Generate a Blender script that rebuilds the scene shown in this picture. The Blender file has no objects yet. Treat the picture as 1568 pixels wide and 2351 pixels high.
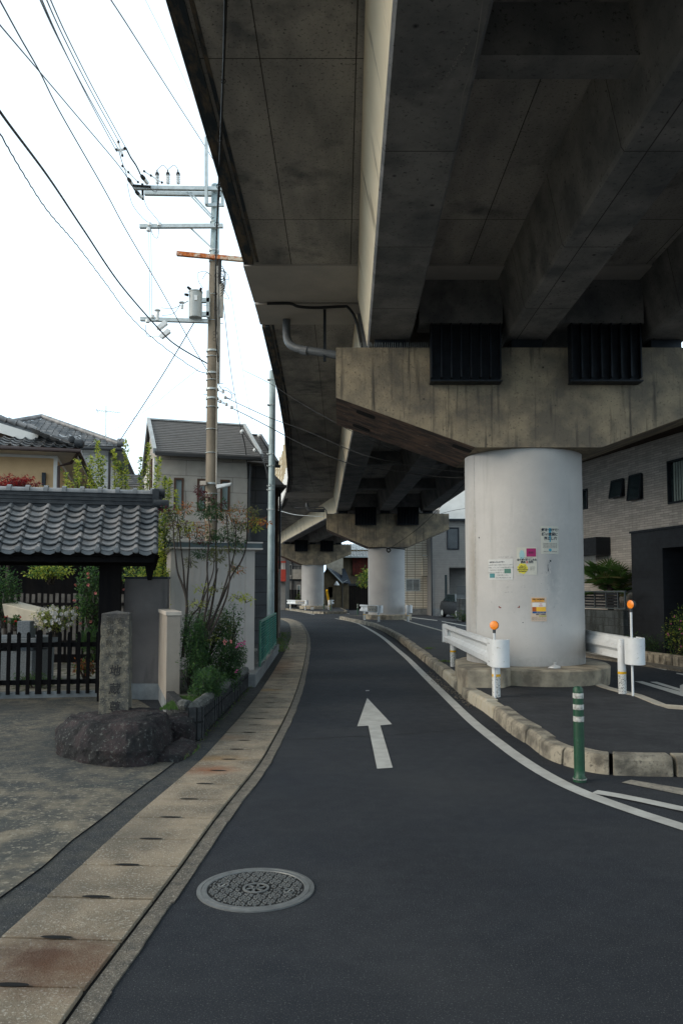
import bpy, math, random
from mathutils import Matrix, Vector
random.seed(7)
R = math.radians
sc = bpy.context.scene
col = sc.collection

# ------------------------------------------------------------------ camera, sky, sun, exposure
F, P, S = 1829.0, R(3.75), 64.6          # focal length and shift measured on a 1568 px wide print of the photo
cam = bpy.data.cameras.new('Camera'); cam.sensor_fit = 'HORIZONTAL'; cam.sensor_width = 24
cam.lens = 24*F/1568; cam.shift_y = S/1568; cam.clip_start = .05; cam.clip_end = 2000
co = bpy.data.objects.new('Camera', cam); col.objects.link(co)
co.location = (0, 0, 1.6); co.rotation_euler = (R(90)+P, 0, 0); sc.camera = co

w = bpy.data.worlds.new('World'); sc.world = w; w.use_nodes = True
nt = w.node_tree; nt.nodes.clear()
out = nt.nodes.new('ShaderNodeOutputWorld'); bg = nt.nodes.new('ShaderNodeBackground'); bg.inputs[1].default_value = .1
sky = nt.nodes.new('ShaderNodeTexSky'); sky.sky_type = 'NISHITA'; sky.sun_disc = False
sky.sun_elevation = R(24); sky.sun_rotation = R(250); sky.altitude = 50; sky.dust_density = 3
mx = nt.nodes.new('ShaderNodeMix'); mx.data_type = 'RGBA'; mx.inputs['Factor'].default_value = .93
tcw = nt.nodes.new('ShaderNodeTexCoord'); sxz = nt.nodes.new('ShaderNodeSeparateXYZ'); nt.links.new(tcw.outputs['Generated'], sxz.inputs[0])
cr = nt.nodes.new('ShaderNodeValToRGB'); nt.links.new(sxz.outputs['Z'], cr.inputs[0])      # closed cloud layer, brightest towards the horizon
cr.color_ramp.elements[0].position = 0; cr.color_ramp.elements[0].color = (14.6, 18.6, 21.6, 1)
cr.color_ramp.elements[1].position = .75; cr.color_ramp.elements[1].color = (10.6, 12.2, 13.3, 1)
nt.links.new(cr.outputs[0], mx.inputs['B'])
nt.links.new(sky.outputs[0], mx.inputs['A']); nt.links.new(mx.outputs['Result'], bg.inputs[0]); nt.links.new(bg.outputs[0], out.inputs[0])
sl = bpy.data.lights.new('Sun', 'SUN'); sl.energy = 2.1; sl.angle = R(32); sl.color = (1, .84, .64)
so = bpy.data.objects.new('Sun', sl); col.objects.link(so)
_d = Vector((math.sin(R(250))*math.cos(R(24)), math.cos(R(250))*math.cos(R(24)), math.sin(R(24))))
so.rotation_euler = _d.to_track_quat('Z', 'Y').to_euler(); so.location = (-20, -10, 40)
sc.view_settings.view_transform = 'Standard'; sc.view_settings.look = 'None'; sc.view_settings.exposure = 0; sc.view_settings.gamma = 1
sc.render.engine = 'CYCLES'; sc.cycles.max_bounces = 5; sc.cycles.diffuse_bounces = 3; sc.cycles.transparent_max_bounces = 8

# ------------------------------------------------------------------ survey helpers: bearing + depth -> a point of the street
def ray(px, py):
    v = -(py-1175.5-S)/F
    return (px-784)/F, math.cos(P)-v*math.sin(P), math.sin(P)+v*math.cos(P)
def at(px, py, Y):
    a, b, c = ray(px, py); t = Y/b
    return Vector((a*t, Y, 1.6+c*t))
def gr(px, py, z=0.):
    a, b, c = ray(px, py); t = (z-1.6)/c
    return Vector((a*t, b*t, z))
def lerp(a, b, t): return a+(b-a)*t
def poly_at(pts, y):            # pts (Y, X) sorted -> X
    if y <= pts[0][0]: return pts[0][1]
    for (a, b), (c, d) in zip(pts, pts[1:]):
        if y <= c: return b+(d-b)*(y-a)/(c-a)
    return pts[-1][1]
def smooth_path(pts, n=6):
    pts = [Vector(p) for p in pts]; o = []
    for i in range(len(pts)-1):
        p0 = pts[max(i-1, 0)]; p1 = pts[i]; p2 = pts[i+1]; p3 = pts[min(i+2, len(pts)-1)]
        for k in range(n):
            t = k/n
            o.append(.5*((2*p1)+(p2-p0)*t+(2*p0-5*p1+4*p2-p3)*t*t+(3*p1-p0-3*p2+p3)*t**3))
    o.append(pts[-1]); return o
def resample(path, step):
    o = [path[0].copy()]; need = step
    for a, b in zip(path, path[1:]):
        L = (b-a).length; pos = 0
        while L-pos >= need:
            pos += need; o.append(a.lerp(b, pos/L)); need = step
        need -= L-pos
    return o
def normals2(path):
    ns = []
    for i in range(len(path)):
        a = path[max(i-1, 0)]; b = path[min(i+1, len(path)-1)]
        d = (b-a); d.z = 0; d.normalize(); ns.append(Vector((-d.y, d.x, 0)))   # to the left of travel
    return ns

# ------------------------------------------------------------------ mesh builder
frames = {}
def tag(o, label=None, cat=None, group=None, kind=None):
    if label: o['label'] = label
    if cat: o['category'] = cat
    if group: o['group'] = group
    if kind: o['kind'] = kind
    return o
def thing(name, label, cat, loc=(0, 0, 0), rz=0, group=None):
    o = bpy.data.objects.new(name, None); col.objects.link(o); o.empty_display_size = .2
    o.location = loc; o.rotation_euler = (0, 0, rz)
    frames[o.name] = Matrix.Translation(Vector(loc)) @ Matrix.Rotation(rz, 4, 'Z')
    return tag(o, label, cat, group)
class MB:
    def __init__(s, M=None): s.v = []; s.f = []; s.m = []; s.M = M or Matrix(); s.mi = 0
    def add(s, vs, fs):
        b = len(s.v); s.v += [s.M @ Vector(p) for p in vs]
        s.f += [tuple(i+b for i in f) for f in fs]; s.m += [s.mi]*len(fs); return s
    def box(s, x0, x1, y0, y1, z0, z1):
        return s.add([(x0, y0, z0), (x1, y0, z0), (x1, y1, z0), (x0, y1, z0), (x0, y0, z1), (x1, y0, z1), (x1, y1, z1), (x0, y1, z1)],
                     [(0, 3, 2, 1), (4, 5, 6, 7), (0, 1, 5, 4), (1, 2, 6, 5), (2, 3, 7, 6), (3, 0, 4, 7)])
    def hexa(s, lo, hi):        # two quads of four points, ccw seen from above
        return s.add(list(lo)+list(hi), [(0, 3, 2, 1), (4, 5, 6, 7), (0, 1, 5, 4), (1, 2, 6, 5), (2, 3, 7, 6), (3, 0, 4, 7)])
    def beam(s, a, b, w_, h_, up=(0, 0, 1)):
        a = Vector(a); b = Vector(b); d = (b-a).normalized(); up = Vector(up)
        if abs(d.dot(up)) > .99: up = Vector((1, 0, 0))
        x = d.cross(up).normalized()*(w_/2); y = x.cross(d).normalized()*(h_/2)
        return s.hexa([a-x-y, a+x-y, a+x+y, a-x+y], [b-x-y, b+x-y, b+x+y, b-x+y])
    def prism(s, poly, z0, z1):  # polygon in xy
        n = len(poly)
        return s.add([(p[0], p[1], z0) for p in poly]+[(p[0], p[1], z1) for p in poly],
                     [tuple(range(n))[::-1], tuple(range(n, 2*n))]+[(i, (i+1) % n, n+(i+1) % n, n+i) for i in range(n)])
    def xprism(s, poly, y0, y1):  # polygon in xz, extruded along y
        n = len(poly)
        return s.add([(p[0], y0, p[1]) for p in poly]+[(p[0], y1, p[1]) for p in poly],
                     [tuple(range(n)), tuple(range(n, 2*n))[::-1]]+[((i+1) % n, i, n+i, n+(i+1) % n) for i in range(n)])
    def sheet(s, poly):
        return s.add(poly, [tuple(range(len(poly)))])
    def strip(s, L, Rr):
        n = len(L); return s.add(list(L)+list(Rr), [(n+i, n+i+1, i+1, i) for i in range(n-1)])
    def tube(s, pts, r, seg=8, r1=None, cap=True):
        pts = [Vector(p) for p in pts]; n = len(pts); rings = []
        up = Vector((0, 0, 1))
        for i, p in enumerate(pts):
            d = (pts[min(i+1, n-1)]-pts[max(i-1, 0)])
            d = d.normalized() if d.length > 1e-9 else Vector((0, 0, 1))
            u = d.cross(up)
            if u.length < 1e-3: u = d.cross(Vector((0, 1, 0)))
            u.normalize(); v = u.cross(d); up = v
            rr = r if r1 is None else lerp(r, r1, i/max(n-1, 1))
            if isinstance(r, (list, tuple)): rr = r[i]
            rings.append([p+(u*math.cos(2*math.pi*k/seg)+v*math.sin(2*math.pi*k/seg))*rr for k in range(seg)])
        vs = [q for g in rings for q in g]
        fs = [(i*seg+k, (i+1)*seg+k, (i+1)*seg+(k+1) % seg, i*seg+(k+1) % seg) for i in range(n-1) for k in range(seg)]
        if cap: fs += [tuple(range(seg)), tuple(range((n-1)*seg, n*seg))[::-1]]
        return s.add(vs, fs)
    def lathe(s, prof, c, seg=32, axis='z'):   # prof (r, h)
        n = len(prof); vs = []; c = Vector(c)
        for r, h in prof:
            for k in range(seg):
                a = 2*math.pi*k/seg; p = Vector((r*math.cos(a), r*math.sin(a), h))
                if axis == 'x': p = Vector((h, r*math.cos(a), r*math.sin(a)))
                if axis == 'y': p = Vector((r*math.cos(a), -h, r*math.sin(a)))
                vs.append(c+p)
        fs = [(i*seg+k, i*seg+(k+1) % seg, (i+1)*seg+(k+1) % seg, (i+1)*seg+k) for i in range(n-1) for k in range(seg)]
        fs += [tuple(range(seg))[::-1], tuple(range((n-1)*seg, n*seg))]
        return s.add(vs, fs)
    def leaf(s, p, d, n, L, W):
        d = Vector(d).normalized(); n = Vector(n); x = d.cross(n)
        if x.length < 1e-3: x = d.cross(Vector((.3, .5, .8)))
        x.normalize(); p = Vector(p); n2 = x.cross(d)*(.18*W)
        return s.add([p, p+d*L*.5+x*W*.5+n2, p+d*L, p+d*L*.5-x*W*.5+n2], [(0, 1, 2), (0, 2, 3)])
    def build(s, name, mat, parent=None, local=False, smooth=False, bevel=0, label=None):
        me = bpy.data.meshes.new(name)
        vs = s.v; M = frames.get(parent.name, Matrix()) if parent else Matrix()
        if parent and not local:
            Mi = M.inverted(); vs = [Mi @ p for p in s.v]
        me.from_pydata([tuple(p) for p in vs], [], s.f)
        ms = mat if isinstance(mat, (list, tuple)) else [mat]
        for m in ms: me.materials.append(m)
        if len(ms) > 1: me.polygons.foreach_set('material_index', s.m)
        me.update()
        import bmesh
        if len(s.f) < 60000 and not getattr(s, 'noflip', False):
            bm = bmesh.new(); bm.from_mesh(me); bmesh.ops.recalc_face_normals(bm, faces=bm.faces); bm.to_mesh(me); bm.free()
        if smooth:
            me.polygons.foreach_set('use_smooth', [True]*len(me.polygons))
            try: me.set_sharp_from_angle(angle=R(40))
            except Exception: pass
        o = bpy.data.objects.new(name, me); col.objects.link(o)
        if parent: o.parent = parent
        frames[o.name] = M
        if bevel:
            b = o.modifiers.new('bevel', 'BEVEL'); b.width = bevel; b.segments = 2; b.limit_method = 'ANGLE'; b.angle_limit = R(35)
        if label: o['label'] = label
        return o
def copy_tree(o, parent=None):
    c = o.copy(); col.objects.link(c)
    if parent: c.parent = parent
    frames[c.name] = frames.get(o.name, Matrix())
    for ch in [x for x in list(bpy.data.objects) if x.parent == o]: copy_tree(ch, c)
    return c

# ------------------------------------------------------------------ materials
mats = {}
def leafy(m, c):
    n = m.node_tree.nodes; l = m.node_tree.links; bs = n['Principled BSDF']; o = n['Material Output']
    t = n.new('ShaderNodeBsdfTranslucent'); t.inputs[0].default_value = (*[min(1, q*1.5) for q in c], 1); x = n.new('ShaderNodeMixShader'); x.inputs[0].default_value = .42
    l.new(bs.outputs[0], x.inputs[1]); l.new(t.outputs[0], x.inputs[2]); l.new(x.outputs[0], o.inputs[0]); return m
def mk(name, c1, c2=None, sc_=3., lo=.35, hi=.65, rough=.85, metal=0., bump=0., bsc=60., speck=None, streak=None, brick=None, line=None,
       pits=None, wave=None, spec=.3, st=(1, 1, 1), emit=None, blobs=()):
    m = bpy.data.materials.new(name); m.use_nodes = True; mats[name] = m
    n = m.node_tree.nodes; l = m.node_tree.links; bs = n['Principled BSDF']
    bs.inputs['Roughness'].default_value = rough; bs.inputs['Metallic'].default_value = metal
    bs.inputs['Specular IOR Level'].default_value = spec
    tc = n.new('ShaderNodeTexCoord'); obj = tc.outputs['Object']
    def mapped(s3, off=(0, 0, 0)):
        mp = n.new('ShaderNodeMapping'); l.new(obj, mp.inputs[0]); mp.inputs['Scale'].default_value = s3; mp.inputs['Location'].default_value = off
        return mp.outputs[0]
    def noise(vec, scale, det=6., ro=.6):
        t = n.new('ShaderNodeTexNoise'); l.new(vec, t.inputs['Vector']); t.inputs['Scale'].default_value = scale
        t.inputs['Detail'].default_value = det; t.inputs['Roughness'].default_value = ro; return t.outputs['Fac']
    def rng(f, a, b, c=0., d=1.):
        r = n.new('ShaderNodeMapRange'); l.new(f, r.inputs[0]); r.inputs[1].default_value = a; r.inputs[2].default_value = b
        r.inputs[3].default_value = c; r.inputs[4].default_value = d; return r.outputs[0]
    def mix(f, a, b):
        x = n.new('ShaderNodeMix'); x.data_type = 'RGBA'
        if hasattr(f, 'links'): l.new(f, x.inputs['Factor'])
        else: x.inputs['Factor'].default_value = f
        for q, k in ((a, 'A'), (b, 'B')):
            if hasattr(q, 'links'): l.new(q, x.inputs[k])
            else: x.inputs[k].default_value = (*q, 1)
        return x.outputs['Result']
    def math_(op, a, b):
        x = n.new('ShaderNodeMath'); x.operation = op
        for i, q in enumerate((a, b)):
            if hasattr(q, 'links'): l.new(q, x.inputs[i])
            else: x.inputs[i].default_value = q
        return x.outputs[0]
    c2 = c2 or tuple(q*.75 for q in c1)
    c = mix(rng(noise(mapped(st), sc_), lo, hi), c1, c2)
    hgt = None
    if streak:                     # (colour, horizontal scale, vertical scale, lo, hi)
        q, hs, vs_, a, b = streak
        c = mix(rng(noise(mapped((hs, hs, vs_)), 1., 5.), a, b), c, q)
    if speck:                      # (colour, scale, lo, hi)
        q, s_, a, b = speck
        c = mix(rng(noise(obj, s_, 2., .7), a, b), c, q)
    if pits:
        q, s_, a, b = pits
        v = n.new('ShaderNodeTexVoronoi'); l.new(mapped((1, 1, 1)), v.inputs['Vector']); v.inputs['Scale'].default_value = s_
        c = mix(rng(v.outputs['Distance'], a, b, 1., 0.), c, q)
    for q, ctr, rad, amt in blobs:   # stains and plain tone patches, each with its own place and outline
        sub = n.new('ShaderNodeVectorMath'); sub.operation = 'SUBTRACT'; l.new(obj, sub.inputs[0]); sub.inputs[1].default_value = ctr
        dv = n.new('ShaderNodeVectorMath'); dv.operation = 'DIVIDE'; l.new(sub.outputs[0], dv.inputs[0]); dv.inputs[1].default_value = rad
        ln = n.new('ShaderNodeVectorMath'); ln.operation = 'LENGTH'; l.new(dv.outputs[0], ln.inputs[0])
        dd = math_('ADD', ln.outputs['Value'], rng(noise(obj, 14., 6., .7), .25, .75, -.35, .35))
        c = mix(rng(dd, .1, 1.15, amt, 0.), c, q)
    if brick:                      # (axes, w, h, mortar, colour, amount, depth)
        ax, bw, bh, mo, q, off, var = brick
        sp = n.new('ShaderNodeSeparateXYZ'); l.new(obj, sp.inputs[0]); cb = n.new('ShaderNodeCombineXYZ')
        if ax[0] == 'u': l.new(math_('ADD', sp.outputs['X'], sp.outputs['Y']), cb.inputs[0])
        else: l.new(sp.outputs[ax[0].upper()], cb.inputs[0])
        l.new(sp.outputs[ax[1].upper()], cb.inputs[1])
        bt = n.new('ShaderNodeTexBrick'); l.new(cb.outputs[0], bt.inputs['Vector']); bt.inputs['Scale'].default_value = 1
        bt.inputs['Brick Width'].default_value = bw; bt.inputs['Row Height'].default_value = bh; bt.inputs['Mortar Size'].default_value = mo
        bt.inputs['Mortar Smooth'].default_value = .1; bt.offset = off
        bt.inputs['Color1'].default_value = (1, 1, 1, 1); bt.inputs['Color2'].default_value = (1-var, 1-var, 1-var, 1); bt.inputs['Mortar'].default_value = (1, 1, 1, 1)
        mu = n.new('ShaderNodeMix'); mu.data_type = 'RGBA'; mu.blend_type = 'MULTIPLY'; mu.inputs['Factor'].default_value = 1
        l.new(c, mu.inputs['A']); l.new(bt.outputs['Color'], mu.inputs['B']); c = mu.outputs['Result']
        c = mix(bt.outputs['Fac'], c, q); hgt = math_('MULTIPLY', bt.outputs['Fac'], -1.)
    l.new(c, bs.inputs['Base Color'])
    if bump:
        h = noise(mapped(st), bsc, 5., .65)
        if hgt is not None: h = math_('ADD', h, hgt)
        bp = n.new('ShaderNodeBump'); bp.inputs['Strength'].default_value = bump; bp.inputs['Distance'].default_value = .02
        l.new(h, bp.inputs['Height']); l.new(bp.outputs[0], bs.inputs['Normal'])
    if rough > .3:
        l.new(rng(noise(obj, 7.), .3, .7, rough-.1, min(1, rough+.08)), bs.inputs['Roughness'])
    return m
asphalt = mk('asphalt', (.0115, .0160, .0245), (.030, .033, .038), .42, .36, .64, .86, bump=.7, bsc=150, speck=((.12, .12, .12), 120, .58, .70), pits=((.02, .022, .026), 26, .02, .10), streak=((.015, .018, .024), .3, 1.4, .50, .62))
island_asph = mk('worn_asphalt', (.038, .040, .044), (.020, .022, .026), 1.8, .35, .65, .92, bump=.8, bsc=90, speck=((.2, .19, .18), 150, .62, .72))
earth = mk('earth', (.07, .065, .055), (.045, .05, .04), 3, bump=.6, bsc=40, speck=((.13, .12, .1), 60, .6, .7))
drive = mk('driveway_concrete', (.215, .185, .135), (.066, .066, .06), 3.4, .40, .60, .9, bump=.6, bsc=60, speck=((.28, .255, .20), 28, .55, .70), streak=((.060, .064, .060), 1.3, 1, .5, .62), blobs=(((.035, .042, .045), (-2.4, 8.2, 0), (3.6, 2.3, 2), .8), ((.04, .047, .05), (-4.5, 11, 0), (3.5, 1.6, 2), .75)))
SL = (.31, .25, .178)
slabs = mk('gutter_slab', SL, (.16, .135, .10), 2.6, .38, .62, .9, bump=.6, bsc=110, speck=((.40, .37, .31), 75, .56, .66), pits=((.07, .065, .05), 30, .03, .14),
           blobs=(((.050, .018, .010), (-1.30, 3.55, 0), (.32, .30, .3), .9), ((.15, .075, .04), (-1.1, 3.45, 0), (.36, .27, .3), .6), ((.24, .085, .035), (-1.16, 7.2, 0), (.26, .20, .3), .8), ((.30, .17, .06), (-1.2, 7.7, 0), (.32, .18, .3), .6),
                  ((.06, .065, .06), (-1.55, 10.6, 0), (.62, 2.9, 1), .8), ((.30, .18, .06), (-1.2, 13.0, 0), (.3, .2, .3), .6), ((.26, .12, .06), (-1.3, 17, 0), (.3, 2.4, .3), .5), ((.14, .125, .10), (-1.35, 5.4, 0), (.22, .5, .3), .6), ((.13, .11, .085), (-1.30, 9.4, 0), (.25, .9, .3), .6), ((.22, .13, .07), (-1.25, 8.8, 0), (.3, .2, .3), .5), ((.12, .105, .085), (-1.5, 4.3, 0), (.2, .5, .3), .5)))
border = mk('gutter_border', (.19, .165, .13), (.095, .088, .075), 12, bump=.9, bsc=60, speck=((.36, .33, .28), 90, .58, .66))
joint_asph = mk('joint_asphalt', (.034, .038, .042), (.07, .07, .062), 6, .4, .7, bump=.9, bsc=70, speck=((.2, .2, .19), 110, .6, .68))
dark = mk('dark_gap', (.006, .006, .006), rough=.95)
paint = mk('road_paint', (.50, .50, .47), (.38, .375, .35), 5, bump=.25, bsc=120, rough=.7, pits=((.22, .22, .21), 9, .03, .07), speck=((.42, .41, .38), 60, .64, .70))
paint_worn = mk('worn_road_paint', (.36, .33, .27), (.18, .165, .14), 6, bump=.4, bsc=80, rough=.8, speck=((.12, .12, .12), 30, .56, .66))
kerbm = mk('kerb_stone', (.33, .295, .23), (.12, .108, .088), 4.5, .42, .62, .9, bump=.8, bsc=50, speck=((.12, .105, .085), 26, .58, .72), pits=((.09, .08, .065), 10, .03, .09))
kerb_white = mk('painted_kerb_stone', (.42, .385, .31), (.34, .29, .2), 5, .45, .75, .85, bump=.6, bsc=50, pits=((.15, .13, .1), 10, .03, .12))
deckc = mk('soffit_concrete', (.46, .43, .395), (.23, .225, .22), 1.5, .38, .66, .93, bump=.5, bsc=26, streak=((.10, .11, .12), 1.2, 1, .52, .74), brick=('yx', 3.3, .92, .006, (.045, .04, .035), .0, .16), pits=((.03, .028, .026), 3.3, .03, .045), st=(1, .35, 1), speck=((.07, .068, .065), 30, .58, .72))
band = mk('patched_concrete', (.46, .43, .40), (.39, .37, .35), 2, bump=.15, bsc=60)
edgem = mk('stained_slab_edge', (.030, .042, .055), (.14, .11, .08), 3.5, .45, .62, .95, bump=.4, bsc=40, st=(3, .8, 1))
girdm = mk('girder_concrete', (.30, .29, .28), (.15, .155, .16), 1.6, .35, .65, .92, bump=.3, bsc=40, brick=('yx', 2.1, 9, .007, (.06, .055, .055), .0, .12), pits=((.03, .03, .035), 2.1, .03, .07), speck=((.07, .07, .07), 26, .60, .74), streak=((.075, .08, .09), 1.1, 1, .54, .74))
lit_webm = mk('lit_web_concrete', (.88, .76, .56), (.80, .68, .49), 2, bump=.2, bsc=60, pits=((.12, .09, .06), 5, .02, .035), streak=((.34, .27, .18), 2.5, .4, .58, .7))  # girder concrete again, lightened to paint sky light on the outer girder's webs
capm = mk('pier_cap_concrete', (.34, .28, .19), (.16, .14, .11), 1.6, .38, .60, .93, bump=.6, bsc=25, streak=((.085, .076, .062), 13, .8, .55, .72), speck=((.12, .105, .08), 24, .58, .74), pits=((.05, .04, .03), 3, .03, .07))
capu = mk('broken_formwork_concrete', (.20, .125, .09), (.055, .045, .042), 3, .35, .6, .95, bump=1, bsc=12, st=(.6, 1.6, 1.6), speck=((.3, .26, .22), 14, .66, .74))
colm = mk('pillar_paint', (.53, .515, .495), (.44, .43, .42), 1.4, .3, .7, .62, bump=.08, bsc=60, streak=((.36, .355, .34), 5, .4, .56, .78), pits=((.25, .24, .23), 4, .01, .022), speck=((.44, .435, .42), 20, .62, .74), blobs=(((.20, .24, .27), (.24, -1, 2.0), (.13, .6, .6), .7), ((.36, .355, .345), (.1, -1, 2.1), (.8, .6, .9), .6), ((.22, .215, .20), (0, -.4, .35), (1.6, 1.2, .22), .6), ((.28, .25, .20), (-.93, -.3, 2.0), (.06, .3, 1.2), .6)))  # the broad grey blob on the front paints the pillar's shaded middle
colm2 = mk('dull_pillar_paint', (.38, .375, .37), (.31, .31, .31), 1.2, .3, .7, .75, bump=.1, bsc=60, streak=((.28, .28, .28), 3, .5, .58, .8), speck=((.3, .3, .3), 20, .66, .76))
plinm = mk('plinth_concrete', (.37, .32, .24), (.16, .14, .11), 2.8, .40, .62, .9, bump=.35, bsc=50, pits=((.10, .09, .07), 9, .03, .06), streak=((.12, .115, .10), 3, 1.2, .58, .74))
steel_dk = mk('dark_steel', (.020, .026, .034), (.012, .015, .02), 6, rough=.55, metal=.3)
galv = mk('galvanised_steel', (.50, .54, .54), (.38, .42, .42), 8, rough=.5, metal=.35, spec=.5)
galvp = mk('galvanised_pole', (.37, .45, .46), (.27, .34, .35), 4, rough=.55, metal=.2, bump=.1, streak=((.22, .24, .22), 6, .6, .55, .75))
pvc = mk('grey_pvc', (.10, .11, .12), (.07, .078, .085), 5, rough=.5)
black = mk('black_rubber', (.012, .013, .014), rough=.6)
polec = mk('pole_concrete', (.27, .225, .17), (.165, .14, .108), 3, .35, .65, bump=.2, bsc=50, st=(1, 1, .3), streak=((.12, .10, .08), 8, .6, .58, .72))
whitem = mk('white_enamel', (.66, .68, .69), (.58, .60, .61), 5, rough=.45, spec=.4, speck=((.40, .40, .38), 22, .66, .74), pits=((.25, .22, .18), 7, .012, .03), bump=.05, bsc=12)
postm = mk('scuffed_white_post', (.60, .60, .58), (.06, .07, .08), 75, .52, .58, rough=.6)
orange = mk('orange_reflector', (.95, .27, .01), (.85, .22, .01), 30, rough=.35, spec=.6)
hood = mk('reflector_hood', (.05, .055, .06), rough=.6)
green = mk('green_bollard', (.006, .060, .026), (.008, .042, .02), 12, rough=.5, spec=.5, speck=((.05, .12, .08), 60, .66, .72))
tape = mk('reflective_tape', (.46, .46, .43), (.26, .26, .24), 40, .45, .6, rough=.4)
yellow = mk('yellow_plastic', (.75, .42, .01), rough=.5)
tilem = mk('roof_tile', (.085, .092, .10), (.25, .24, .235), 3.2, .40, .66, .42, bump=.12, bsc=40, spec=.55, speck=((.30, .27, .25), 16, .62, .74))
tile_dk = mk('dark_roof_tile', (.020, .024, .029), (.045, .050, .055), 8, rough=.6, spec=.25)
woodk = mk('black_timber', (.010, .009, .009), (.006, .006, .007), 8, rough=.9, spec=.08, bump=.3, bsc=30, st=(1, 1, .1))
woodb = mk('brown_timber', (.06, .035, .022), (.035, .022, .015), 8, rough=.8, bump=.3, bsc=30)
stucco_g = mk('grey_stucco', (.165, .15, .145), (.125, .115, .112), 2, bump=.9, bsc=110, streak=((.07, .068, .068), 3, .6, .55, .72))
stucco_p = mk('beige_stucco', (.33, .29, .245), (.27, .24, .205), 3, bump=.9, bsc=90)
conc_g = mk('grey_concrete', (.21, .225, .23), (.13, .14, .145), 4, bump=.4, bsc=50)
conc_cap = mk('beige_coping', (.46, .41, .35), (.38, .34, .3), 5, bump=.2)
blockd = mk('dark_block', (.030, .033, .036), (.075, .078, .078), 9, .45, .72, .95, bump=1, bsc=45, brick=('uz', .1, .2, .012, (.008, .009, .010), .0, .2))
mossy = mk('mossy_coping', (.12, .125, .12), (.05, .055, .05), 12, bump=.9, bsc=50, speck=((.26, .26, .25), 40, .6, .7))
blockw = mk('block_wall', (.20, .205, .20), (.11, .115, .115), 3, bump=.5, bsc=40, brick=('uz', .4, .2, .012, (.06, .06, .06), .5, .25), streak=((.05, .055, .055), 3, .8, .5, .65))
stonem = mk('granite_marker', (.19, .17, .13), (.075, .074, .068), 16, .38, .62, .95, bump=1, bsc=55, speck=((.27, .245, .19), 60, .58, .70), streak=((.06, .064, .066), 5, 1.5, .55, .7), blobs=(((.045, .045, .05), (0, 0, 1.12), (.5, .5, .16), .8),))
carve = mk('groove_shade', (.035, .034, .034), rough=1)  # for flat letters; the shade inside the carving is painted as dark colour
rockm = mk('lichen_boulder', (.014, .013, .015), (.040, .030, .031), 5, .4, .65, .95, bump=1, bsc=26, speck=((.085, .09, .085), 34, .58, .70), streak=((.016, .016, .017), 3.2, 3.2, .48, .56), pits=((.014, .014, .014), 11, .05, .3))
shedm = mk('shed_panel', (.42, .395, .37), (.37, .35, .33), 2, rough=.5, spec=.4, streak=((.40, .38, .35), 6, .2, .6, .8))
shed_dk = mk('shed_fascia', (.065, .09, .10), rough=.45)
housew = mk('house_cladding', (.46, .425, .375), (.39, .36, .32), 3, bump=.8, bsc=70, brick=('xz', .91, .455, .006, (.17, .16, .15), .5, .06))
housed = mk('shaded_house_block', (.14, .15, .165), (.10, .11, .125), 2, bump=.5, bsc=60, brick=('xz', .8, .4, .012, (.06, .065, .07), .5, .12))  # block wall with the viaduct's shade put into its dark colour
roofs = mk('slate_roof', (.085, .082, .080), (.12, .115, .11), 9, .4, .6, .75, bump=.3, bsc=40, st=(.4, 3, 3))
browns = mk('brown_sash', (.10, .055, .035), (.07, .04, .028), 20, rough=.6)
glass = mk('window_glass', (.20, .26, .28), (.14, .19, .21), 2, rough=.12, spec=.8)
glassd = mk('dark_window_glass', (.018, .03, .035), (.03, .045, .05), 2, rough=.08, spec=.8)
frost = mk('frosted_glass', (.24, .30, .30), (.19, .25, .255), 1.5, rough=.35, spec=.5)
orangew = mk('ochre_wall', (.56, .39, .22), (.50, .345, .19), 3, bump=.4, bsc=80)
whitew = mk('white_wall', (.72, .71, .68), (.62, .61, .58), 2, bump=.1)
siding = mk('grey_siding', (.62, .63, .62), (.55, .56, .56), 2, brick=('uz', 30, .2, .008, (.38, .39, .4), .0, .04), bump=.2)
soffit = mk('cream_soffit', (.55, .50, .42), (.47, .43, .36), 3)
pipeb = mk('brown_gutter', (.045, .025, .022), rough=.5, spec=.5)
pipek = mk('dark_gutter', (.018, .02, .022), rough=.45, spec=.5)
brickw = mk('pale_thin_brick', (.33, .29, .255), (.25, .22, .195), 5, .3, .7, bump=.9, bsc=70, brick=('yz', .30, .075, .006, (.16, .14, .125), .35, .28), streak=((.27, .24, .21), 4, .8, .5, .7))
tilew = mk('cream_tile', (.60, .56, .47), (.54, .50, .42), 3, bump=.4, brick=('xz', .55, .17, .022, (.22, .20, .16), .0, .07))
greyw = mk('warm_grey_wall', (.235, .225, .21), (.20, .19, .18), 3, bump=.5, bsc=60, brick=('xz', 6, .12, .006, (.15, .145, .14), .0, .05))
garagem = mk('black_garage', (.014, .016, .020), (.010, .012, .015), 2, rough=.6, brick=('yz', 5, .3, .005, (.006, .006, .008), .0, .1))
hutw = mk('hut_plaster', (.15, .115, .07), (.10, .08, .05), 2, bump=.4, streak=((.06, .05, .035), 3, .6, .5, .7))
redw = mk('red_timber', (.13, .022, .014), (.06, .014, .01), 3, brick=('xz', .3, 5, .02, (.02, .008, .006), .0, .3))
redp = mk('red_paint', (.42, .05, .03), (.33, .04, .03), 3, rough=.6)
rust = mk('rusty_steel', (.46, .13, .03), (.55, .48, .38), 3, .44, .56, .8, bump=.3, bsc=40, speck=((.22, .06, .02), 20, .55, .66))
porc = mk('porcelain', (.78, .80, .80), rough=.2, spec=.6)
meshg = mk('green_netting', (.015, .17, .13), (.01, .12, .10), 20, rough=.7)
meshf = mk('green_fence_frame', (.03, .16, .11), (.09, .20, .15), 12, rough=.6)
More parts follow.
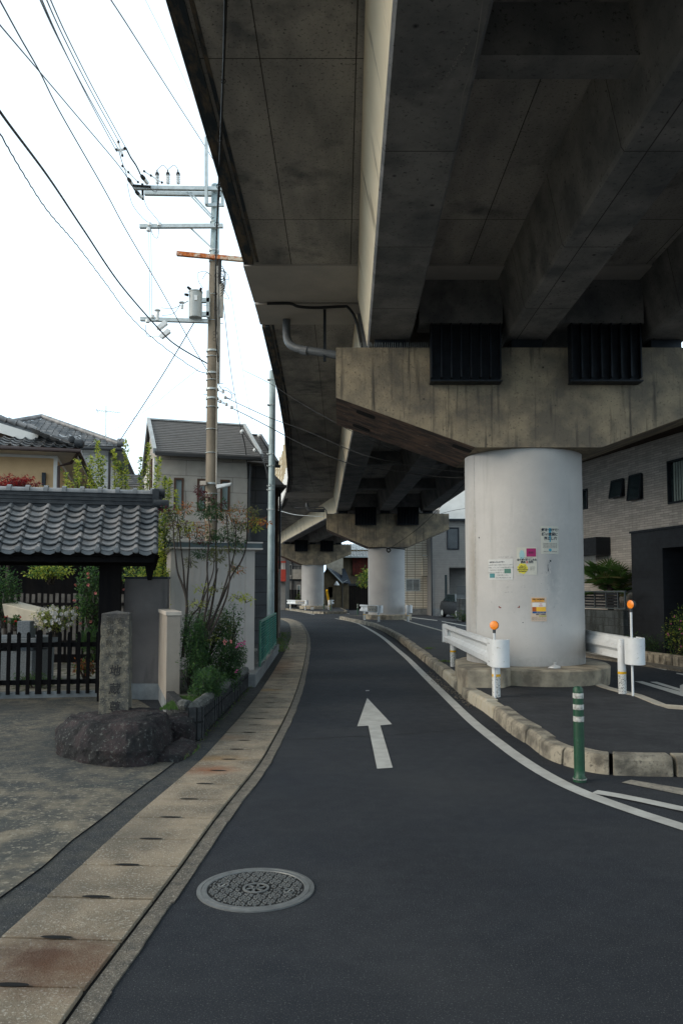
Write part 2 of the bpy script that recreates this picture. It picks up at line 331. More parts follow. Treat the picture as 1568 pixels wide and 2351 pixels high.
iron = mk('cast_iron', (.19, .195, .19), (.13, .135, .135), 14, rough=.5, metal=.35, bump=.2, bsc=90, spec=.5)
iron_dk = mk('manhole_base', (.014, .015, .016), (.03, .03, .027), 14, .5, .7, bump=.6, bsc=90)  # dark ground between the raised castings
granite = mk('altar_granite', (.20, .225, .245), (.12, .135, .15), 40, bump=.2)
carb = mk('black_car_paint', (.006, .007, .009), rough=.45, spec=.2)
fol = dict(
 dk=mk('leaf_dark', (.018, .050, .020), (.030, .075, .028), 9, rough=.5, spec=.4), md=mk('leaf_green', (.055, .12, .030), (.09, .17, .045), 9, rough=.55),
 yg=mk('leaf_yellow_green', (.24, .29, .04), (.32, .34, .07), 9, rough=.55), og=mk('leaf_orange', (.32, .13, .035), (.24, .08, .03), 9, rough=.6),
 rd=mk('leaf_red', (.22, .015, .015), (.12, .012, .014), 9, rough=.55), ol=mk('leaf_olive', (.09, .10, .04), (.13, .12, .05), 9, rough=.6),
 br=mk('berry_maroon', (.07, .012, .018), rough=.4))
for k_, c_ in (('dk', (.03, .075, .025)), ('md', (.06, .13, .03)), ('yg', (.38, .42, .07)), ('og', (.36, .13, .04)), ('rd', (.30, .02, .02)), ('ol', (.13, .15, .05)), ('br', (.08, .012, .02))): leafy(fol[k_], c_)
bark = mk('bark', (.030, .024, .021), (.055, .043, .036), 12, bump=.6, bsc=40, st=(1, 1, .3))
petal_w = mk('white_petal', (.72, .70, .66), rough=.6); petal_p = mk('pink_petal', (.62, .13, .30), rough=.6); petal_s = mk('salmon_petal', (.66, .24, .22), rough=.6)
paper = mk('paper', (.52, .52, .46), (.46, .46, .41), 9, rough=.6); ink = mk('ink', (.02, .03, .05), rough=.7)
def flat(name, c, r=.6): return mk(name, c, tuple(q*.93 for q in c), 20, rough=r)
blue_i = flat('blue_print', (.05, .30, .42)); mag_i = flat('magenta_print', (.30, .02, .12)); yel_i = flat('yellow_print', (.62, .55, .06)); red_i = flat('red_print', (.55, .03, .03))
or_i = flat('amber_print', (.80, .38, .06)); rus_i = flat('rust_print', (.42, .10, .02)); nav_i = flat('navy_print', (.01, .08, .26)); pk_i = flat('peach_board', (.58, .46, .36)); teal_i = flat('teal_photo', (.06, .22, .24))
smudge = mk('pillar_smudge', (.34, .34, .335), (.50, .49, .48), 25, .4, .6, rough=.8)
redmark = flat('red_scrap', (.20, .03, .02)); chalk = mk('chalk', (.34, .33, .31), rough=.95)
# ================================================================== GROUND
def struct(mb, name, mat, **k): return tag(mb.build(name, mat, **k), kind='structure')
mb = MB(); mb.box(-700, 700, -300, 1200, -.4, -.012); struct(mb, 'ground', earth)
mb = MB()
nx, ny = 30, 60
vs = [(lerp(-26, 30, i/nx), lerp(-8, 130, j/ny), 0) for j in range(ny+1) for i in range(nx+1)]
mb.add(vs, [(j*(nx+1)+i, j*(nx+1)+i+1, (j+1)*(nx+1)+i+1, (j+1)*(nx+1)+i) for j in range(ny) for i in range(nx)])
struct(mb, 'road', asphalt)

gpx = [(145, 2351), (215, 2251), (302, 2140), (367, 2054), (420, 1984), (492, 1884), (553, 1809), (597, 1752), (629, 1696), (660, 1636), (683, 1578), (698, 1522), (704.5, 1485), (704, 1462), (698, 1446), (687.8, 1431.3), (672, 1424), (655, 1420)]
gw = [Vector((-1.22, -5, 0)), Vector((-1.12, 0, 0))]+[gr(*p) for p in gpx]
gpath = resample(smooth_path(gw, 8), .488); gn = normals2(gpath)
mb = MB(); gm = MB(); bd = MB(); ja = MB()
for i in range(len(gpath)-1):
    a, b, na, nb_ = gpath[i], gpath[i+1], gn[i], gn[i+1]; d = (b-a).normalized()*.009
    t = .006+random.uniform(-.002, .003)
    q = [a+d, a+na*.565+d, b+nb_*.565-d, b-d]
    mb.hexa([Vector((p.x, p.y, -.05)) for p in (q[0], q[3], q[2], q[1])], [Vector((p.x, p.y, .016+t)) for p in (q[0], q[3], q[2], q[1])])
    c = a+na*.30; n_ = 10; u = na
    ring = [c+u*(.078*math.cos(2*math.pi*k/n_))+d.normalized()*(.018*math.sin(2*math.pi*k/n_)) for k in range(n_)]
    gm.sheet([(p.x, p.y, .0275) for p in ring])  # flat black ellipse paints the darkness down in the slot
    w0, w1 = .017, .105
    bd.hexa([Vector(((p).x, p.y, -.02)) for p in (a-na*w1, b-nb_*w1, b-nb_*w0, a-na*w0)], [Vector((p.x, p.y, .009)) for p in (a-na*(w1+random.uniform(-.008, .008)), b-nb_*(w1+random.uniform(-.008, .008)), b-nb_*w0, a-na*w0)])
L0 = [Vector((p.x, p.y, .004)) for p in (gpath[i]+gn[i]*.565 for i in range(len(gpath)))]
L1 = [Vector((p.x+random.uniform(-.012, .012), p.y, .004)) for p in (gpath[i]+gn[i]*.80 for i in range(len(gpath)))]
ja.strip(L1, L0)
bed = MB(); bed.strip([Vector((p.x, p.y, .0035)) for p in (gpath[i]+gn[i]*.57 for i in range(len(gpath)))], [Vector((p.x, p.y, .0035)) for p in (gpath[i]-gn[i]*.02 for i in range(len(gpath)))])
struct(bed, 'gutter_bed', dark)
g = struct(mb, 'gutter', slabs, bevel=.004); o = gm.build('slot', dark, g); o['kind'] = 'structure'
struct(bd, 'gutter_border', border); struct(ja, 'verge', joint_asph)
drv = [p for p in L1 if p.y < 9.4]
mb = MB(); mb.sheet([(p.x, p.y, .013) for p in drv]+[(-2.1, 10.0, .013), (-3.2, 12.3, .013), (-16, 12.6, .013), (-16, -5, .013)]); struct(mb, 'driveway', drive)
mb = MB(); mb.box(-14, -3.05, 12.36, 12.5, 0, .10); o = struct(mb, 'gate_sill', conc_g); o.rotation_euler.z = R(10); o.location = (-3.05-(-3.05*math.cos(R(10))-12.4*math.sin(R(10))), 12.4-(-3.05*math.sin(R(10))+12.4*math.cos(R(10))), 0)
mb = MB(); mb.box(-14, -2.3, 12.5, 22, 0, .06)
struct(mb, 'garden_path', mk('stepping_stone', (.24, .225, .20), (.15, .145, .125), 3, bump=.6, bsc=30, brick=('xy', .5, .4, .03, (.05, .06, .03), .5, .3)))
mb = MB(); mb.strip([Vector((p.x, p.y, .008)) for p in (gpath[i]+gn[i]*2.2 for i in range(len(gpath)) if gpath[i].y > 13)], [Vector((p.x, p.y, .008)) for p in (gpath[i]+gn[i]*.78 for i in range(len(gpath)) if gpath[i].y > 13)])
struct(mb, 'verge_strip', joint_asph)

# kerbed island under the first piers
kpx = [(1568, 1784), (1456, 1782), (1381, 1778), (1318, 1765), (1254, 1742), (1210, 1709), (1172, 1684), (1122, 1642), (1072, 1609), (1043, 1581), (1010, 1551), (966, 1514), (936, 1489), (901, 1462), (866, 1444), (843.9, 1436.5)]
kw = [Vector((7.2, 7.2, 0)), Vector((4.6, 6.93, 0))]+[gr(*p) for p in kpx]+[Vector((.45, 44, 0)), Vector((-.1, 47.6, 0)), Vector((.1, 48.6, 0)), Vector((1.2, 48.9, 0))]
kp = resample(smooth_path(kw, 8), .06); KH = .165
rpx = [(943.8, 1427.5), (1021, 1448.8), (1200, 1500), (1378, 1569), (1423, 1583), (1449, 1591), (1480, 1596.6), (1523, 1611.6), (1568, 1625)]
rw = [Vector((1.2, 48.9, 0)), Vector((3.2, 48, 0))]+[gr(*p, KH) for p in rpx]+[Vector((5.6, 9.8, 0)), Vector((7.2, 8.8, 0))]
for p in rw: p.z = 0
rp = resample(smooth_path(rw, 8), .06)
kn = normals2(kp); rn = normals2(rp)
mb = MB()
# travel along kp: island lies to the right of travel
inner = [kp[i]-kn[i]*.15 for i in range(0, len(kp), 4)]; inner2 = [rp[i]-rn[i]*.14 for i in range(0, len(rp), 4)]
mb.sheet([(p.x, p.y, KH-.012) for p in inner+inner2]); struct(mb, 'traffic_island', island_asph)
ks = MB(); kwm = MB()
i = 0; idx = 0
while i+9 < len(kp):
    n_ = 9 if kp[i].y < 20 else 16
    j = min(i+n_, len(kp)-1)
    pts = [kp[k] for k in range(i, j+1)]; ns = [kn[k] for k in range(i, j+1)]
    pts[0] = pts[0].lerp(pts[1], .28); pts[-1] = pts[-1].lerp(pts[-2], .28)
    dz = random.uniform(-.013, .008); dx = random.uniform(-.014, .010); ch = .035
    t = kwm if (13.2 < kp[i].y < 14.6 or 10.2 < kp[i].y < 11.4) else ks
    prof = lambda p, n: [p+n*(-.185)+Vector((0, 0, 0)), p+n*(-.185)+Vector((0, 0, KH+dz)), p+n*(dx-.03)+Vector((0, 0, KH+dz)), p+n*dx+Vector((0, 0, KH-ch)), p+n*(dx+.012)]
    rows = [prof(p, n) for p, n in zip(pts, ns)]; m_ = len(rows[0])
    t.add([q for r_ in rows for q in r_], [(a*m_+b, (a+1)*m_+b, (a+1)*m_+b+1, a*m_+b+1) for a in range(len(rows)-1) for b in range(m_-1)]+[tuple(range(m_)), tuple((len(rows)-1)*m_+q for q in range(m_))[::-1]])
    i = j; idx += 1
struct(ks, 'kerb', kerbm, bevel=.016); struct(kwm, 'painted_kerb', kerb_white, bevel=.012)
ks = MB(); i = 0
while i+10 < len(rp):
    j = min(i+16, len(rp)-1); a, b, na, nb_ = rp[i], rp[j], rn[i], rn[j]; e = (b-a).normalized()*.006
    ks.hexa([a-na*.14+e, b-nb_*.14-e, b-e, a+e][::-1], [v+Vector((0, 0, KH)) for v in [a-na*.14+e, b-nb_*.14-e, b-e, a+e][::-1]]); i = j
struct(ks, 'flush_kerb', mk('pale_kerb', (.40, .37, .31), (.28, .26, .22), 4, bump=.4, bsc=50), bevel=.006)
# island of the third pier
i3 = [(-5.6, 75), (-4.5, 70.5), (-3.6, 67.3), (-2.8, 62.5), (-2.0, 59.8), (-1.2, 59.0), (.1, 60), (.3, 62), (-.2, 75), (-2.5, 80)]
mb = MB(); mb.prism(i3, 0, .15); struct(mb, 'far_island', island_asph)
mb = MB()
for a, b in zip(i3, i3[1:]+i3[:1]):
    a = Vector((*a, 0)); b = Vector((*b, 0)); k = max(1, int((b-a).length/.6)); n_ = Vector(((b-a).y, -(b-a).x, 0)).normalized()*.16
    for q in range(k):
        u, v = a.lerp(b, q/k+.01), a.lerp(b, (q+1)/k-.01)
        mb.hexa([u+n_, v+n_, v-n_*.05, u-n_*.05], [x+Vector((0, 0, .17)) for x in (u+n_, v+n_, v-n_*.05, u-n_*.05)])
struct(mb, 'far_kerb', kerbm)

# painted markings
def stripe(path, wd, z=.006):
    ns = normals2(path); m = MB(); m.strip([p+n*wd/2+Vector((0, 0, z)) for p, n in zip(path, ns)], [p-n*wd/2+Vector((0, 0, z)) for p, n in zip(path, ns)]); return m
lp = [(1640, 1925), (1568, 1901), (1477, 1872), (1394, 1843), (1331, 1819), (1269, 1789), (1206, 1751), (1148, 1709), (1081, 1655), (1018, 1594), (962, 1539), (937, 1514), (908, 1489), (875, 1462), (838, 1440), (812, 1429), (770, 1420.5)]
lw_ = [gr(*p) for p in lp]; lw_ = [lw_[0]+(lw_[0]-lw_[1]).normalized()*k_ for k_ in (5, 2)]+lw_
struct(stripe(resample(smooth_path(lw_, 8), .2), .135), 'edge_line', paint)
lw_ = [gr(*p) for p in [(1365, 1821), (1414, 1829), (1456, 1837), (1568, 1861), (1660, 1880)]]; lw_ += [lw_[-1]+(lw_[-1]-lw_[-2]).normalized()*4]
struct(stripe(resample(smooth_path(lw_, 6), .2), .125, .010), 'branch_line', paint)
mb = MB(); mb.sheet([gr(x, y, .006) for x, y in ((1427, 1797), (1449, 1791), (1568, 1811), (1660, 1827), (1660, 1842), (1568, 1826))]); struct(mb, 'hatch_line', paint_worn)
mb = MB(); mb.sheet([gr(x, y, .006) for x, y in ((843, 1603), (899.9, 1663.4), (873, 1666), (901.5, 1763.3), (865.5, 1765.4), (845.5, 1666.6), (820.2, 1668))]); struct(mb, 'arrow_marking', paint)
mb = MB(); mb.sheet([gr(x, y, .006) for x, y in ((839.3, 1585.2), (847.7, 1585), (847.7, 1586.8), (839.3, 1587))]); struct(mb, 'survey_mark', paint)
mb = MB()
for q in ([(1343, 1495), (1424, 1513.2), (1480, 1524.6), (1534.6, 1537), (1528, 1539.2), (1424, 1516.5), (1343, 1498)], [(1553, 1545), (1600, 1553), (1600, 1556.6), (1553, 1547)],
          [(943.8, 1417), (1003.8, 1424.4), (1003.8, 1425.6), (943.8, 1418.2)], [(1013.8, 1426), (1080, 1438.3), (1080, 1440), (1013.8, 1427.4)],
          [(1456, 1564.5), (1474, 1564.5), (1561, 1588), (1561, 1574), (1570, 1571), (1600, 1578), (1600, 1606), (1568, 1599.5)], [(1492, 1565.8), (1508, 1565.8), (1561, 1581.5), (1561, 1587)]):
    mb.sheet([gr(x, y, .006) for x, y in q])
for q in ([(656, 1399.8), (688, 1404), (722, 1410.5), (722, 1411.8), (688, 1405.2), (656, 1400.8)], [(757, 1398.6), (802, 1409), (802, 1410), (757, 1399.4)]):
    mb.sheet([gr(x, y, .006) for x, y in q])
struct(mb, 'lane_lines', paint)
# thin resurfacing seams
mb = MB()
for a, b in (((612, 1702), (880, 1689)), ((905, 1688), (1118, 1672)), ((700, 1560), (1010, 1548))):
    p = resample([gr(*a), gr(*b)], .1); p = [v+Vector((0, random.uniform(-.012, .012), 0)) for v in p]; s_ = stripe(p, .012, .0045); mb.v += s_.v; mb.f += [tuple(i+len(mb.v)-len(s_.v) for i in f) for f in s_.f]; mb.m += s_.m
struct(mb, 'road_seam', dark)
# loose grit between line and kerb
g_ = MB()
for k in range(260):
    t = random.random(); p = gr(lerp(975, 1075, t)+random.uniform(0, 16), lerp(1548, 1622, t)+random.uniform(-8, 8)); s_ = random.uniform(.006, .016)
    g_.lathe([(s_*.6, 0), (s_, s_*.5), (s_*.4, s_*.9)], p+Vector((0, 0, .001)), 5)
tag(g_.build('grit', border), 'loose grit swept between the white line and the kerb', 'grit', kind='stuff')

# ================================================================== VIADUCT
def zo(y): return 0 if y <= 13.8 else (.2*(y-13.8)/29.7 if y < 43.5 else .2)
EL = [(-18, -1.46), (13.66, -1.475), (14.4, -1.48), (20.3, -1.61), (25.4, -1.81), (30, -2.08), (36.6, -2.45), (41.4, -2.85), (48, -3.57), (57, -4.95), (71, -7.6), (85, -11), (100, -15.5), (128, -26)]
ER = [(-18, 6.85), (15, 6.9), (30, 6.3), (43.5, 5.65), (57, 3.95), (71, .9), (85, -2.8), (100, -7.3), (128, -18)]  # right edge is out of view; widened to darken the bays and cap
PIERS = [(2.9, -15.8), (3.17, 13.85), (2.45, 43.5), (-2.56, 71), (-10.5, 98), (-21, 125)]
SOF = 6.7
def span(k, label):
    (xa, ya), (xb, yb) = PIERS[k], PIERS[k+1]
    t = thing('viaduct_span', label, 'viaduct', (xa, ya, 0), group='spans of the concrete viaduct')
    y0, y1 = ya-.13, yb-.21
    ys = [y0+(y1-y0)*i/16 for i in range(17)]
    def sweep(fl, fr, zl, zh, name, mat, ys=ys, smooth=False, parent=t):
        m = MB(); rows = []
        for y in ys:
            e = zo(y); rows.append([(fl(y), y, zl+e), (fr(y), y, zl+e), (fr(y), y, zh+e), (fl(y), y, zh+e)])
        m.add([q for r_ in rows for q in r_], [(i*4+j, i*4+(j+1) % 4, (i+1)*4+(j+1) % 4, (i+1)*4+j) for i in range(len(rows)-1) for j in range(4)]+[(3, 2, 1, 0), tuple(len(rows)*4-4+q for q in range(4))])
        return m.build(name, mat, parent, smooth=smooth)
    l = lambda y: poly_at(EL, y); r = lambda y: poly_at(ER, y)
    sweep(l, r, SOF, SOF+.26, 'deck_slab', deckc)
    ym = [y0+1.2+(y1-1.65-y0-1.2)*i/20 for i in range(21)]
    sweep(lambda y: l(y)-.03, lambda y: l(y)+.12, SOF-.05, SOF+.1, 'edge_drip', edgem, ym)
    ml = MB()
    rows = [(l(y)+.15, l(y)+.21, y, SOF-.004+zo(y)) for y in ym]
    sweep(lambda y: l(y)+.16, lambda y: l(y)+.2, SOF-.012, SOF+.05, 'drip_bead', mats['stained_slab_edge'], ym)
    for a, b in ((y1-1.55, y1-.0), (y0+.02, y0+1.1)):
        sweep(lambda y: l(y)-.055, lambda y: r(y), SOF-.03, SOF+.12, 'slab_end', band, [a, (a+b)/2, b])
    sweep(lambda y: l(y)-.02, lambda y: l(y)+.22, SOF+.26, 8.0, 'parapet', whitew)
    sweep(lambda y: r(y)-.22, lambda y: r(y)+.02, SOF+.26, 8.0, 'parapet', whitew)
    m = MB(); n_ = int((y1-y0)/2)
    for i in range(n_):
        ya_, yb_ = y0+(y1-y0)*i/n_, y0+(y1-y0)*(i+1)/n_; e = zo(ya_)
        m.beam((l(ya_), ya_, 7.9+e), (l(ya_), ya_, 9.9+e), .14, .14)
        for q in range(6):
            m.beam((l(ya_)+.03, ya_+.08, 8.15+q*.33+e), (l(yb_)+.03, yb_-.08, 8.15+q*.33+e), .05, .27)
    m.build('noise_barrier', mats.get('barrier') or mk('barrier', (.60, .50, .33), (.46, .38, .26), 3, rough=.6), t)
    # girders on the chord
    gy0, gy1 = ya+.36, yb-.42
    for off in (-2.37, -.1, 2.2):
        za, zb = 5.78+zo(ya), 5.78+zo(yb)
        m = MB(); n_ = 14; rows = []
        for i in range(n_+1):
            s = i/n_; y = lerp(gy0, gy1, s); xc = lerp(xa, xb, s)+off; z0 = lerp(za, zb, s); z1 = SOF+zo(y)-.001
            rows.append([(xc-.36, y, z0+.04), (xc-.33, y, z0), (xc+.33, y, z0), (xc+.36, y, z0+.04), (xc+.53, y, z1), (xc-.53, y, z1)])
        if rows:
            nn = 6; vs = [q for r_ in rows for q in r_]
            for i in range(n_):
                for j in range(nn):
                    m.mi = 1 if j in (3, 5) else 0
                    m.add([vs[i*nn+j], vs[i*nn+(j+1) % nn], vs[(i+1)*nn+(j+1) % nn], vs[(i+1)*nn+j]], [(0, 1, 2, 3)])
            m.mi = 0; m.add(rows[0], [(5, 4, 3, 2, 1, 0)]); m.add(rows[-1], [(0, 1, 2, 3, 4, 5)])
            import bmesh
            m.build('girder', [girdm, lit_webm if off < -1 else girdm], t)
    for y in ([-7.5, -.4, 6.73] if k == 0 else [lerp(ya, yb, q) for q in (.27, .52, .77)]):
        s = (y-ya)/(yb-ya); xc = lerp(xa, xb, s); e = zo(y)
        for a, b in ((-1.95, -.52), (.32, 1.78)):
            m = MB(); m.hexa([(xc+a, y-.16, 6.22+e), (xc+b, y-.16, 6.22+e), (xc+b, y+.16, 6.22+e), (xc+a, y+.16, 6.22+e)],
                   [(xc+a-.12, y-.16, SOF+e), (xc+b+.12, y-.16, SOF+e), (xc+b+.12, y+.16, SOF+e), (xc+a-.12, y+.16, SOF+e)])
            m.build('cross_beam', girdm, t)
    # end diaphragms closing the bays over each pier
    for y in (gy0+.55, gy1-.55):
        s = (y-ya)/(yb-ya); xc = lerp(xa, xb, s); e = zo(y)
        for a, b in ((-1.9, -.55), (.37, 1.73)):
            m = MB(); m.box(xc+a, xc+b, y-.25, y+.25, 5.95+e, SOF+e)
            m.build('end_diaphragm', girdm, t)
    return t
span(0, 'nearest viaduct span passing straight overhead above the road')
span(1, 'second viaduct span curving away from the poster pillar')
span(2, 'third viaduct span between the middle and the far pillar')
span(3, 'last dark viaduct span beyond the far pillar')

def pier(i, label, rz, plinth):
    x, y = PIERS[i]; e = zo(y); t = thing('viaduct_pier', label, 'pillar', (x, y, 0), rz, 'piers of the concrete viaduct')
    T = 5.6+e; A = 4.77+e; B = 3.95+e*.3; D = 1.05
    m = MB(); m.lathe([(1.0, .38), (1.0, B-.001)], (0, 0, 0), 96)
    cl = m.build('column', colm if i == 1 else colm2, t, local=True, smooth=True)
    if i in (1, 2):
        for a in (-.42, -2.72):        # weld seams of the steel jacket
            m = MB(); m.beam((1.001*math.cos(a), 1.001*math.sin(a), .38), (1.001*math.cos(a), 1.001*math.sin(a), B), .006, .006)
            m.build('jacket_seam', smudge, cl, local=True)
    m = MB()
    prof = [(-3.26, T), (-3.26, A), (-1.0, B), (1.05, B), (3.3, A), (3.3, T)]
    n = len(prof)
    m.add([(p[0], -D, p[1]) for p in prof]+[(p[0], D, p[1]) for p in prof], [tuple(range(n)), tuple(range(n, 2*n))[::-1]])
    for k in range(n):
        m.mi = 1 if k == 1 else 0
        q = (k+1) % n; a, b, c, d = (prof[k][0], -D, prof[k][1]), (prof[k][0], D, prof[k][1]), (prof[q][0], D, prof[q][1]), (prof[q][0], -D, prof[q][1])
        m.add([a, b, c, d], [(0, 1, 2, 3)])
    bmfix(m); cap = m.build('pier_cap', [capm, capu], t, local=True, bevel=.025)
    for gx in (-2.37, -.1, 2.2):
        for sy in (-.72, .72): m = MB(); m.box(gx-.25, gx+.25, sy-.2, sy+.2, T, T+.175); m.build('bearing', steel_dk, t, local=True)
    for x0, x1 in ((-1.73, -.6), (.53, 1.66)):   # steel restraint frames with ribs
        m = MB(); z0, z1 = T-.60, T+.36
        m.box(x0, x1, -D-.10, -D-.002, z0, z1); 
        for q in range(8):
            xx = lerp(x0, x1-.02, q/7); m.box(xx, xx+.02, -D-.22, -D-.10, z0+.05, z1-.02)
        m.box(x0-.01, x1+.01, -D-.23, -D-.002, z0-.02, z0)
        m.build('restraint_frame', steel_dk, t, local=True)
    if i == 1:
        m = MB()
        for q in range(60):
            xx = -2.95+q*.035; m.beam((xx, -D+.06, T), (xx+random.uniform(-.01, .01), -D+.05, T+.10), .004, .004)
        m.build('bird_spikes', galv, t, local=True)
        # flat dark patches paint the shade of recesses in the sloping underside
        for s, vy in ((.22, -.62), (.2, .55), (.93, -.65)):
            m = MB(); x_, z_ = lerp(-3.26, -1.0, s), lerp(A, B, s); ang = math.atan2(B-A, 2.26); m2 = Matrix.Translation((x_, vy, z_-.004)) @ Matrix.Rotation(-ang, 4, 'Y')
            pts = [m2 @ Vector((.17*math.copysign(abs(math.cos(a)) ** .5, math.cos(a)), .14*math.copysign(abs(math.sin(a)) ** .5, math.sin(a)), 0)) for a in [2*math.pi*q/16 for q in range(16)]]
            m.sheet(pts); m.build('recess_shade', dark, cap, local=True)
    m = MB()
    m.M = Matrix.Translation((.09, 0, 0)) @ Matrix.Diagonal((.84, 1.05, 1, 1)); m.lathe([(1.5, .1), (1.52, .38), (1.48, .405), (1.0, .41), (.4, .41)], (0, 0, 0), 48)
    m.build('plinth', plinm, t, local=True, smooth=True)
    if i == 1:
        m = MB(); m.prism([(-1.34, -1.2), (-1.17, .3), (-.8, .7), (-.5, -1.3), (-.72, -1.68), (-1.27, -1.64)], .0, .425); m.build('plinth_block', plinm, t, local=True, bevel=.03)
    return t
def bmfix(m): pass
P1 = pier(1, 'nearest white round viaduct pillar with posters taped to it', 0, True)
P2 = pier(2, 'middle round grey viaduct pillar on its own plinth', 0, True)
pier(3, 'farthest pale viaduct pillar behind the guardrails at the bend', R(9), True)
pier(0, 'viaduct pillar standing behind the photographer', 0, True) if False else None

# drain pipe and conduit under the slab
dz = SOF-.03
t = thing('drain_pipe', 'thick grey drain pipe bending under the viaduct slab', 'pipe', (-.95, 13.95, 6.6))
a = Vector((-1.02, 14.55, SOF+.0)); pts = [a, a+Vector((0, -.02, -.18)), a+Vector((.02, -.1, -.42)), a+Vector((.1, -.22, -.58)), a+Vector((.3, -.36, -.70)), Vector((-.2, 14.0, 5.86)), Vector((.25, 13.9, 5.72))]
m = MB(); m.tube(smooth_path(pts, 5), .075, 14); m.build('pipe', pvc, t, smooth=True)
m = MB(); p_ = Vector((-.66, 14.16, 5.97)); m.tube([p_+Vector((-.06, .03, .015)), p_+Vector((.06, -.03, -.02))], .086, 14); m.build('collar', pvc, t)
m = MB(); m.beam((-.30, 14.0, SOF-.03), (-.30, 14.0, 5.72), .05, .05); m.build('hanger', steel_dk, t)
m = MB(); pl = smooth_path([(-1.3, 13.62, SOF-.06), (-.9, 13.62, SOF-.06), (-.75, 13.6, SOF-.12), (-.45, 13.6, SOF-.14), (0, 13.6, SOF-.12), (.12, 13.55, SOF-.16), (.25, 13.35, SOF-.45), (.33, 13.2, SOF-.9), (.36, 13.15, SOF-1.1)], 5)
m.tube(pl, .026, 8); tag(m.build('cable_conduit', black, smooth=True), 'black conduit looping under the slab joint to the pier cap', 'cable')
m = MB(); pts = [at(x, y, 42.3) for x, y in ((705, 1155), (706, 1164), (712, 1171), (730, 1172), (745, 1172))]
m.tube(smooth_path(pts, 4), .09, 10); m.tube([at(676, 1166, 42), at(742, 1165, 42)], .03, 6); m.tube([at(742, 1165, 42), at(749, 1172, 42), at(751, 1183, 42)], .03, 6); tag(m.build('drain_pipe', pvc, smooth=True), 'small dark drain pipe hanging beside the middle pier cap', 'pipe')
# chalk survey marks on the girder
import bmesh
def text_geo(txt, size, spacing=1., bold=0.):
    cu = bpy.data.curves.new('t', 'FONT'); cu.body = txt; cu.size = size; cu.align_x = 'CENTER'; cu.align_y = 'CENTER'; cu.resolution_u = 2; cu.space_character = spacing; cu.offset = bold
    ob = bpy.data.objects.new('t', cu); me = bpy.data.meshes.new_from_object(ob)
    r_ = ([v.co.copy() for v in me.vertices], [tuple(p.vertices) for p in me.polygons])
    bpy.data.objects.remove(ob); bpy.data.meshes.remove(me); bpy.data.curves.remove(cu); return r_
def put_text(mb, txt, size, fn, bold=0., sx=1.):
    v, f = text_geo(txt, size, bold=bold); mb.add([fn(p.x*sx, p.y) for p in v], f)
t_ = MB(); cx, cy = gr(1040, 150, 5.775).xy
def on_girder(u, v):
    a = R(72); return Vector((cx+u*math.cos(a)-v*math.sin(a), cy-(u*math.sin(a)+v*math.cos(a))*-1, 5.7765))
put_text(t_, '3000/025', .17, lambda u, v: Vector((cx-u*.25+v*.2, cy+u*.95+v*.1, 5.7765)))
pth = resample(smooth_path([gr(x, y, 5.7765) for x, y in ((1108, 0), (1100, 60), (1092, 110), (1078, 170), (1062, 220), (1056, 290))], 6), .05)
s_ = stripe([Vector((p.x, p.y, 0)) for p in pth], .008, 5.7765); t_.v += s_.v; t_.f += [tuple(i+len(t_.v)-len(s_.v) for i in f) for f in s_.f]; t_.m += s_.m
gd = [o_ for o_ in bpy.data.objects if o_.name.startswith('girder')][0]
t_.build('chalk_marks', chalk, gd)
# ================================================================== POSTERS ON THE PILLAR (bent round it)
PC = Vector((3.17, 13.85, 0))
def bend(u0, v0, off):          # a flat point on the pillar's skin: u along the girth from the front, v up
    def fn(u, v):
        a = -math.pi/2+(u0+u)/1.0; r_ = 1.0+off; return PC+Vector((r_*math.cos(a), r_*math.sin(a), v0+v))
    return fn
def skin(px, py):               # where a sight line meets the pillar
    a, b, c = ray(px, py); A = a*a+b*b; B = -2*(a*PC.x+b*PC.y); C_ = PC.x**2+PC.y**2-1
    t = (-B-math.sqrt(max(B*B-4*A*C_, 0)))/(2*A); x, y, z = a*t, b*t, 1.6+c*t
    return math.atan2(y-PC.y, x-PC.x)+math.pi/2, z
def patch(mb, fn, x0, x1, y0, y1, n=6):
    vs = []; 
    for i in range(n+1):
        u = lerp(x0, x1, i/n); vs += [fn(u, y0), fn(u, y1)]
    mb.add(vs, [(2*i, 2*i+2, 2*i+3, 2*i+1) for i in range(n)])
def blob(mb, fn, cx, cy, rx, ry, n=20, wob=.12):
    pts = [fn(cx+rx*math.cos(2*math.pi*k/n)*(1+wob*math.sin(3*k)), cy+ry*math.sin(2*math.pi*k/n)*(1+wob*math.cos(2*k))) for k in range(n)]
    mb.add([fn(cx, cy)]+pts, [(0, i+1, (i+1) % n+1) for i in range(n)])
def poster(name, label, cat, px0, px1, py0, py1, board):
    u0, z1 = skin(px0, py0); u1, z0 = skin(px1, py1)
    uc, zc = (u0+u1)/2, (z0+z1)/2; w_, h_ = u1-u0, z1-z0
    a = -math.pi/2+uc; t = thing(name, label, cat, PC+Vector((math.cos(a), math.sin(a), zc)))
    m = MB(); patch(m, bend(uc, zc, .004), -w_/2, w_/2, -h_/2, h_/2); 
    s = m.build('sheet', board, t); sm = s.modifiers.new('thick', 'SOLIDIFY'); sm.thickness = .003; sm.offset = 0
    return t, bend(uc, zc, .0075), bend(uc, zc, .0095), w_, h_
def dec(t, name, mat, f):
    m = MB(); m.noflip = True; f(m); return m.build(name, mat, t)
t, f1, f2, w_, h_ = poster('warning_poster', 'white poster with a blue exclamation mark, highest on the pillar', 'poster', 1241, 1282, 1208, 1272, paper)
def g1(m):
    pts = [(-.055, .36), (-.04, .39), (.04, .39), (.055, .36), (.02, -.12), (-.02, -.12)]
    m.add([f1(x*h_, y*h_+.02) for x, y in pts], [(0, 5, 4, 3, 2, 1)]); blob(m, f1, 0, -.36*h_, .055*h_, .055*h_, wob=0)
dec(t, 'exclamation_mark', blue_i, g1)
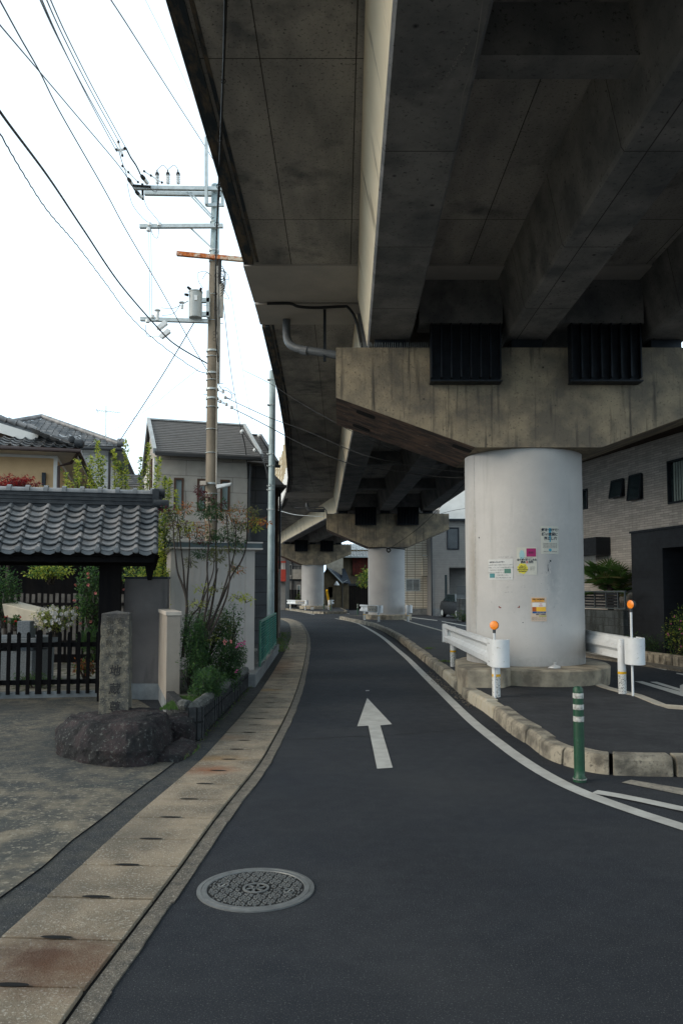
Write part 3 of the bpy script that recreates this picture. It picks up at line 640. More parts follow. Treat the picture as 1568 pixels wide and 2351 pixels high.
def g1(m):
    for k, s in enumerate(('気をつけて!', '誘い言葉に', ' 落とし穴')): put_text(m, s, h_*.125, lambda u, v, k=k: f2(u+v*.2, v+h_*(.36-.155*k)), bold=.002)
    for k in range(4): put_text(m, '新生活の時には、勧誘の言葉に注意', h_*.034, lambda u, v, k=k: f2(u, v-h_*(.13+.05*k)))
    put_text(m, '消費生活センター 電話相談室', h_*.04, lambda u, v: f2(u, v-h_*.42))
dec(t, 'lettering', ink, g1)
t, f1, f2, w_, h_ = poster('litter_poster', 'poster with magenta and yellow patches warning of a 30000 yen fine', 'poster', 1186, 1233, 1257, 1320, paper)
dec(t, 'magenta_patch', mag_i, lambda m: patch(m, f1, -.02*w_, .46*w_, .16*h_, .46*h_))
dec(t, 'yellow_patch', yel_i, lambda m: blob(m, f1, -.22*w_, -.27*h_, .26*w_, .19*h_))
dec(t, 'blue_patch', flat('pale_blue_print', (.30, .48, .52)), lambda m: blob(m, f1, -.24*w_, .22*h_, .13*w_, .18*h_))
def g1(m):
    put_text(m, '山でポイ捨てしたら', h_*.085, lambda u, v: f2(u, v+.045*h_), bold=.002, sx=.9)
    put_text(m, '罰金    万円', h_*.085, lambda u, v: f2(u, v-.045*h_), bold=.002)
    for k, s in enumerate(('a fine of', '30,000 yen', 'will be imposed', 'for littering')): put_text(m, s, h_*.06, lambda u, v, k=k: f2(u-.22*w_, v-h_*(.18+.065*k)), bold=.001)
    put_text(m, '美しい山を守るために', h_*.045, lambda u, v: f2(u, v+.12*h_))
    put_text(m, '条例', h_*.09, lambda u, v: f2(u+.2*w_, v+.3*h_))
    for k in range(3): put_text(m, 'お問い合わせ', h_*.03, lambda u, v, k=k: f2(u+.26*w_, v-h_*(.22+.05*k)))
dec(t, 'lettering', ink, g1)
dec(t, 'red_numeral', red_i, lambda m: put_text(m, '3', h_*.11, lambda u, v: f2(u, v-.045*h_), bold=.002))
t, f1, f2, w_, h_ = poster('visitor_notice', 'wide white notice with two small photos, leftmost on the pillar', 'notice', 1121.5, 1178, 1285, 1331, flat('white_paper', (.56, .57, .56)))
def g1(m):
    put_text(m, '山観光にいらした皆様へ', h_*.075, lambda u, v: f2(u-.12*w_, v+.36*h_), bold=.001)
    for k, s in enumerate(('山の町をごみ美しい町並みが広がっています!', 'ごみ箱は、どうしてもゴミを持ち帰る事のできな', 'い人のために。ポイ捨ては', 'ゴミはなるべく持ち帰りましょう!', 'ご協力お願いします。', '市立小学校児童会より一同')):
        put_text(m, s, h_*.062, lambda u, v, k=k: f2(u+(0 if k < 2 else (-.15 if k < 4 else .12))*w_, v+h_*(.22-.125*k)))
dec(t, 'lettering', ink, g1)
dec(t, 'small_photo', teal_i, lambda m: patch(m, f1, -.44*w_, -.22*w_, -.40*h_, -.19*h_))
dec(t, 'small_photo', flat('green_photo', (.08, .20, .16)), lambda m: patch(m, f1, .17*w_, .42*w_, -.19*h_, .03*h_))
t, f1, f2, w_, h_ = poster('collection_sign', 'peach waste collection board with orange and blue rows, lowest on the pillar', 'sign', 1218.5, 1255, 1371, 1427, pk_i)
dec(t, 'header_band', or_i, lambda m: patch(m, f1, -.44*w_, .36*w_, .30*h_, .45*h_))
dec(t, 'rust_cell', rus_i, lambda m: patch(m, f1, -.42*w_, -.17*w_, -.09*h_, .09*h_))
dec(t, 'amber_cell', flat('amber_cell_print', (.85, .48, .05)), lambda m: patch(m, f1, -.17*w_, .44*w_, -.09*h_, .09*h_))
dec(t, 'navy_row', nav_i, lambda m: patch(m, f1, -.42*w_, .44*w_, -.17*h_, -.095*h_))
dec(t, 'white_cell', flat('white_cell_print', (.75, .72, .68)), lambda m: patch(m, f1, -.42*w_, .44*w_, .095*h_, .26*h_))
dec(t, 'olive_band', flat('olive_print', (.40, .38, .05)), lambda m: patch(m, f1, 0, .47*w_, -.30*h_, -.26*h_))
def g1(m):
    put_text(m, '資源ごみ収集場所', h_*.07, lambda u, v: f2(u-.03*w_, v+.40*h_), bold=.001, sx=.9)
    put_text(m, '家庭から出る資源ごみ', h_*.035, lambda u, v: f2(u-.03*w_, v+.33*h_))
    put_text(m, '毎月第1.3水曜日', h_*.055, lambda u, v: f2(u+.12*w_, v-.215*h_), bold=.001)
    for k in range(3): put_text(m, '時間までに出してください 守りましょう', h_*.032, lambda u, v, k=k: f2(u, v-h_*(.33+.05*k)))
dec(t, 'lettering', ink, g1)
dec(t, 'red_lettering', red_i, lambda m: (put_text(m, '毎週', h_*.05, lambda u, v: f2(u+.12*w_, v+.215*h_)), put_text(m, '水曜日', h_*.055, lambda u, v: f2(u+.12*w_, v+.135*h_))))
dec(t, 'white_lettering', paper, lambda m: put_text(m, '毎月第3水曜日', h_*.055, lambda u, v: f2(u+.12*w_, v-.132*h_)))
# old tape, scrapes and scraps are marks of the column itself
colP1 = [o_ for o_ in bpy.data.objects if o_.parent == P1 and o_.name.startswith('column')][0]
m = MB(); m.noflip = True
def scrap(m, px0, px1, py0, py1, off=.003):
    u0, z1 = skin(px0, py0); u1, z0 = skin(px1, py1); patch(m, bend(0, 0, off), u0, u1, z0, z1, 3)
for q in ((1150, 1177, 1277.5, 1281), (1143, 1150, 1278.5, 1280), (1160, 1168, 1347, 1350.5), (1166, 1178, 1358, 1361), (1158, 1166, 1359.5, 1361), (1196, 1206, 1347, 1349.5), (1188, 1197, 1357, 1357.8), (1213, 1226, 1234.6, 1235.4), (1226, 1232, 1239, 1240), (1258, 1260, 1283, 1306), (1262, 1264, 1300, 1318), (1268, 1270, 1330, 1352), (1280, 1281, 1278, 1330), (1244, 1252, 1420, 1432)):
    m = MB(); m.noflip = True; scrap(m, *q); m.build('tape_residue', smudge, colP1)
m = MB(); m.noflip = True
for q in ((1144.5, 1147, 1392, 1395), (1146.5, 1150.5, 1394, 1396.5), (1191, 1193, 1391, 1396), (1188, 1191, 1394, 1395.5)): scrap(m, *q)
m.build('red_scrap', redmark, colP1)
m = MB(); m.noflip = True
for k in range(40):
    x = random.gauss(1225, 45); y = random.gauss(1330, 48); s_ = random.uniform(.3, 1.0)
    if 1085 < x < 1325: scrap(m, x, x+s_*random.uniform(.6, 2), y, y+s_)
for q in ((1199, 1202, 1429, 1430.5), (1099, 1101, 1233, 1236), (1257, 1259, 1296, 1312), (1262, 1265, 1286, 1290)): scrap(m, *q)
m.build('scuff', ink, colP1)

m = MB(); rnd = random.Random(12); pbag = Vector((gr(1262, 1530, .41).x, 12.62, .412)); n_ = 10
rings = [[pbag+Vector((rr*(1.5 if q % 2 else 1.15)*math.cos(2*math.pi*q/n_)*rnd.uniform(.8, 1.2), rr*math.sin(2*math.pi*q/n_)*rnd.uniform(.8, 1.2), z)) for q in range(n_)] for rr, z in ((.075, 0), (.07, .02), (.04, .035), (.012, .05), (.02, .085))]
m.add([p for r_ in rings for p in r_], [(j*n_+q, j*n_+(q+1) % n_, (j+1)*n_+(q+1) % n_, (j+1)*n_+q) for j in range(4) for q in range(n_)]+[tuple(range(n_))[::-1], tuple(4*n_+q for q in range(n_))])
tag(m.build('plastic_bag', mk('thin_plastic', (.55, .56, .56), rough=.3, spec=.6)), 'knotted clear plastic bag left on the plinth of the poster pillar', 'bag')

# ================================================================== GUARDRAILS
def guardrail(label, near, far, side, refl=None, post_in=.0, arrow=False, group='guardrails at the viaduct pillars', base=KH-.012, far_end=False):
    a = Vector((near[0], near[1], base)); b = Vector((far[0], far[1], base)); d = (b-a).normalized(); L = (b-a).length
    rz = math.atan2(d.y, d.x)-math.pi/2
    t = thing('guardrail', label, 'guardrail', a, rz, group)
    # local: y along the rail, x to the right; the rail's face looks to x*side
    s = side
    prof = [(.0, .80), (.035, .785), (.04, .73), (-.03, .67), (-.03, .65), (-.03, .60), (.04, .545), (.04, .50), (.035, .465), (0, .445)]
    m = MB(); th = .012
    pr_ = [(x*s, z) for x, z in prof]; pr2 = [((x-th)*s, z) for x, z in prof]
    n = len(prof)
    vs = []
    for y in (0, L):
        vs += [(x+.055*s, y, z) for x, z in pr_]+[(x+.055*s, y, z) for x, z in pr2]
    k = 2*n; loop = list(range(n))+list(range(2*n-1, n-1, -1))
    m.add(vs, [(loop[i], loop[(i+1) % k], loop[(i+1) % k]+k, loop[i]+k) for i in range(k)]+[tuple(loop), tuple(x+k for x in loop)[::-1]])
    m.build('rail', whitem, t, local=True, smooth=True)
    # rounded end shield
    def shield(y, sg):
        m = MB(); cx = -.03*s; n_ = 14; r0 = .115; prof = []
        pts = [(cx+(.13)*s, y+sg*.30)]
        for q in range(n_+1):
            a_ = math.pi*q/n_; pts.append((cx+s*.125*math.cos(a_), y-sg*.115*math.sin(a_)*1.0))
        pts.append((cx-.125*s, y+sg*.10))
        ins = [(cx+(x-cx)*.90, y+(yy-y)*.90 if i not in (0, len(pts)-1) else yy) for i, (x, yy) in enumerate(pts)]
        poly = pts+ins[::-1]
        if sg*s < 0: poly = poly[::-1]
        m.prism(poly, .435, .81)
        m.prism([(cx+(x-cx)*.97, yy) for x, yy in pts][1:-1], .797, .806)
        m.build('end_shield', whitem, t, local=True, smooth=True, bevel=.008)
        m = MB()
        for zz in (.50, .745):
            for yy in (.14, .22): m.lathe([(.009, 0), (.009, .003), (.004, .004)], (cx+.130*s, y+sg*yy, zz), 8, 'x')
        m.build('bolts', black, t, local=True)
    shield(0, 1)
    if far_end: 
        m = MB(); m.box(.06*s-.012, .06*s+.012, L-.30, L+.03, .435, .81); m.box(-.12, .06*s+.012, L+.0, L+.02, .435, .81) ; m.build('end_plate', whitem, t, local=True, bevel=.006)
    for y in (.28, L-.55):
        m = MB(); m.lathe([(.057, .315), (.057, .76), (.05, .775), (.01, .78)], (-.02*s+post_in, y, 0), 20); p = m.build('post', whitem, t, local=True, smooth=True)
        m = MB(); m.lathe([(.0585, .28), (.0585, .315)], (-.02*s+post_in, y, 0), 20); m.build('yellow_band', yellow, p, local=True, smooth=True)
        m = MB(); m.lathe([(.057, -.05), (.057, .28)], (-.02*s+post_in, y, 0), 20); m.build('scuffed_foot', postm, p, local=True, smooth=True)
        m = MB(); m.beam((-.02*s+post_in, y, .64), (.07*s, y, .64), .05, .08); m.build('bracket', galv, t, local=True)
    if arrow:
        m = MB(); m.box(.13*s-.006, .13*s+.006, .1, L*.5, .50, .78); p = m.build('arrow_board', paint_worn, t, local=True)
        m = MB()
        for q in range(3):
            y_ = .25+q*.45; m.hexa([(.14*s, y_, .56), (.14*s, y_+.12, .56), (.146*s, y_+.12, .56), (.146*s, y_, .56)], [(.14*s, y_+.15, .64), (.14*s, y_+.27, .64), (.146*s, y_+.27, .64), (.146*s, y_+.15, .64)])
        m.build('arrow_stripe', nav_i if arrow == 'blue' else steel_dk, p, local=True)
    return t
gr1 = guardrail('white guardrail in front of the poster pillar beside the near lane', (2.12, 10.86), (2.16, 16.2), -1, far_end=True)
gr2 = guardrail('white guardrail on the right of the poster pillar facing the far lane', (4.145, 11.22), (4.12, 16.4), 1, post_in=-.11, far_end=True)
# the two delineators clamped to the rail posts are things of their own
def delineator(label, base, h, look, r_=.062):
    b = Vector(base); t = thing('delineator', label, 'reflector', b, group='orange reflectors on the guardrails')
    m = MB(); m.tube([b, b+Vector((0, 0, h-r_-.03))], .0165, 12); m.build('stem', whitem, t, smooth=True)
    m = MB(); m.tube([b+Vector((0, 0, h-r_-.045)), b+Vector((0, 0, h-r_+.005))], .022, 12); m.build('collar', hood, t, smooth=True)
    c = b+Vector((0, 0, h)); d = Vector(look).normalized(); X = d.cross(Vector((0, 0, 1))).normalized(); Z = X.cross(d)
    def disc(prof, name, mat):
        m = MB(); n_ = 28; vs = []
        for rr, hh in prof: vs += [c+d*hh+(X*math.cos(2*math.pi*k/n_)+Z*math.sin(2*math.pi*k/n_))*rr for k in range(n_)]
        m.add(vs, [(i*n_+k, i*n_+(k+1) % n_, (i+1)*n_+(k+1) % n_, (i+1)*n_+k) for i in range(len(prof)-1) for k in range(n_)]+[tuple(range(n_)), tuple(range((len(prof)-1)*n_, len(prof)*n_))])
        m.build(name, mat, t, smooth=True)
    disc([(r_*.5, -.055), (r_*.9, -.045), (r_, -.02), (r_, .006)], 'hood', hood)
    disc([(r_*.96, .004), (r_*.96, .010), (r_*.7, .016), (r_*.3, .019)], 'lens', orange)
pb = at(1134, 1500, 10.9); delineator('round orange reflector on the left guardrail before the white pillar', (pb.x+.03, 11.02, KH-.012), at(1134, 1436, 11.0).z-KH+.012, (-.45, -1, .1))
pb = at(1447, 1500, 11.3); delineator('round orange reflector on a tall stem at the right guardrail', (pb.x+.005, 11.25, KH-.012), at(1447, 1388, 11.25).z-KH+.012, (-1.6, -.85, 0))
guardrail('white guardrail with a faded arrow board before the middle pillar', (1.86, 38.9), (1.05, 42.3), -1, arrow='faded')
guardrail('short white guardrail end right of the middle pillar', (3.35, 38.9), (3.6, 43), 1, post_in=-.1)
guardrail('white guardrail with blue arrow stripes at the far pillar', (-2.85, 64.8), (-4.6, 68.6), -1, arrow='blue')
guardrail('short white guardrail end right of the far pillar', (-.95, 66), (-.75, 69), 1, post_in=-.1)

# ================================================================== BOLLARDS
def bollard(label, base):
    t = thing('bollard', label, 'bollard', base, group='green lane bollards with white bands')
    m = MB(); m.lathe([(.054, 0), (.055, .02), (.052, .04), (.044, .05), (.045, .1), (.043, .74), (.043, .775), (.030, .795), (.004, .80)], (0, 0, 0), 24); m.build('post', green, t, local=True, smooth=True)
    m = MB()
    for z in (.525, .625, .72): m.lathe([(.0445, z-.022), (.0455, z-.02), (.0455, z+.02), (.0445, z+.022)], (0, 0, 0), 24)
    m.build('reflective_band', tape, t, local=True, smooth=True)
    m = MB()
    for k in range(28): a_ = 2*math.pi*k/28; m.box(*[q for c_, h_ in ((.0545*math.cos(a_), .003), (.0545*math.sin(a_), .003)) for q in (c_-h_, c_+h_)], .02, .028)
    m.build('base_studs', tape, t, local=True)
    return t
b0 = bollard('green bollard standing on the near road beside the kerb corner', gr(1331, 1795, .002))
for lab, p in (('green bollard left of the middle pillar', gr(821, 1412, .0)), ('green bollard beside the dark fence at the far left bend', gr(666, 1392.5)), ('green bollard left of the yellow pole cover', gr(743.5, 1399.4, .15)), ('green bollard right of the yellow pole cover', gr(759.5, 1403, .15))):
    c = copy_tree(b0); c.location = p; c['label'] = lab

# ================================================================== MANHOLE
mc = gr(587.5, 2043); MR = .315
t = thing('manhole_cover', 'round cast iron manhole cover with a flower pattern', 'manhole', (mc.x, mc.y, 0), R(14))
m = MB(); m.lathe([(MR, -.02), (MR, .008), (MR-.022, .010), (MR-.024, .006), (MR-.026, .010), (MR-.052, .010), (MR-.054, .004), (0.001, .004)], (0, 0, 0), 72); m.build('frame_ring', iron, t, local=True, smooth=True)
m = MB(); m.lathe([(MR-.054, .003), (MR-.055, .0046), (.001, .0046)], (0, 0, 0), 48); m.build('cover_base', iron_dk, t, local=True)
m = MB(); RR = MR-.058; zt = .0095
def seg(cx, cy, r0, r1, a0, a1, n=3):
    pts = [(cx+r0*math.cos(lerp(a0, a1, i/n)), cy+r0*math.sin(lerp(a0, a1, i/n))) for i in range(n+1)]+[(cx+r1*math.cos(lerp(a1, a0, i/n)), cy+r1*math.sin(lerp(a1, a0, i/n))) for i in range(n+1)]
    if all(x*x+y*y < RR*RR for x, y in pts) and all(x*x+y*y > .078**2 for x, y in pts) and all((x-kx)**2+(y-ky)**2 > .033**2 for x, y in pts for kx, ky in KEYS):
        m.prism(pts, .0046, zt)
KEYS = [(-.165, .085), (.165, -.085)]
pit = .078
for i in range(-6, 7):
    for j in range(-6, 7):
        cx_, cy_ = (i+.5*(j % 2))*pit, j*pit*.866
        if cx_**2+cy_**2 > (RR+.03)**2: continue
        seg(cx_, cy_, .0001, .0055, 0, 2*math.pi*.99, 6)
        for k in range(6):
            a_ = math.pi/3*k
            seg(cx_, cy_, .0085, .0185, a_+.30, a_+math.pi/3-.30, 1)
            seg(cx_, cy_, .0240, .0325, a_+.13, a_+math.pi/3-.13, 2)
        for k in range(2):
            a_ = math.pi/6+math.pi/3*k; qx, qy = cx_+.045*math.cos(a_), cy_+.045*math.sin(a_)
            seg(qx, qy, .0001, .0052, 0, 2*math.pi*.99, 4)
m.build('flower_pattern', iron, t, local=True)
m = MB(); m.lathe([(.072, .0046), (.072, .0105), (.058, .0105), (.058, .0046)], (0, 0, 0), 40)
for k in range(6):
    a_ = math.pi/3*k; d = Vector((math.cos(a_), math.sin(a_), 0)); n_ = Vector((-d.y, d.x, 0))
    m.prism([(d*.010+n_*.008).xy, (d*.030+n_*.005).xy, (d*.048+n_*.014).xy, (d*.050-n_*.004).xy, (d*.030-n_*.006).xy, (d*.010-n_*.008).xy], .0046, .0102)
m.lathe([(.016, .0046), (.016, .0102), (.007, .0102), (.007, .0046)], (0, 0, 0), 16)
m.build('centre_emblem', iron, t, local=True)
for kx, ky in KEYS:
    m = MB(); m.M = Matrix.Translation((kx, ky, 0)); m.lathe([(.031, .0046), (.031, .0105), (.022, .0105), (.022, .005)], (0, 0, 0), 20); k_ = m.build('lifting_hole', iron, t, local=True)
    m = MB(); m.M = Matrix.Translation((kx, ky, 0)) @ Matrix.Rotation(R(45), 4, 'Z'); m.box(-.013, .013, -.002, .002, .0047, .0095); m.build('lifting_bar', tape, k_, local=True)
    m = MB(); m.M = Matrix.Translation((kx, ky, 0)); m.lathe([(.0215, .0046), (.0215, .0052), (.001, .0052)], (0, 0, 0), 16); m.build('hole_shadow', dark, k_, local=True)

# ================================================================== STONE MARKER, BOULDERS
def rock(name, label, c, rx, ry, h, seed, cat='boulder', mat=None, pts=None):
    rnd = random.Random(seed); m = MB(); nu, nv = 40, 16
    from mathutils import noise as N
    vs = []
    for j in range(nv+1):
        t_ = j/nv
        for i in range(nu):
            a_ = 2*math.pi*i/nu
            e = 1+.10*N.noise(Vector((math.cos(a_)*1.3+seed, math.sin(a_)*1.3, 0)))+.05*N.noise(Vector((math.cos(a_)*4+seed, math.sin(a_)*4, t_*4)))
            ph = t_*math.pi/2
            rad = (math.cos(ph)) ** .26*(1-.10*math.sin(ph)) if t_ < 1 else 0
            zz = h*(math.sin(ph) ** .62)*(1+.07*math.cos(a_))
            ca, sa = math.copysign(abs(math.cos(a_)) ** .62, math.cos(a_)), math.copysign(abs(math.sin(a_)) ** .62, math.sin(a_))
            p = Vector((ca*rx*e*rad, sa*ry*e*rad, zz)); q = p*3+Vector((seed, 0, 0))
            p += Vector((N.noise(q), N.noise(q+Vector((9, 0, 0))), N.noise(q+Vector((0, 9, 0)))))*.055*(h/.35)+Vector((N.noise(q*3), N.noise(q*3+Vector((5, 0, 0))), N.noise(q*3+Vector((0, 5, 0)))))*.035*(h/.35)
            if j == 0: p.z = -.03
            vs.append(Vector(c)+p)
    m.add(vs, [(j*nu+i, j*nu+(i+1) % nu, (j+1)*nu+(i+1) % nu, (j+1)*nu+i) for j in range(nv) for i in range(nu)])
    return tag(m.build(name, mat or rockm, smooth=True), label, cat)
def slab_rock(name, label, cat, c, foot, h, tilt, seed):
    from mathutils import noise as N
    def rad(a):
        d = Vector((math.cos(a), math.sin(a))); best = .3
        for p, q in zip(foot, foot[1:]+foot[:1]):
            p = Vector(p); e = Vector(q)-p; den = d.x*e.y-d.y*e.x
            if abs(den) < 1e-9: continue
            t = (p.x*e.y-p.y*e.x)/den; s = (p.x*d.y-p.y*d.x)/den
            if t > 0 and -1e-6 <= s <= 1+1e-6: best = t
        return best
    nu = 120; prof = [(0, 1.0), (.10, 1.03), (.22, 1.04), (.36, 1.03), (.5, 1.01), (.64, 1.0), (.78, .985), (.9, .955), (.97, .92), (1.0, .86), (1.02, .74), (1.03, .6), (1.03, .45), (1.02, .3), (1.02, .15), (1.02, .01)]
    m = MB(); vs = []; rr = [rad(2*math.pi*i/nu) for i in range(nu)]; rr = [(rr[i-2]+rr[i-1]+rr[i]+rr[(i+1) % nu]+rr[(i+2) % nu])/5 for i in range(nu)]
    for z, k in prof:
        for i in range(nu):
            a = 2*math.pi*i/nu; p = Vector((rr[i]*k*math.cos(a), rr[i]*k*math.sin(a), 0)); hh = h+tilt[0]*p.x+tilt[1]*p.y; p.z = z*hh
            q = p*2.6+Vector((seed, 0, 0)); r2 = p*8+Vector((seed, 3, 0)); r3 = p*21+Vector((seed, 3, 0))
            f = .045*N.noise(q)+.028*abs(N.noise(r2))+.013*N.noise(r3)
            n_ = Vector((math.cos(a), math.sin(a), 0))*(1 if z < .95 else .2)+Vector((0, 0, .25 if z < .95 else 1))
            p += n_*f*(1.3 if z > 0 else .6)
            if z == 0: p.z = -.03
            vs.append(Vector(c)+p)
    n = len(prof); m.add(vs, [(j*nu+i, j*nu+(i+1) % nu, (j+1)*nu+(i+1) % nu, (j+1)*nu+i) for j in range(n-1) for i in range(nu)]+[tuple((n-1)*nu+i for i in range(nu))])
    return tag(m.build(name, rockm, smooth=True), label, cat)
def hull_rock(name, label, cat, c, pts, seed, amp=1.):
    from mathutils import noise as N
    bm = bmesh.new()
    for p in pts: bm.verts.new(p)
    r_ = bmesh.ops.convex_hull(bm, input=bm.verts)
    bmesh.ops.delete(bm, geom=[g for g in set(r_['geom_interior']+r_['geom_unused']) if isinstance(g, bmesh.types.BMVert)], context='VERTS')
    bmesh.ops.subdivide_edges(bm, edges=bm.edges[:], cuts=14, use_grid_fill=True, smooth=.12)
    bmesh.ops.triangulate(bm, faces=bm.faces[:])
    bm.normal_update()
    for v in bm.verts:
        q = v.co+Vector((seed, 0, 0))
        f = .045*N.noise(q*3.1)-.035*abs(N.noise(q*6.3))+.018*N.noise(q*15)+.008*N.noise(q*34)
        v.co += v.normal*f*amp
    m = MB(); m.add([Vector(c)+v.co for v in bm.verts], [tuple(x.index for x in f.verts) for f in (bm.verts.index_update() or bm.faces)]); bm.free()
    return tag(m.build(name, rockm, smooth=True), label, cat)
FT = [(-.66, .46), (-.52, .02), (-.12, -.50), (.34, -.66), (.56, -.55), (.56, .28), (.3, .66), (-.4, .70)]
TP = [(-.52, .44, .33), (-.40, .0, .34), (-.05, -.40, .36), (.30, -.50, .385), (.50, -.42, .37), (.54, .2, .40), (.28, .55, .38), (-.34, .6, .34)]
hull_rock('boulder', 'wide dark lichen spotted boulder carrying the inscribed stone', 'boulder', (-2.3, 8.0, 0), [(x*1.0, y*1.0, -.04) for x, y in FT]+[(x*1.05, y*1.05, .15) for x, y in FT]+TP, 3.3)
if False: slab_rock('boulder', 'wide dark lichen spotted boulder carrying the inscribed stone', 'boulder', (-2.3, 8.0, 0), [(-.66, .48), (-.50, .05), (-.10, -.50), (.36, -.66), (.56, -.55), (.55, .3), (.3, .68), (-.4, .72)], .37, (.05, .0), 3.3)
ROCKS = 1


hull_rock('boulder', 'small dark rock between the big boulder and the planter', 'boulder', (-1.73, 8.68, 0), [(-.16, -.18, 0), (.15, -.2, 0), (.17, .15, 0), (-.14, .2, 0), (-.14, -.14, .24), (.12, -.16, .20), (.13, .12, .27), (-.1, .16, .28)], 8.1, .6)
hull_rock('boulder', 'flat low rock at the right foot of the big boulder', 'boulder', (-1.62, 7.95, 0), [(-.14, -.40, 0), (.10, -.38, 0), (.17, .35, 0), (-.06, .42, 0), (-.11, -.36, .085), (.07, -.34, .06), (.13, .3, .07), (-.03, .38, .10)], 5.2, .35)
hull_rock('boulder', 'dark rock under the grey stucco wall behind the marker', 'boulder', (-2.5, 9.4, 0), [(-.3, -.18, 0), (.28, -.16, 0), (.3, .2, 0), (-.25, .2, 0), (-.25, -.12, .17), (.2, -.12, .2), (.22, .16, .18), (-.2, .15, .2)], 6.2, .5)
mp = at(267, 1500, 8.35); t = thing('stone_marker', 'tall square granite marker with carved characters on the boulder', 'stone marker', (mp.x, 8.35, .27), R(8))
H = at(267, 1409, 8.22).z-.27; HT = at(267, 1402, 8.35).z-.27
m = MB(); n_ = 14; rnd = random.Random(2); rings = []
for j in range(n_+1):
    z = H*j/n_; w0 = lerp(.152, .140, j/n_); o_ = []
    for (sx, sy) in ((-1, -1), (-.33, -1), (.33, -1), (1, -1), (1, -.33), (1, .33), (1, 1), (0, 1), (-1, 1), (-1, .33), (-1, -.33)):
        jit = .005 if abs(sx) == 1 and abs(sy) == 1 else .003
        o_.append((sx*w0+rnd.uniform(-jit, jit), sy*w0*.86+rnd.uniform(-jit, jit)*(.3 if sy == -1 else 1), z))
    rings.append(o_)
k = 11; m.add([p for r_ in rings for p in r_]+[(0, 0, HT)], [(j*k+i, j*k+(i+1) % k, (j+1)*k+(i+1) % k, (j+1)*k+i) for j in range(n_) for i in range(k)]+[(n_*k+i, n_*k+(i+1) % k, (n_+1)*k) for i in range(k)])
m.build('shaft', stonem, t, local=True, bevel=.006)
m = MB()
yf = -.1335
for k, ch in enumerate('地蔵尊'): put_text(m, ch, .118, lambda u, v, k=k: Vector((u+v*.12+.01, yf, v+H*(.47-.165*k))), bold=.002)
m.build('carved_characters', carve, t, local=True); m = MB()
for k, ch in enumerate('安産守護'): put_text(m, ch, .078, lambda u, v, k=k: Vector((u+.052, yf+.004, v+H*(.93-.105*k))))
for k, ch in enumerate('腹病除大'): put_text(m, ch, .078, lambda u, v, k=k: Vector((u-.052, yf+.004, v+H*(.93-.105*k))))
m.build('small_carved_characters', mk('shallow_groove_shade', (.06, .056, .05), (.035, .034, .03), 30), t, local=True)  # paler flat letters, shallow groove shade painted as colour
# ================================================================== TILED GATE
tileA = mk('roof_tile_worn', (.24, .235, .235), (.12, .13, .14), 5, .4, .62, .45, bump=.12, bsc=40, spec=.5, speck=((.33, .30, .27), 20, .6, .72))
tileB = mk('roof_tile_dark', (.075, .088, .10), (.15, .155, .16), 5, .4, .66, .4, bump=.12, bsc=40, spec=.55)
def spin(o, pv, deg):
    a = R(deg); p = Vector((o.location.x-pv[0], o.location.y-pv[1], 0)); ca, sa = math.cos(a), math.sin(a)
    o.location = (pv[0]+p.x*ca-p.y*sa, pv[1]+p.x*sa+p.y*ca, o.location.z); o.rotation_euler.z += a
def tprof(t): return -.024*math.sin(math.pi*t/.66) if t < .66 else .042*math.sin(math.pi*(t-.66)/.34)
def tile_roof(m, O, U, Sd, ncol, pitch, nrow, rl, lift=.040, res=9, nm=3, seed=1):
    O = Vector(O); U = Vector(U).normalized(); Sd = Vector(Sd).normalized(); N = U.cross(Sd)
    if N.z < 0: N = -N
    rnd = random.Random(seed)
    for r in range(nrow):
        for c in range(ncol):
            j = rnd.uniform(-.004, .004); k = rnd.uniform(-.006, .006); m.mi = rnd.randrange(nm) if nm > 1 else 0
            A = []; B = []; C = []
            for q in range(res+1):
                t = q/res; p = O+U*((c+t)*pitch); h = tprof(t)+.006*(1-t)
                A.append(p+Sd*(r*rl+k)+N*(h+lift+j)); B.append(p+Sd*((r+1)*rl+.02)+N*(h+j*.5)); C.append(p+Sd*(r*rl+k)+N*(h+lift-.02+j))
            n = res+1
            m.add(A+B+C, [(i, i+1, n+i+1, n+i) for i in range(res)]+[(2*n+i, 2*n+i+1, i+1, i) for i in range(res)]+[(0, n, 2*n), (n-1, 3*n-1, 2*n-1)])
GE = Vector((-2.56, 11.12, 2.155)); GT = Vector((-2.56, 12.02, 2.86)); gS = (GT-GE); gl = gS.length
gt = thing('roofed_gate', 'low timber gate with a grey tiled roof over the picket fence', 'gate', (-4.4, 12.2, 0))
m = MB(); m.noflip = True; tile_roof(m, GE+Vector((-17*.256, 0, 0)), (1, 0, 0), gS, 17, .256, 8, gl/8)
m.build('roof_tiles', [tilem, tileA, tileB], gt, smooth=True)
m = MB(); m.noflip = True; tile_roof(m, Vector((-2.56-17*.256, 13.3, 2.155)), (1, 0, 0), (0, -.9, .705), 17, .256, 8, gl/8); m.build('rear_roof_tiles', [tilem, tileA, tileB], gt, smooth=True)
m = MB()
for c in range(17):
    x = GE.x-.256*(c)-.045
    m.lathe([(.001, .05), (.036, .045), (.044, .03), (.044, -.05)], (x, GE.y-.01, GE.z+.024), 16, 'y')
    q = [(x-.215, .0), (x-.16, -.022), (x-.10, -.026), (x-.045, -.01), (x-.045, -.05), (x-.10, -.075), (x-.16, -.07), (x-.215, -.045)]
    m.xprism([(a, GE.z+b+.03) for a, b in q], GE.y-.02, GE.y+.03)
m.build('eave_end_tiles', tileB, gt, smooth=True)
m = MB(); x0, x1 = -7.1, -2.66
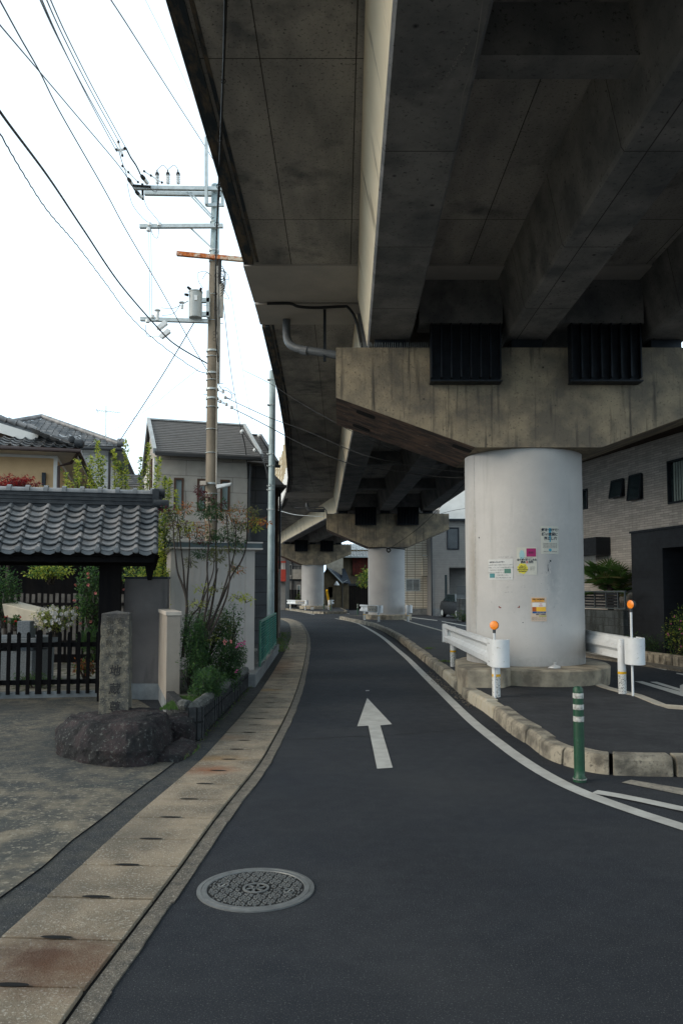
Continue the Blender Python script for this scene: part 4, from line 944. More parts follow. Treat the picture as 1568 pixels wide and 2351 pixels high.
for k, (hw, z0, z1) in enumerate(((.17, 2.80, 2.90), (.19, 2.90, 2.925), (.155, 2.925, 2.965), (.165, 2.965, 2.985), (.145, 2.985, 3.02), (.155, 3.02, 3.04), (.135, 3.04, 3.075), (.145, 3.075, 3.09))): m.box(x0, x1+.01*(k % 2), 12.2-hw, 12.2+hw, z0, z1)
m.build('ridge_courses', tile_dk, gt, bevel=.006)
m = MB(); rnd = random.Random(4)
for c in range(18):
    a, b = x1-.256*c, x1-.256*(c+1)+.01; pts = []
    for xx in (b, a): pts += [(xx, 12.2+.115*math.cos(math.pi*q/10), 3.085+.075*math.sin(math.pi*q/10)) for q in range(11)]
    m.mi = rnd.randrange(2); m.add(pts, [(q, q+1, 12+q, 11+q) for q in range(10)]+[tuple(range(11))[::-1], tuple(range(11, 22))])
    m.mi = 1; pts = []
    for xx in (a-.03, a+.03): pts += [(xx, 12.2+.135*math.cos(math.pi*q/10), 3.087+.105*math.sin(math.pi*q/10)) for q in range(11)]
    m.add(pts, [(q, q+1, 12+q, 11+q) for q in range(10)]+[tuple(range(11))[::-1], tuple(range(11, 22))])
m.build('ridge_cap_tiles', [tileA, tileB], gt, smooth=True)
m = MB(); m.M = Matrix.Translation((.18, 0, 0)); m.box(-2.84, -2.74, 12.02, 12.38, 2.70, 3.16)
for y_, z_, r_, l_ in ((12.2, 3.12, .075, .10), (12.2, 3.03, .07, .06), (12.0, 2.93, .07, .16), (12.2, 2.90, .06, .08)):
    m.lathe([(r_*.6, l_+.01), (r_, l_), (r_, -.06)], (-2.76, y_, z_), 20, 'x')
m.build('ridge_end_tile', tile_dk, gt, smooth=True)
m = MB(); m.box(-7.1, -2.62, 11.25, 11.33, 2.02, 2.12); m.hexa([(-7.1, 11.2, 2.10), (-2.6, 11.2, 2.10), (-2.6, 12.2, 2.80), (-7.1, 12.2, 2.80)], [(-7.1, 11.16, 2.16), (-2.6, 11.16, 2.16), (-2.6, 12.2, 2.88), (-7.1, 12.2, 2.88)])
m.hexa([(-7.1, 12.2, 2.80), (-2.6, 12.2, 2.80), (-2.6, 13.2, 2.10), (-7.1, 13.2, 2.10)], [(-7.1, 12.2, 2.88), (-2.6, 12.2, 2.88), (-2.6, 13.24, 2.16), (-7.1, 13.24, 2.16)])
for x in (-2.7, -3.3, -3.9, -4.5, -5.1, -5.7, -6.3, -6.9): m.beam((x, 11.22, 2.10), (x, 12.2, 2.76), .06, .07)
m.build('eave_boards', woodk, gt)
m = MB(); m.box(-7.1, -2.66, 11.95, 12.15, 1.99, 2.16); m.box(-7.1, -2.9, 11.5, 11.62, 2.02, 2.18); m.build('lintel_beam', woodk, gt, bevel=.01)
for x in (-3.40, -6.75):
    m = MB(); m.box(x, x+.31, 11.9, 12.2, 0.0, 2.2); m.build('post', woodk, gt, bevel=.01)
m = MB(); m.M = Matrix.Translation((.12, 0, 0)); m.hexa([(-2.86, 12.0, 1.93), (-2.72, 12.0, 1.93), (-2.72, 12.12, 1.93), (-2.86, 12.12, 1.93)], [(-2.9, 12.0, 2.16), (-2.66, 12.0, 2.16), (-2.66, 12.12, 2.16), (-2.9, 12.12, 2.16)])
m.hexa([(-2.83, 12.0, 1.78), (-2.77, 12.0, 1.78), (-2.77, 12.08, 1.78), (-2.83, 12.08, 1.78)], [(-2.86, 12.0, 1.93), (-2.74, 12.0, 1.93), (-2.74, 12.08, 1.93), (-2.86, 12.08, 1.93)]); m.build('bracket_arm', woodk, gt)
m = MB(); m.box(-4.12, -3.99, 11.935, 11.948, 2.03, 2.07); m.build('name_plate', conc_g, gt)
spin(gt, (-2.56, 11.12), 13)

pf = thing('picket_fence', 'dark brown picket gate fence under the tiled gate roof', 'fence', (-4.5, 12.25, 0))
x = -3.72; k = 0
while x > -7.3:
    wide = k == 6; wv = .088 if wide else .052
    m = MB(); h_ = 1.03 if wide else 1.0
    m.xprism([(x-wv/2, .07), (x+wv/2, .07), (x+wv/2, h_-.03), (x+wv*.25, h_), (x-wv*.25, h_), (x-wv/2, h_-.03)], 12.22, 12.25); m.build('picket', woodb if False else woodk, pf)
    x -= .139 if k not in (5, 6) else .155; k += 1
for z in (.24, .80):
    m = MB(); m.box(-7.2, -3.62, 12.252, 12.29, z-.03, z+.04); m.build('rail', woodk, pf)
spin(pf, (-3.72, 12.25), 10)

wl = thing('stucco_wall', 'grey stucco wall with a dark coping beside the gate post', 'wall', (-2.95, 12.1, 0))
m = MB(); m.box(-3.26, -2.62, 12.0, 12.16, .24, 1.80); m.build('wall', stucco_g, wl)
m = MB(); m.box(-3.27, -2.61, 11.985, 12.17, 1.80, 1.835); m.build('coping', steel_dk, wl)
m = MB(); m.box(-3.29, -2.60, 11.97, 12.18, 0, .24); m.build('footing', conc_g, wl, bevel=.008)
wl = thing('low_wall', 'narrow beige stucco wall end on a grey concrete footing beside the planter', 'wall', (-2.24, 10.26, 0), R(16))
m = MB(); m.box(0, .175, 0, 1.75, .23, 1.30); m.build('wall', stucco_p, wl, local=True, bevel=.006)
m = MB(); m.box(-.015, .19, -.015, 1.75, 1.30, 1.352); m.build('coping', conc_cap, wl, local=True, bevel=.006)
m = MB(); m.box(.01, .165, .01, 1.75, 0, .23); m.build('footing', conc_g, wl, local=True)

# planter
pa, pb_, pc_ = gr(414, 1697), gr(452, 1703), gr(571, 1577)
pl = thing('planter', 'dark ribbed block planter edging the gutter', 'planter', pb_)
m = MB(); h0, h1 = .36, .285
def wallseg(m, a, b, h0, h1, th, side):
    d = (b-a).normalized(); n_ = Vector((-d.y, d.x, 0))*th*side
    m.hexa([a, b, b+n_, a+n_] if side > 0 else [a+n_, b+n_, b, a], [p+Vector((0, 0, h)) for p, h in (((a, h0), (b, h1), (b+n_, h1), (a+n_, h0)) if side > 0 else ((a+n_, h0), (b+n_, h1), (b, h1), (a, h0)))])
wallseg(m, pb_, pc_, h0, h1, .10, 1); wallseg(m, pa+Vector((0, .01, 0)), pb_, h0, h0, .10, 1); wallseg(m, Vector((-2.2, 10.1, 0)), pa, h0, h0, .1, 1)
for k in range(34):
    q = pb_.lerp(pc_, (k+.5)/34); m.box(q.x-.012, q.x+.014, q.y-.035, q.y+.035, .02, h0-.06-.07*k/34)
for k in range(3):
    q = pa.lerp(pb_, (k+.5)/3); m.box(q.x-.022, q.x+.022, q.y-.012, q.y+.05, .02, .30)
m.build('block_wall', blockd, pl, bevel=.008)
m = MB()
for a, b, ha, hb in ((pb_, pc_, h0, h1), (pa, pb_, h0, h0)):
    path = resample([a+Vector((-.05 if a is pb_ else 0, .05, ha)), b+Vector((-.05, .05 if a is not pb_ else 0, hb))], .12)
    m.tube([p+Vector((random.uniform(-.008, .008), 0, random.uniform(-.01, .004))) for p in path], .062, 8)
m.build('mossy_coping', mossy, pl, smooth=True)
m = MB(); m.sheet([(pa.x, pa.y+.05, .30), (pb_.x-.05, pb_.y+.05, .30), (pc_.x-.05, pc_.y, .26), (-2.9, 13.8, .28), (-2.7, 12.2, .28), (-2.1, 10.3, .3)]); m.build('soil', earth, pl)

# shed
sh = thing('shed', 'beige ribbed steel storage shed with a dark banded roof edge', 'shed', (-2.99, 13.99, 0), R(15))
m = MB(); W = 1.47; m.box(0, W, 0, 1.7, .12, 2.36)
xx = .03
while xx < W-.02: m.box(xx, xx+.012, -.006, 0, .16, 2.30); xx += .118
yy = .05
while yy < 1.65: m.box(-.006, 0, yy, yy+.05, .14, 2.32); yy += .11
m.box(W-.16, W+.005, -.014, -.002, .1, 2.36); m.box(-.01, .07, -.014, -.002, .1, 2.36); m.build('panels', shedm, sh, local=True)
m = MB(); m.box(-.13, W+.13, -.14, 1.85, 2.36, 2.39); m.box(-.13, W+.13, -.14, 1.85, 2.475, 2.50); m.build('roof_trim', shedm, sh, local=True)
m = MB(); m.box(-.12, W+.12, -.13, 1.84, 2.39, 2.475); m.build('roof_band', shed_dk, sh, local=True)
m = MB(); m.box(.05, .2, .05, .2, 0, .12); m.box(W-.12, W-.02, .02, .3, -.0, .12); m.box(W-.12, W-.02, 1.2, 1.5, 0, .12); m.build('footing', conc_g, sh, local=True)

# ================================================================== HOUSES, generic pieces
def facade(mb, x0, x1, z0, z1, holes, th=.12, y=0):
    xs = sorted({x0, x1, *[h[0] for h in holes], *[h[1] for h in holes]}); zs = sorted({z0, z1, *[h[2] for h in holes], *[h[3] for h in holes]})
    for a, b in zip(xs, xs[1:]):
        run = None
        for c, d in list(zip(zs, zs[1:]))+[(None, None)]:
            solid = c is not None and not any(h[0] <= (a+b)/2 <= h[1] and h[2] <= (c+d)/2 <= h[3] for h in holes)
            if solid: run = (run[0], d) if run else (c, d)
            elif run: mb.box(a, b, y, y+th, run[0], run[1]); run = None
def window(t, x0, x1, z0, z1, fm, gm, y=0, fw=.05, mull=0, sill=None, name='window', proud=.03, slats=0, curtain=None):
    m = MB()
    m.box(x0, x1, y-proud, y+.1, z1-fw, z1); m.box(x0, x1, y-proud, y+.1, z0, z0+fw); m.box(x0, x0+fw, y-proud, y+.1, z0+fw, z1-fw); m.box(x1-fw, x1, y-proud, y+.1, z0+fw, z1-fw)
    for q in range(mull): xx = lerp(x0, x1, (q+1)/(mull+1)); m.box(xx-.02, xx+.02, y-.01, y+.08, z0+fw, z1-fw)
    w_ = m.build(name, fm, t, local=True)
    m = MB(); m.box(x0+fw*.8, x1-fw*.8, y+.05, y+.065, z0+fw*.8, z1-fw*.8); m.build('pane', gm, w_, local=True)
    if slats:
        m = MB()
        for q in range(slats): z = lerp(z0+fw, z1-fw, (q+.5)/slats); m.box(x0+fw, x1-fw, y-.02, y+.01, z-.012, z+.02)
        m.build('louvre', fm, w_, local=True)
    if sill: m = MB(); m.box(x0-.04, x1+.04, y-.09, y+.02, z0-.04, z0); m.build('sill', sill, w_, local=True)
    return w_
def gable_roof(t, x0, x1, y0, y1, ze, zr, mat, oh=.1, th=.1, verge=None, ridge_at=.5):
    yr = lerp(y0, y1, ridge_at); m = MB()
    for (a, b) in ((y0, yr), (y1, yr)):
        za, zb = ze, zr
        lo = [(x0, a, za-th), (x1, a, za-th), (x1, b, zb-th), (x0, b, zb-th)]; hi = [(x0, a, za), (x1, a, za), (x1, b, zb), (x0, b, zb)]
        if a > b: lo = lo[::-1]; hi = hi[::-1]
        m.hexa(lo, hi)
        n_ = int(abs(b-a)/.16)
        if n_ > 1:
            for k in range(n_):
                s0, s1 = k/n_, (k+1)/n_; 
                m.hexa([(x0-.004, lerp(a, b, s0), lerp(za, zb, s0)), (x1+.004, lerp(a, b, s0), lerp(za, zb, s0)), (x1+.004, lerp(a, b, s1), lerp(za, zb, s1)), (x0-.004, lerp(a, b, s1), lerp(za, zb, s1))],
                       [(x0-.004, lerp(a, b, s0), lerp(za, zb, s0)+.022), (x1+.004, lerp(a, b, s0), lerp(za, zb, s0)+.022), (x1+.004, lerp(a, b, s1), lerp(za, zb, s1)+.004), (x0-.004, lerp(a, b, s1), lerp(za, zb, s1)+.004)])
    r_ = m.build('roof', mat, t, local=True)
    if verge:
        m = MB()
        for x in (x0, x1):
            for a in (y0, y1): m.beam((x, a, ze+.01), (x, yr, zr+.01), .09, .16)
        m.beam((x0, yr, zr+.03), (x1, yr, zr+.03), .16, .05)
        m.build('verge', verge, r_, local=True)
    return r_
# House A behind the pole
ha = thing('house', 'grey two storey house with three slit windows and a slate roof', 'house', (-5.30, 22.5, 0), R(17.5))
W1, W2, W3 = (.56, .84, 3.98, 4.93), (1.23, 1.51, 3.98, 4.93), (1.91, 2.19, 3.98, 4.93)
m = MB(); facade(m, .06, 2.72, 0, 5.56, [W1, W2, W3], y=.35); m.box(.06, 2.72, .475, 5.2, 0, 5.52)
m.add([(.06, .4, 5.5), (.06, 5.2, 5.5), (.06, 2.9, 6.9), (2.72, .4, 5.5), (2.72, 5.2, 5.5), (2.72, 2.9, 6.9)], [(0, 1, 2), (3, 5, 4)])
m.build('wall', housew, ha, local=True)
m = MB(); m.box(-.012, .058, .36, 5.3, 0, 5.5); m.build('lit_side_wall', whitew, ha, local=True)  # white facing puts the light on this gable side into its colour
m = MB()
for z in (2.0, 3.3, 4.7): m.box(-.06, -.014, .9, 1.6, z, z+.85)
m.build('side_shutter', browns, ha, local=True)
for q in (W1, W2, W3): window(ha, *q, browns, frost, y=.35, fw=.055, proud=.03)
gable_roof(ha, -.02, 3.08, 0, 5.8, 5.62, 7.12, roofs, verge=mk('pale_trim', (.42, .45, .46), rough=.6))
m = MB(); m.box(-.02, 3.1, -.09, .0, 5.50, 5.58); m.build('gutter', pipek, ha, local=True)
m = MB(); m.tube([(2.80, .33, 5.45), (2.80, .3, 5.2), (2.78, .3, 4.9), (2.78, .3, .1)], .035, 8); m.build('downpipe', pipek, ha, local=True)
# House B, coloured as if in the viaduct's shade, beyond it on the right
hb = thing('house', 'shaded block house just right of the slit window house under the viaduct edge', 'house', (-3.35, 24.3, 0), R(17.5))
m = MB(); m.box(.05, 1.25, .4, 5, 0, 5.62); m.add([(.05, .4, 5.6), (.05, 5.0, 5.6), (.05, 2.7, 6.9), (1.25, .4, 5.6), (1.25, 5.0, 5.6), (1.25, 2.7, 6.9)], [(0, 1, 2), (3, 5, 4)]); m.build('wall', housed, hb, local=True)
gable_roof(hb, -.3, 1.42, .05, 5.4, 5.62, 7.0, roofs, verge=pipek)
m = MB(); m.box(-.3, 1.5, -.03, .05, 5.50, 5.58); m.build('gutter', pipek, hb, local=True)
hc = thing('house', 'narrow dark timber house with a small slate eave beside the steel pole', 'house', (-2.75, 27.2, 0), R(10))
m = MB(); m.box(.0, .62, .3, 11, 0, 5.3); m.build('wall', woodb, hc, local=True)
m = MB(); m.hexa([(-.3, 0, 5.3), (.80, 0, 5.3), (.80, 11, 5.3), (-.3, 11, 5.3)], [(-.5, 1.6, 6.4), (.1, 1.6, 6.4), (.1, 11, 6.4), (-.5, 11, 6.4)]); m.box(-.3, .86, -.06, 11.1, 5.22, 5.30); m.build('roof', roofs, hc, local=True)
m = MB(); 
for y_ in (.35, 1.6, 3.0): m.box(.62, .67, y_, y_+.05, 0, 2.3)
m.box(.62, .68, .2, .24, .2, 2.4); m.build('pale_batten', conc_cap, hc, local=True)
m = MB(); m.tube([(.70, .6, 0), (.70, .6, 5.2)], .04, 8); m.tube([(.72, 2.1, 0), (.72, 2.1, 5.2)], .04, 8); m.build('downpipe', pipek, hc, local=True)

# green netting fence and its kerb
fa, fb = gr(596.5, 1531, .22), gr(633, 1481.5, .22)
fl = thing('netting_fence', 'green framed netting fence on a low kerb beside the shed', 'fence', (fa.x, fa.y, 0))
m = MB(); d = (fb-fa); n_ = 5
for k in range(n_):
    p = fa+d*(k/(n_-1)); m.tube([p+Vector((0, 0, -.02)), p+Vector((0, 0, .83))], .022, 8)
m.beam(fa+Vector((0, 0, .83)), fb+Vector((0, 0, .83)), .04, .035); m.beam(fa+Vector((0, 0, .06)), fb+Vector((0, 0, .06)), .03, .03)
m.build('frame', meshf, fl)
m = MB(); L = d.length; dn = d.normalized()
nn = int(L/.065)
for k in range(nn+1):
    p = fa+dn*(L*k/nn)
    for sg in (1, -1):
        a0 = p+Vector((0, 0, .07 if sg > 0 else .82)); l_ = min(.75, (L-L*k/nn) if True else 1)
        m.beam(a0, a0+dn*l_+Vector((0, 0, sg*l_)), .007, .007)
for k in range(1, 12):
    a0 = fa+Vector((0, 0, .07+.75*k/12)); l_ = min(.75-.75*k/12, L)
    m.beam(a0, a0+dn*l_+Vector((0, 0, l_)), .007, .007); a1 = fa+Vector((0, 0, .82-.75*k/12)); m.beam(a1, a1+dn*l_-Vector((0, 0, l_)), .007, .007)
for k in range(14): 
    z = .1+.055*k; m.beam(fa+Vector((.008, 0, z)), fb+Vector((.008, 0, z)), .010, .012)
m.build('netting', meshg, fl)
m = MB(); m.hexa([fa+Vector((-.08, -1.4, -.22)), fa+Vector((.07, -1.4, -.22)), fb+Vector((.06, .3, -.22)), fb+Vector((-.08, .3, -.22))], [fa+Vector((-.08, -1.4, 0)), fa+Vector((.07, -1.4, 0)), fb+Vector((.06, .3, 0)), fb+Vector((-.08, .3, 0))])
tag(m.build('low_kerb_wall', conc_g, bevel=.01), 'low mossy concrete kerb wall under the green fence', 'wall')

# ================================================================== OCHRE HOUSE, WHITE HOUSE, HALL AND GARDEN (left)
oc = thing('house', 'ochre plastered house with old grey roof tiles and a brown gutter', 'house', (-7.94, 22, 0), R(14))
m = MB(); m.box(-9, 0, 0, 10, 0, 5.32); m.build('wall', orangew, oc, local=True)
m = MB(); m.box(-9.02, .02, -.03, 10, 5.32, 5.395); m.box(-.07, .03, -.04, .06, 0, 5.32); m.build('frieze', whitew, oc, local=True)
m = MB(); m.box(-9, .55, -.6, 10.2, 5.40, 5.46); m.build('eave_soffit', soffit, oc, local=True)
m = MB(); m.noflip = True; tile_roof(m, (-8.9+.62, -.62, 5.52), (1, 0, 0), (0, 1.5, .62), 32, .277, 6, .27, seed=3); m.build('roof_tiles', [tilem, tileA, tileB], oc, local=True, smooth=True)
m = MB(); m.noflip = True; tile_roof(m, (.62, -.62, 5.52), (0, 1, 0), (-1.5, 0, .62), 38, .277, 5, .27, seed=5); m.build('side_roof_tiles', [tilem, tileA, tileB], oc, local=True, smooth=True)
m = MB(); m.tube([(.66, -.66, 5.60), (-1.0, 1.0, 6.28)], .09, 12); m.lathe([(.12, -.1), (.12, .12), (.05, .16)], (.62, -.62, 5.66), 14, 'x'); m.lathe([(.09, -.1), (.09, .18), (.04, .2)], (.45, -.50, 5.76), 14, 'y'); m.build('hip_tiles', tile_dk, oc, local=True, smooth=True)
m = MB(); m.tube([(-9, -.68, 5.45), (.66, -.68, 5.45), (.66, 10, 5.45)], .06, 8); m.tube([(.62, -.5, 5.43), (.4, -.1, 5.2), (.07, -.06, 5.1), (.07, -.06, 2.0)], .045, 8); m.build('gutter', pipeb, oc, local=True, smooth=True)
m = MB(); g0, g1_ = (-4.2, 7.05), (-.55, 5.98)
m.hexa([(g0[0], .3, g0[1]), (g1_[0], .3, g1_[1]), (g1_[0], 7.5, g1_[1]), (g0[0], 7.5, g0[1])], [(g0[0], .3, g0[1]+.16), (g1_[0]+.1, .3, g1_[1]+.14), (g1_[0]+.1, 7.5, g1_[1]+.14), (g0[0], 7.5, g0[1]+.16)])
m.hexa([(-8.2, .3, 5.98), (g0[0], .3, g0[1]), (g0[0], 7.5, g0[1]), (-8.2, 7.5, 5.98)], [(-8.2, .3, 6.12), (g0[0], .3, g0[1]+.16), (g0[0], 7.5, g0[1]+.16), (-8.2, 7.5, 6.12)])
m.build('upper_roof', tileB, oc, local=True)
m = MB(); m.beam((g0[0], .24, g0[1]-.14), (g1_[0], .24, g1_[1]-.10), .05, .26); m.beam((g0[0], .24, g0[1]-.14), (-8, .24, 6.0), .05, .26); m.build('bargeboard', whitew, oc, local=True)
m = MB()
for k in range(14): s = k/14; m.tube([(lerp(g0[0], g1_[0], s), .26, lerp(g0[1], g1_[1], s)+.20), (lerp(g0[0], g1_[0], s+.062), .26, lerp(g0[1], g1_[1], s+.062)+.17)], .075, 10)
m.build('verge_tiles', tileA, oc, local=True, smooth=True)
m = MB(); m.xprism([(g1_[0], g1_[1]-.2), (g0[0], g0[1]-.2), (-8, 5.8)], .32, .36); m.build('gable_wall', woodb, oc, local=True)
m = MB(); m.box(-.36, -.26, -.14, -.03, 4.55, 4.9); m.tube([(-.31, -.1, 4.56), (-.25, -.12, 4.3)], .012, 5); m.build('wall_lamp', steel_dk, oc, local=True)

wh = thing('house', 'white clapboard house with grey hipped tiles behind the ochre house', 'house', (-8.85, 30, 0), R(11))
m = MB(); m.box(-6, 0, 0, 9, 0, 7.0); m.build('wall', siding, wh, local=True)
m = MB(); m.noflip = True
m.add([(-6.5, -.5, 7.05), (.5, -.5, 7.05), (.5, 9.5, 7.05), (-6.5, 9.5, 7.05), (-3.0, 3.2, 8.75), (-3.0, 6.0, 8.75)], [(0, 1, 4), (1, 2, 5, 4), (2, 3, 5), (3, 0, 4, 5), (3, 2, 1, 0)]); rf = m.build('roof', tileB, wh, local=True)
m = MB()
for k in range(13):
    s = k/13; y_, z_ = lerp(-.5, 3.2, s), lerp(7.09, 8.79, s); x0_, x1_ = lerp(-6.5, -3.0, s), lerp(.5, -3.0, s)
    xx = x0_
    while xx < x1_-.02: m.box(xx, min(xx+.24, x1_), y_, y_+.25, z_-.02, z_+.05); xx += .27
m.build('roof_tiles', tilem, rf, local=True)
m = MB(); m.tube([(.5, -.5, 7.15), (-3.0, 3.2, 8.88)], .10, 10); m.tube([(-6.5, -.5, 7.15), (-3.0, 3.2, 8.88)], .10, 10); m.lathe([(.16, -.1), (.16, .14)], (.46, -.46, 7.22), 12, 'x'); m.build('hip_tiles', tilem, wh, local=True, smooth=True)
m = MB(); m.tube([(-6.5, -.55, 6.95), (.55, -.55, 6.95), (.55, 9.5, 6.95)], .07, 8); m.tube([(.05, -.08, 6.9), (.05, -.08, 0)], .05, 8); m.build('gutter', pipek, wh, local=True)
window(wh, -2.15, -.75, 4.9, 5.75, browns, glassd, y=-.06, mull=1, slats=9); window(wh, -2.2, -.6, 4.2, 4.6, browns, glassd, y=-.06, mull=1)
m = MB(); m.box(-1.25, -.75, -.26, -.01, 6.2, 6.5); m.build('yellow_box', mk('pale_yellow', (.62, .58, .28)), wh, local=True, bevel=.02)
m = MB(); m.box(.0, .04, 2.0, 2.5, 4.6, 5.6); m.build('side_window', glassd, wh, local=True)
an = thing('antenna', 'thin television antenna standing against the white sky', 'antenna', (-8.7, 29.5, 6.9))
ap = at(243, 1005, 29.5); ap2 = at(243.5, 930, 29.5); m = MB(); m.tube([ap, ap2], .018, 6); m.build('mast', galv, an)
m = MB(); m.tube([at(221, 942, 29.6), at(277, 947, 29.6)], .010, 5)
for k in range(8): p = at(224+k*6.5, 942.3+k*.6, 29.6); m.tube([p+Vector((0, -.3+k*.02, 0)), p+Vector((0, .3-k*.02, 0))], .006, 4)
m.tube([at(221, 937, 29.6), at(226, 950, 29.6)], .012, 5); m.build('boom', galv, an)
lr = thing('low_tiled_roof', 'low grey striped tile roof seen between the white and grey houses', 'roof', (-7.5, 27, 0))
m = MB(); a, b = at(272, 1128, 27), at(330, 1128, 27); m.box(a.x, b.x+.6, 27, 30, 0, a.z+.2); lw = m.build('wall', whitew, lr)
m = MB()
for k in range(6): z = a.z+.15+k*.10; m.box(a.x-.1, b.x+.7, 26.8+k*.2, 27.2+k*.2, z, z+.05)
m.build('roof', tilem, lr)

hall = thing('temple_hall', 'dark timber hall standing behind the gate garden', 'building', (-8, 18, 0))
m = MB(); m.box(-16, -4.6, 17.6, 22, 0, 2.6); m.build('wall', woodk, hall)
m = MB(); m.hexa([(-16.5, 16.9, 2.55), (-4.3, 16.9, 2.55), (-4.3, 22, 2.6), (-16.5, 22, 2.6)], [(-16.5, 16.9, 2.62), (-4.3, 16.9, 2.62), (-5.5, 19.5, 3.35), (-16.5, 19.5, 3.35)]); m.build('roof', tile_dk, hall)
m = MB(); m.box(-16, -12.7, 14, 17.5, 0, 2.6); m.build('side_wing', woodk, hall)
sf = thing('slat_fence', 'weathered pale slat fence at the back of the garden', 'fence', (-6.5, 16.2, 0))
for k in range(34):
    x = -4.45-k*.12
    m = MB(); m.box(x-.032, x+.032, 16.2, 16.22, .35, 1.56+.01*((k*7) % 3)); m.build('slat', mk('weathered_slat', (.14, .13, .12), (.07, .065, .06), 6, bump=.3) if k == 0 else mats['weathered_slat'], sf)
for z in (.6, 1.36): m = MB(); m.box(-8.6, -4.3, 16.17, 16.2, z-.03, z+.03); m.build('rail', woodk, sf)
# granite altar with offerings
al = thing('stone_altar', 'blue grey granite altar table left behind the picket fence', 'altar', (-5.9, 13.6, 0))
m = MB(); m.box(-6.9, -5.12, 13.3, 14.3, .06, .62); m.build('base', granite, al, bevel=.01)
m = MB(); m.box(-6.95, -5.05, 13.25, 14.35, .72, .84); m.build('slab', granite, al, bevel=.01)
m = MB()
for x in (-6.5, -5.9, -5.3): m.box(x-.08, x+.08, 13.4, 13.6, .62, .72)
m.build('support', granite, al)

for x in (-6.5, -5.9, -5.3): m = MB(); m.box(x-.11, x+.11, 13.35, 13.6, .84, 1.12); m.build('block', granite, al, bevel=.012)
m = MB(); m.hexa([(-5.9, 14.0, 1.18), (-5.1, 13.7, 1.0), (-5.0, 14.0, 1.0), (-5.8, 14.3, 1.18)], [(-5.95, 14.0, 1.40), (-5.12, 13.7, 1.24), (-5.0, 14.0, 1.28), (-5.8, 14.3, 1.44)])
tag(m.build('tin_box', mk('dull_tin', (.48, .43, .33), (.38, .34, .27), 4, rough=.45), bevel=.01), 'dented beige metal box leaning over the granite altar', 'box')
# ================================================================== HOUSE ON THE RIGHT
hr = thing('house', 'house of thin brick cladding right of the white pillar with four dark windows', 'house', (6.9, 24.2, 0), math.atan2(-.976, .219))
HH = [(.81, 1.20, 4.02, 4.62), (2.54, 3.10, 4.17, 4.64), (3.40, 3.93, 4.01, 4.66), (4.98, 6.1, 3.74, 4.80)]
m = MB(); facade(m, 0, 14, 0, 5.42, HH); m.box(0, 14, .125, 7, 0, 5.38)
brickx = mk('thin_brick_cladding', (.66, .62, .58), (.53, .50, .465), 4, .3, .7, bump=1, bsc=70, brick=('xz', .34, .062, .005, (.29, .27, .25), .37, .30), streak=((.49, .46, .43), 4, .8, .5, .7))
m.build('wall', brickx, hr, local=True)
for i, q in enumerate(HH):
    wn = window(hr, *q, steel_dk, glassd, fw=.04, proud=.04)
    if i in (1, 2):
        m = MB(); x0, x1, z0, z1 = q; m.hexa([(x0, -.13, z0-.0), (x1, -.13, z0), (x1, -.10, z0), (x0, -.10, z0)], [(x0, -.05, z1), (x1, -.05, z1), (x1, -.02, z1), (x0, -.02, z1)]); m.build('open_sash', glassd, wn, local=True)
        m = MB()
        for a, b in (((x0, -.135, z0), (x0, -.05, z1)), ((x1, -.135, z0), (x1, -.05, z1)), ((x0, -.135, z0), (x1, -.135, z0)), ((x0, -.05, z1), (x1, -.05, z1))): m.beam(a, b, .035, .035)
        m.build('sash_frame', steel_dk, wn, local=True)
    if i == 3: m = MB(); [m.box(q[0]+.18+k*.1, q[0]+.23+k*.1, .02, .045, q[2]+.06, q[3]-.06) for k in range(7)]; m.build('curtain', mk('curtain', (.30, .36, .34)), wn, local=True)
m = MB(); m.box(-.4, 14.2, -.55, 7.2, 5.42, 5.52); m.build('eave_soffit', woodb, hr, local=True)
m = MB(); m.box(-.42, 14.2, -.62, -.55, 5.42, 5.60); m.build('gutter', pipek, hr, local=True)
m = MB(); m.hexa([(-.4, -.55, 5.521), (14.2, -.55, 5.521), (14.2, 7.2, 5.521), (-.4, 7.2, 5.521)], [(-.4, -.5, 5.6), (14.2, -.5, 5.6), (14.2, 3.3, 6.4), (-.4, 3.3, 6.4)]); m.build('roof', roofs, hr, local=True)
m = MB(); m.box(.75, 2.35, -.45, -.002, 2.62, 3.12); m.build('balcony_box', garagem, hr, local=True, bevel=.01)
m = MB(); 
for k in range(18): m.box(1.35+k*.05, 1.36+k*.05, -.40, -.39, 1.9, 2.62)
m.build('privacy_slats', galv, hr, local=True)
ga = thing('garage', 'black clad flat roofed porch projecting from the brick clad house', 'garage', (6.9, 24.2, 0), math.atan2(-.976, .219))
garx = mk('black_siding', (.016, .019, .024), (.011, .013, .017), 2, rough=.55, brick=('xz', 8, .15, .004, (.006, .007, .008), .0, .12), bump=.2)
m = MB(); m.box(4.5, 5.75, -.75, -.003, 0, 3.05); m.box(5.75, 10.5, -.75, -.003, 2.62, 3.05); m.box(8.6, 10.5, -.75, -.003, 0, 2.62); m.build('wall', garx, ga, local=True)
m = MB(); m.box(4.47, 10.53, -.78, -.003, 3.05, 3.10); m.build('coping', steel_dk, ga, local=True)
m = MB(); m.box(5.75, 8.6, -.10, -.02, 0, 2.62); m.build('opening_shade', black, ga, local=True)  # black panel paints the shade inside the recessed opening
m = MB(); m.lathe([(.03, 0), (.03, .03), (.01, .05)], (6.5, -.1, 1.9), 10, 'y'); m.build('door_light', galv, ga, local=True)
bw = thing('block_wall', 'grey block wall topped by a dark louvre fence beneath the palm', 'wall', (6.9, 24.2, 0), math.atan2(-.976, .219))
m = MB(); m.box(2.5, 4.48, -1.0, -.86, 0, 1.15)
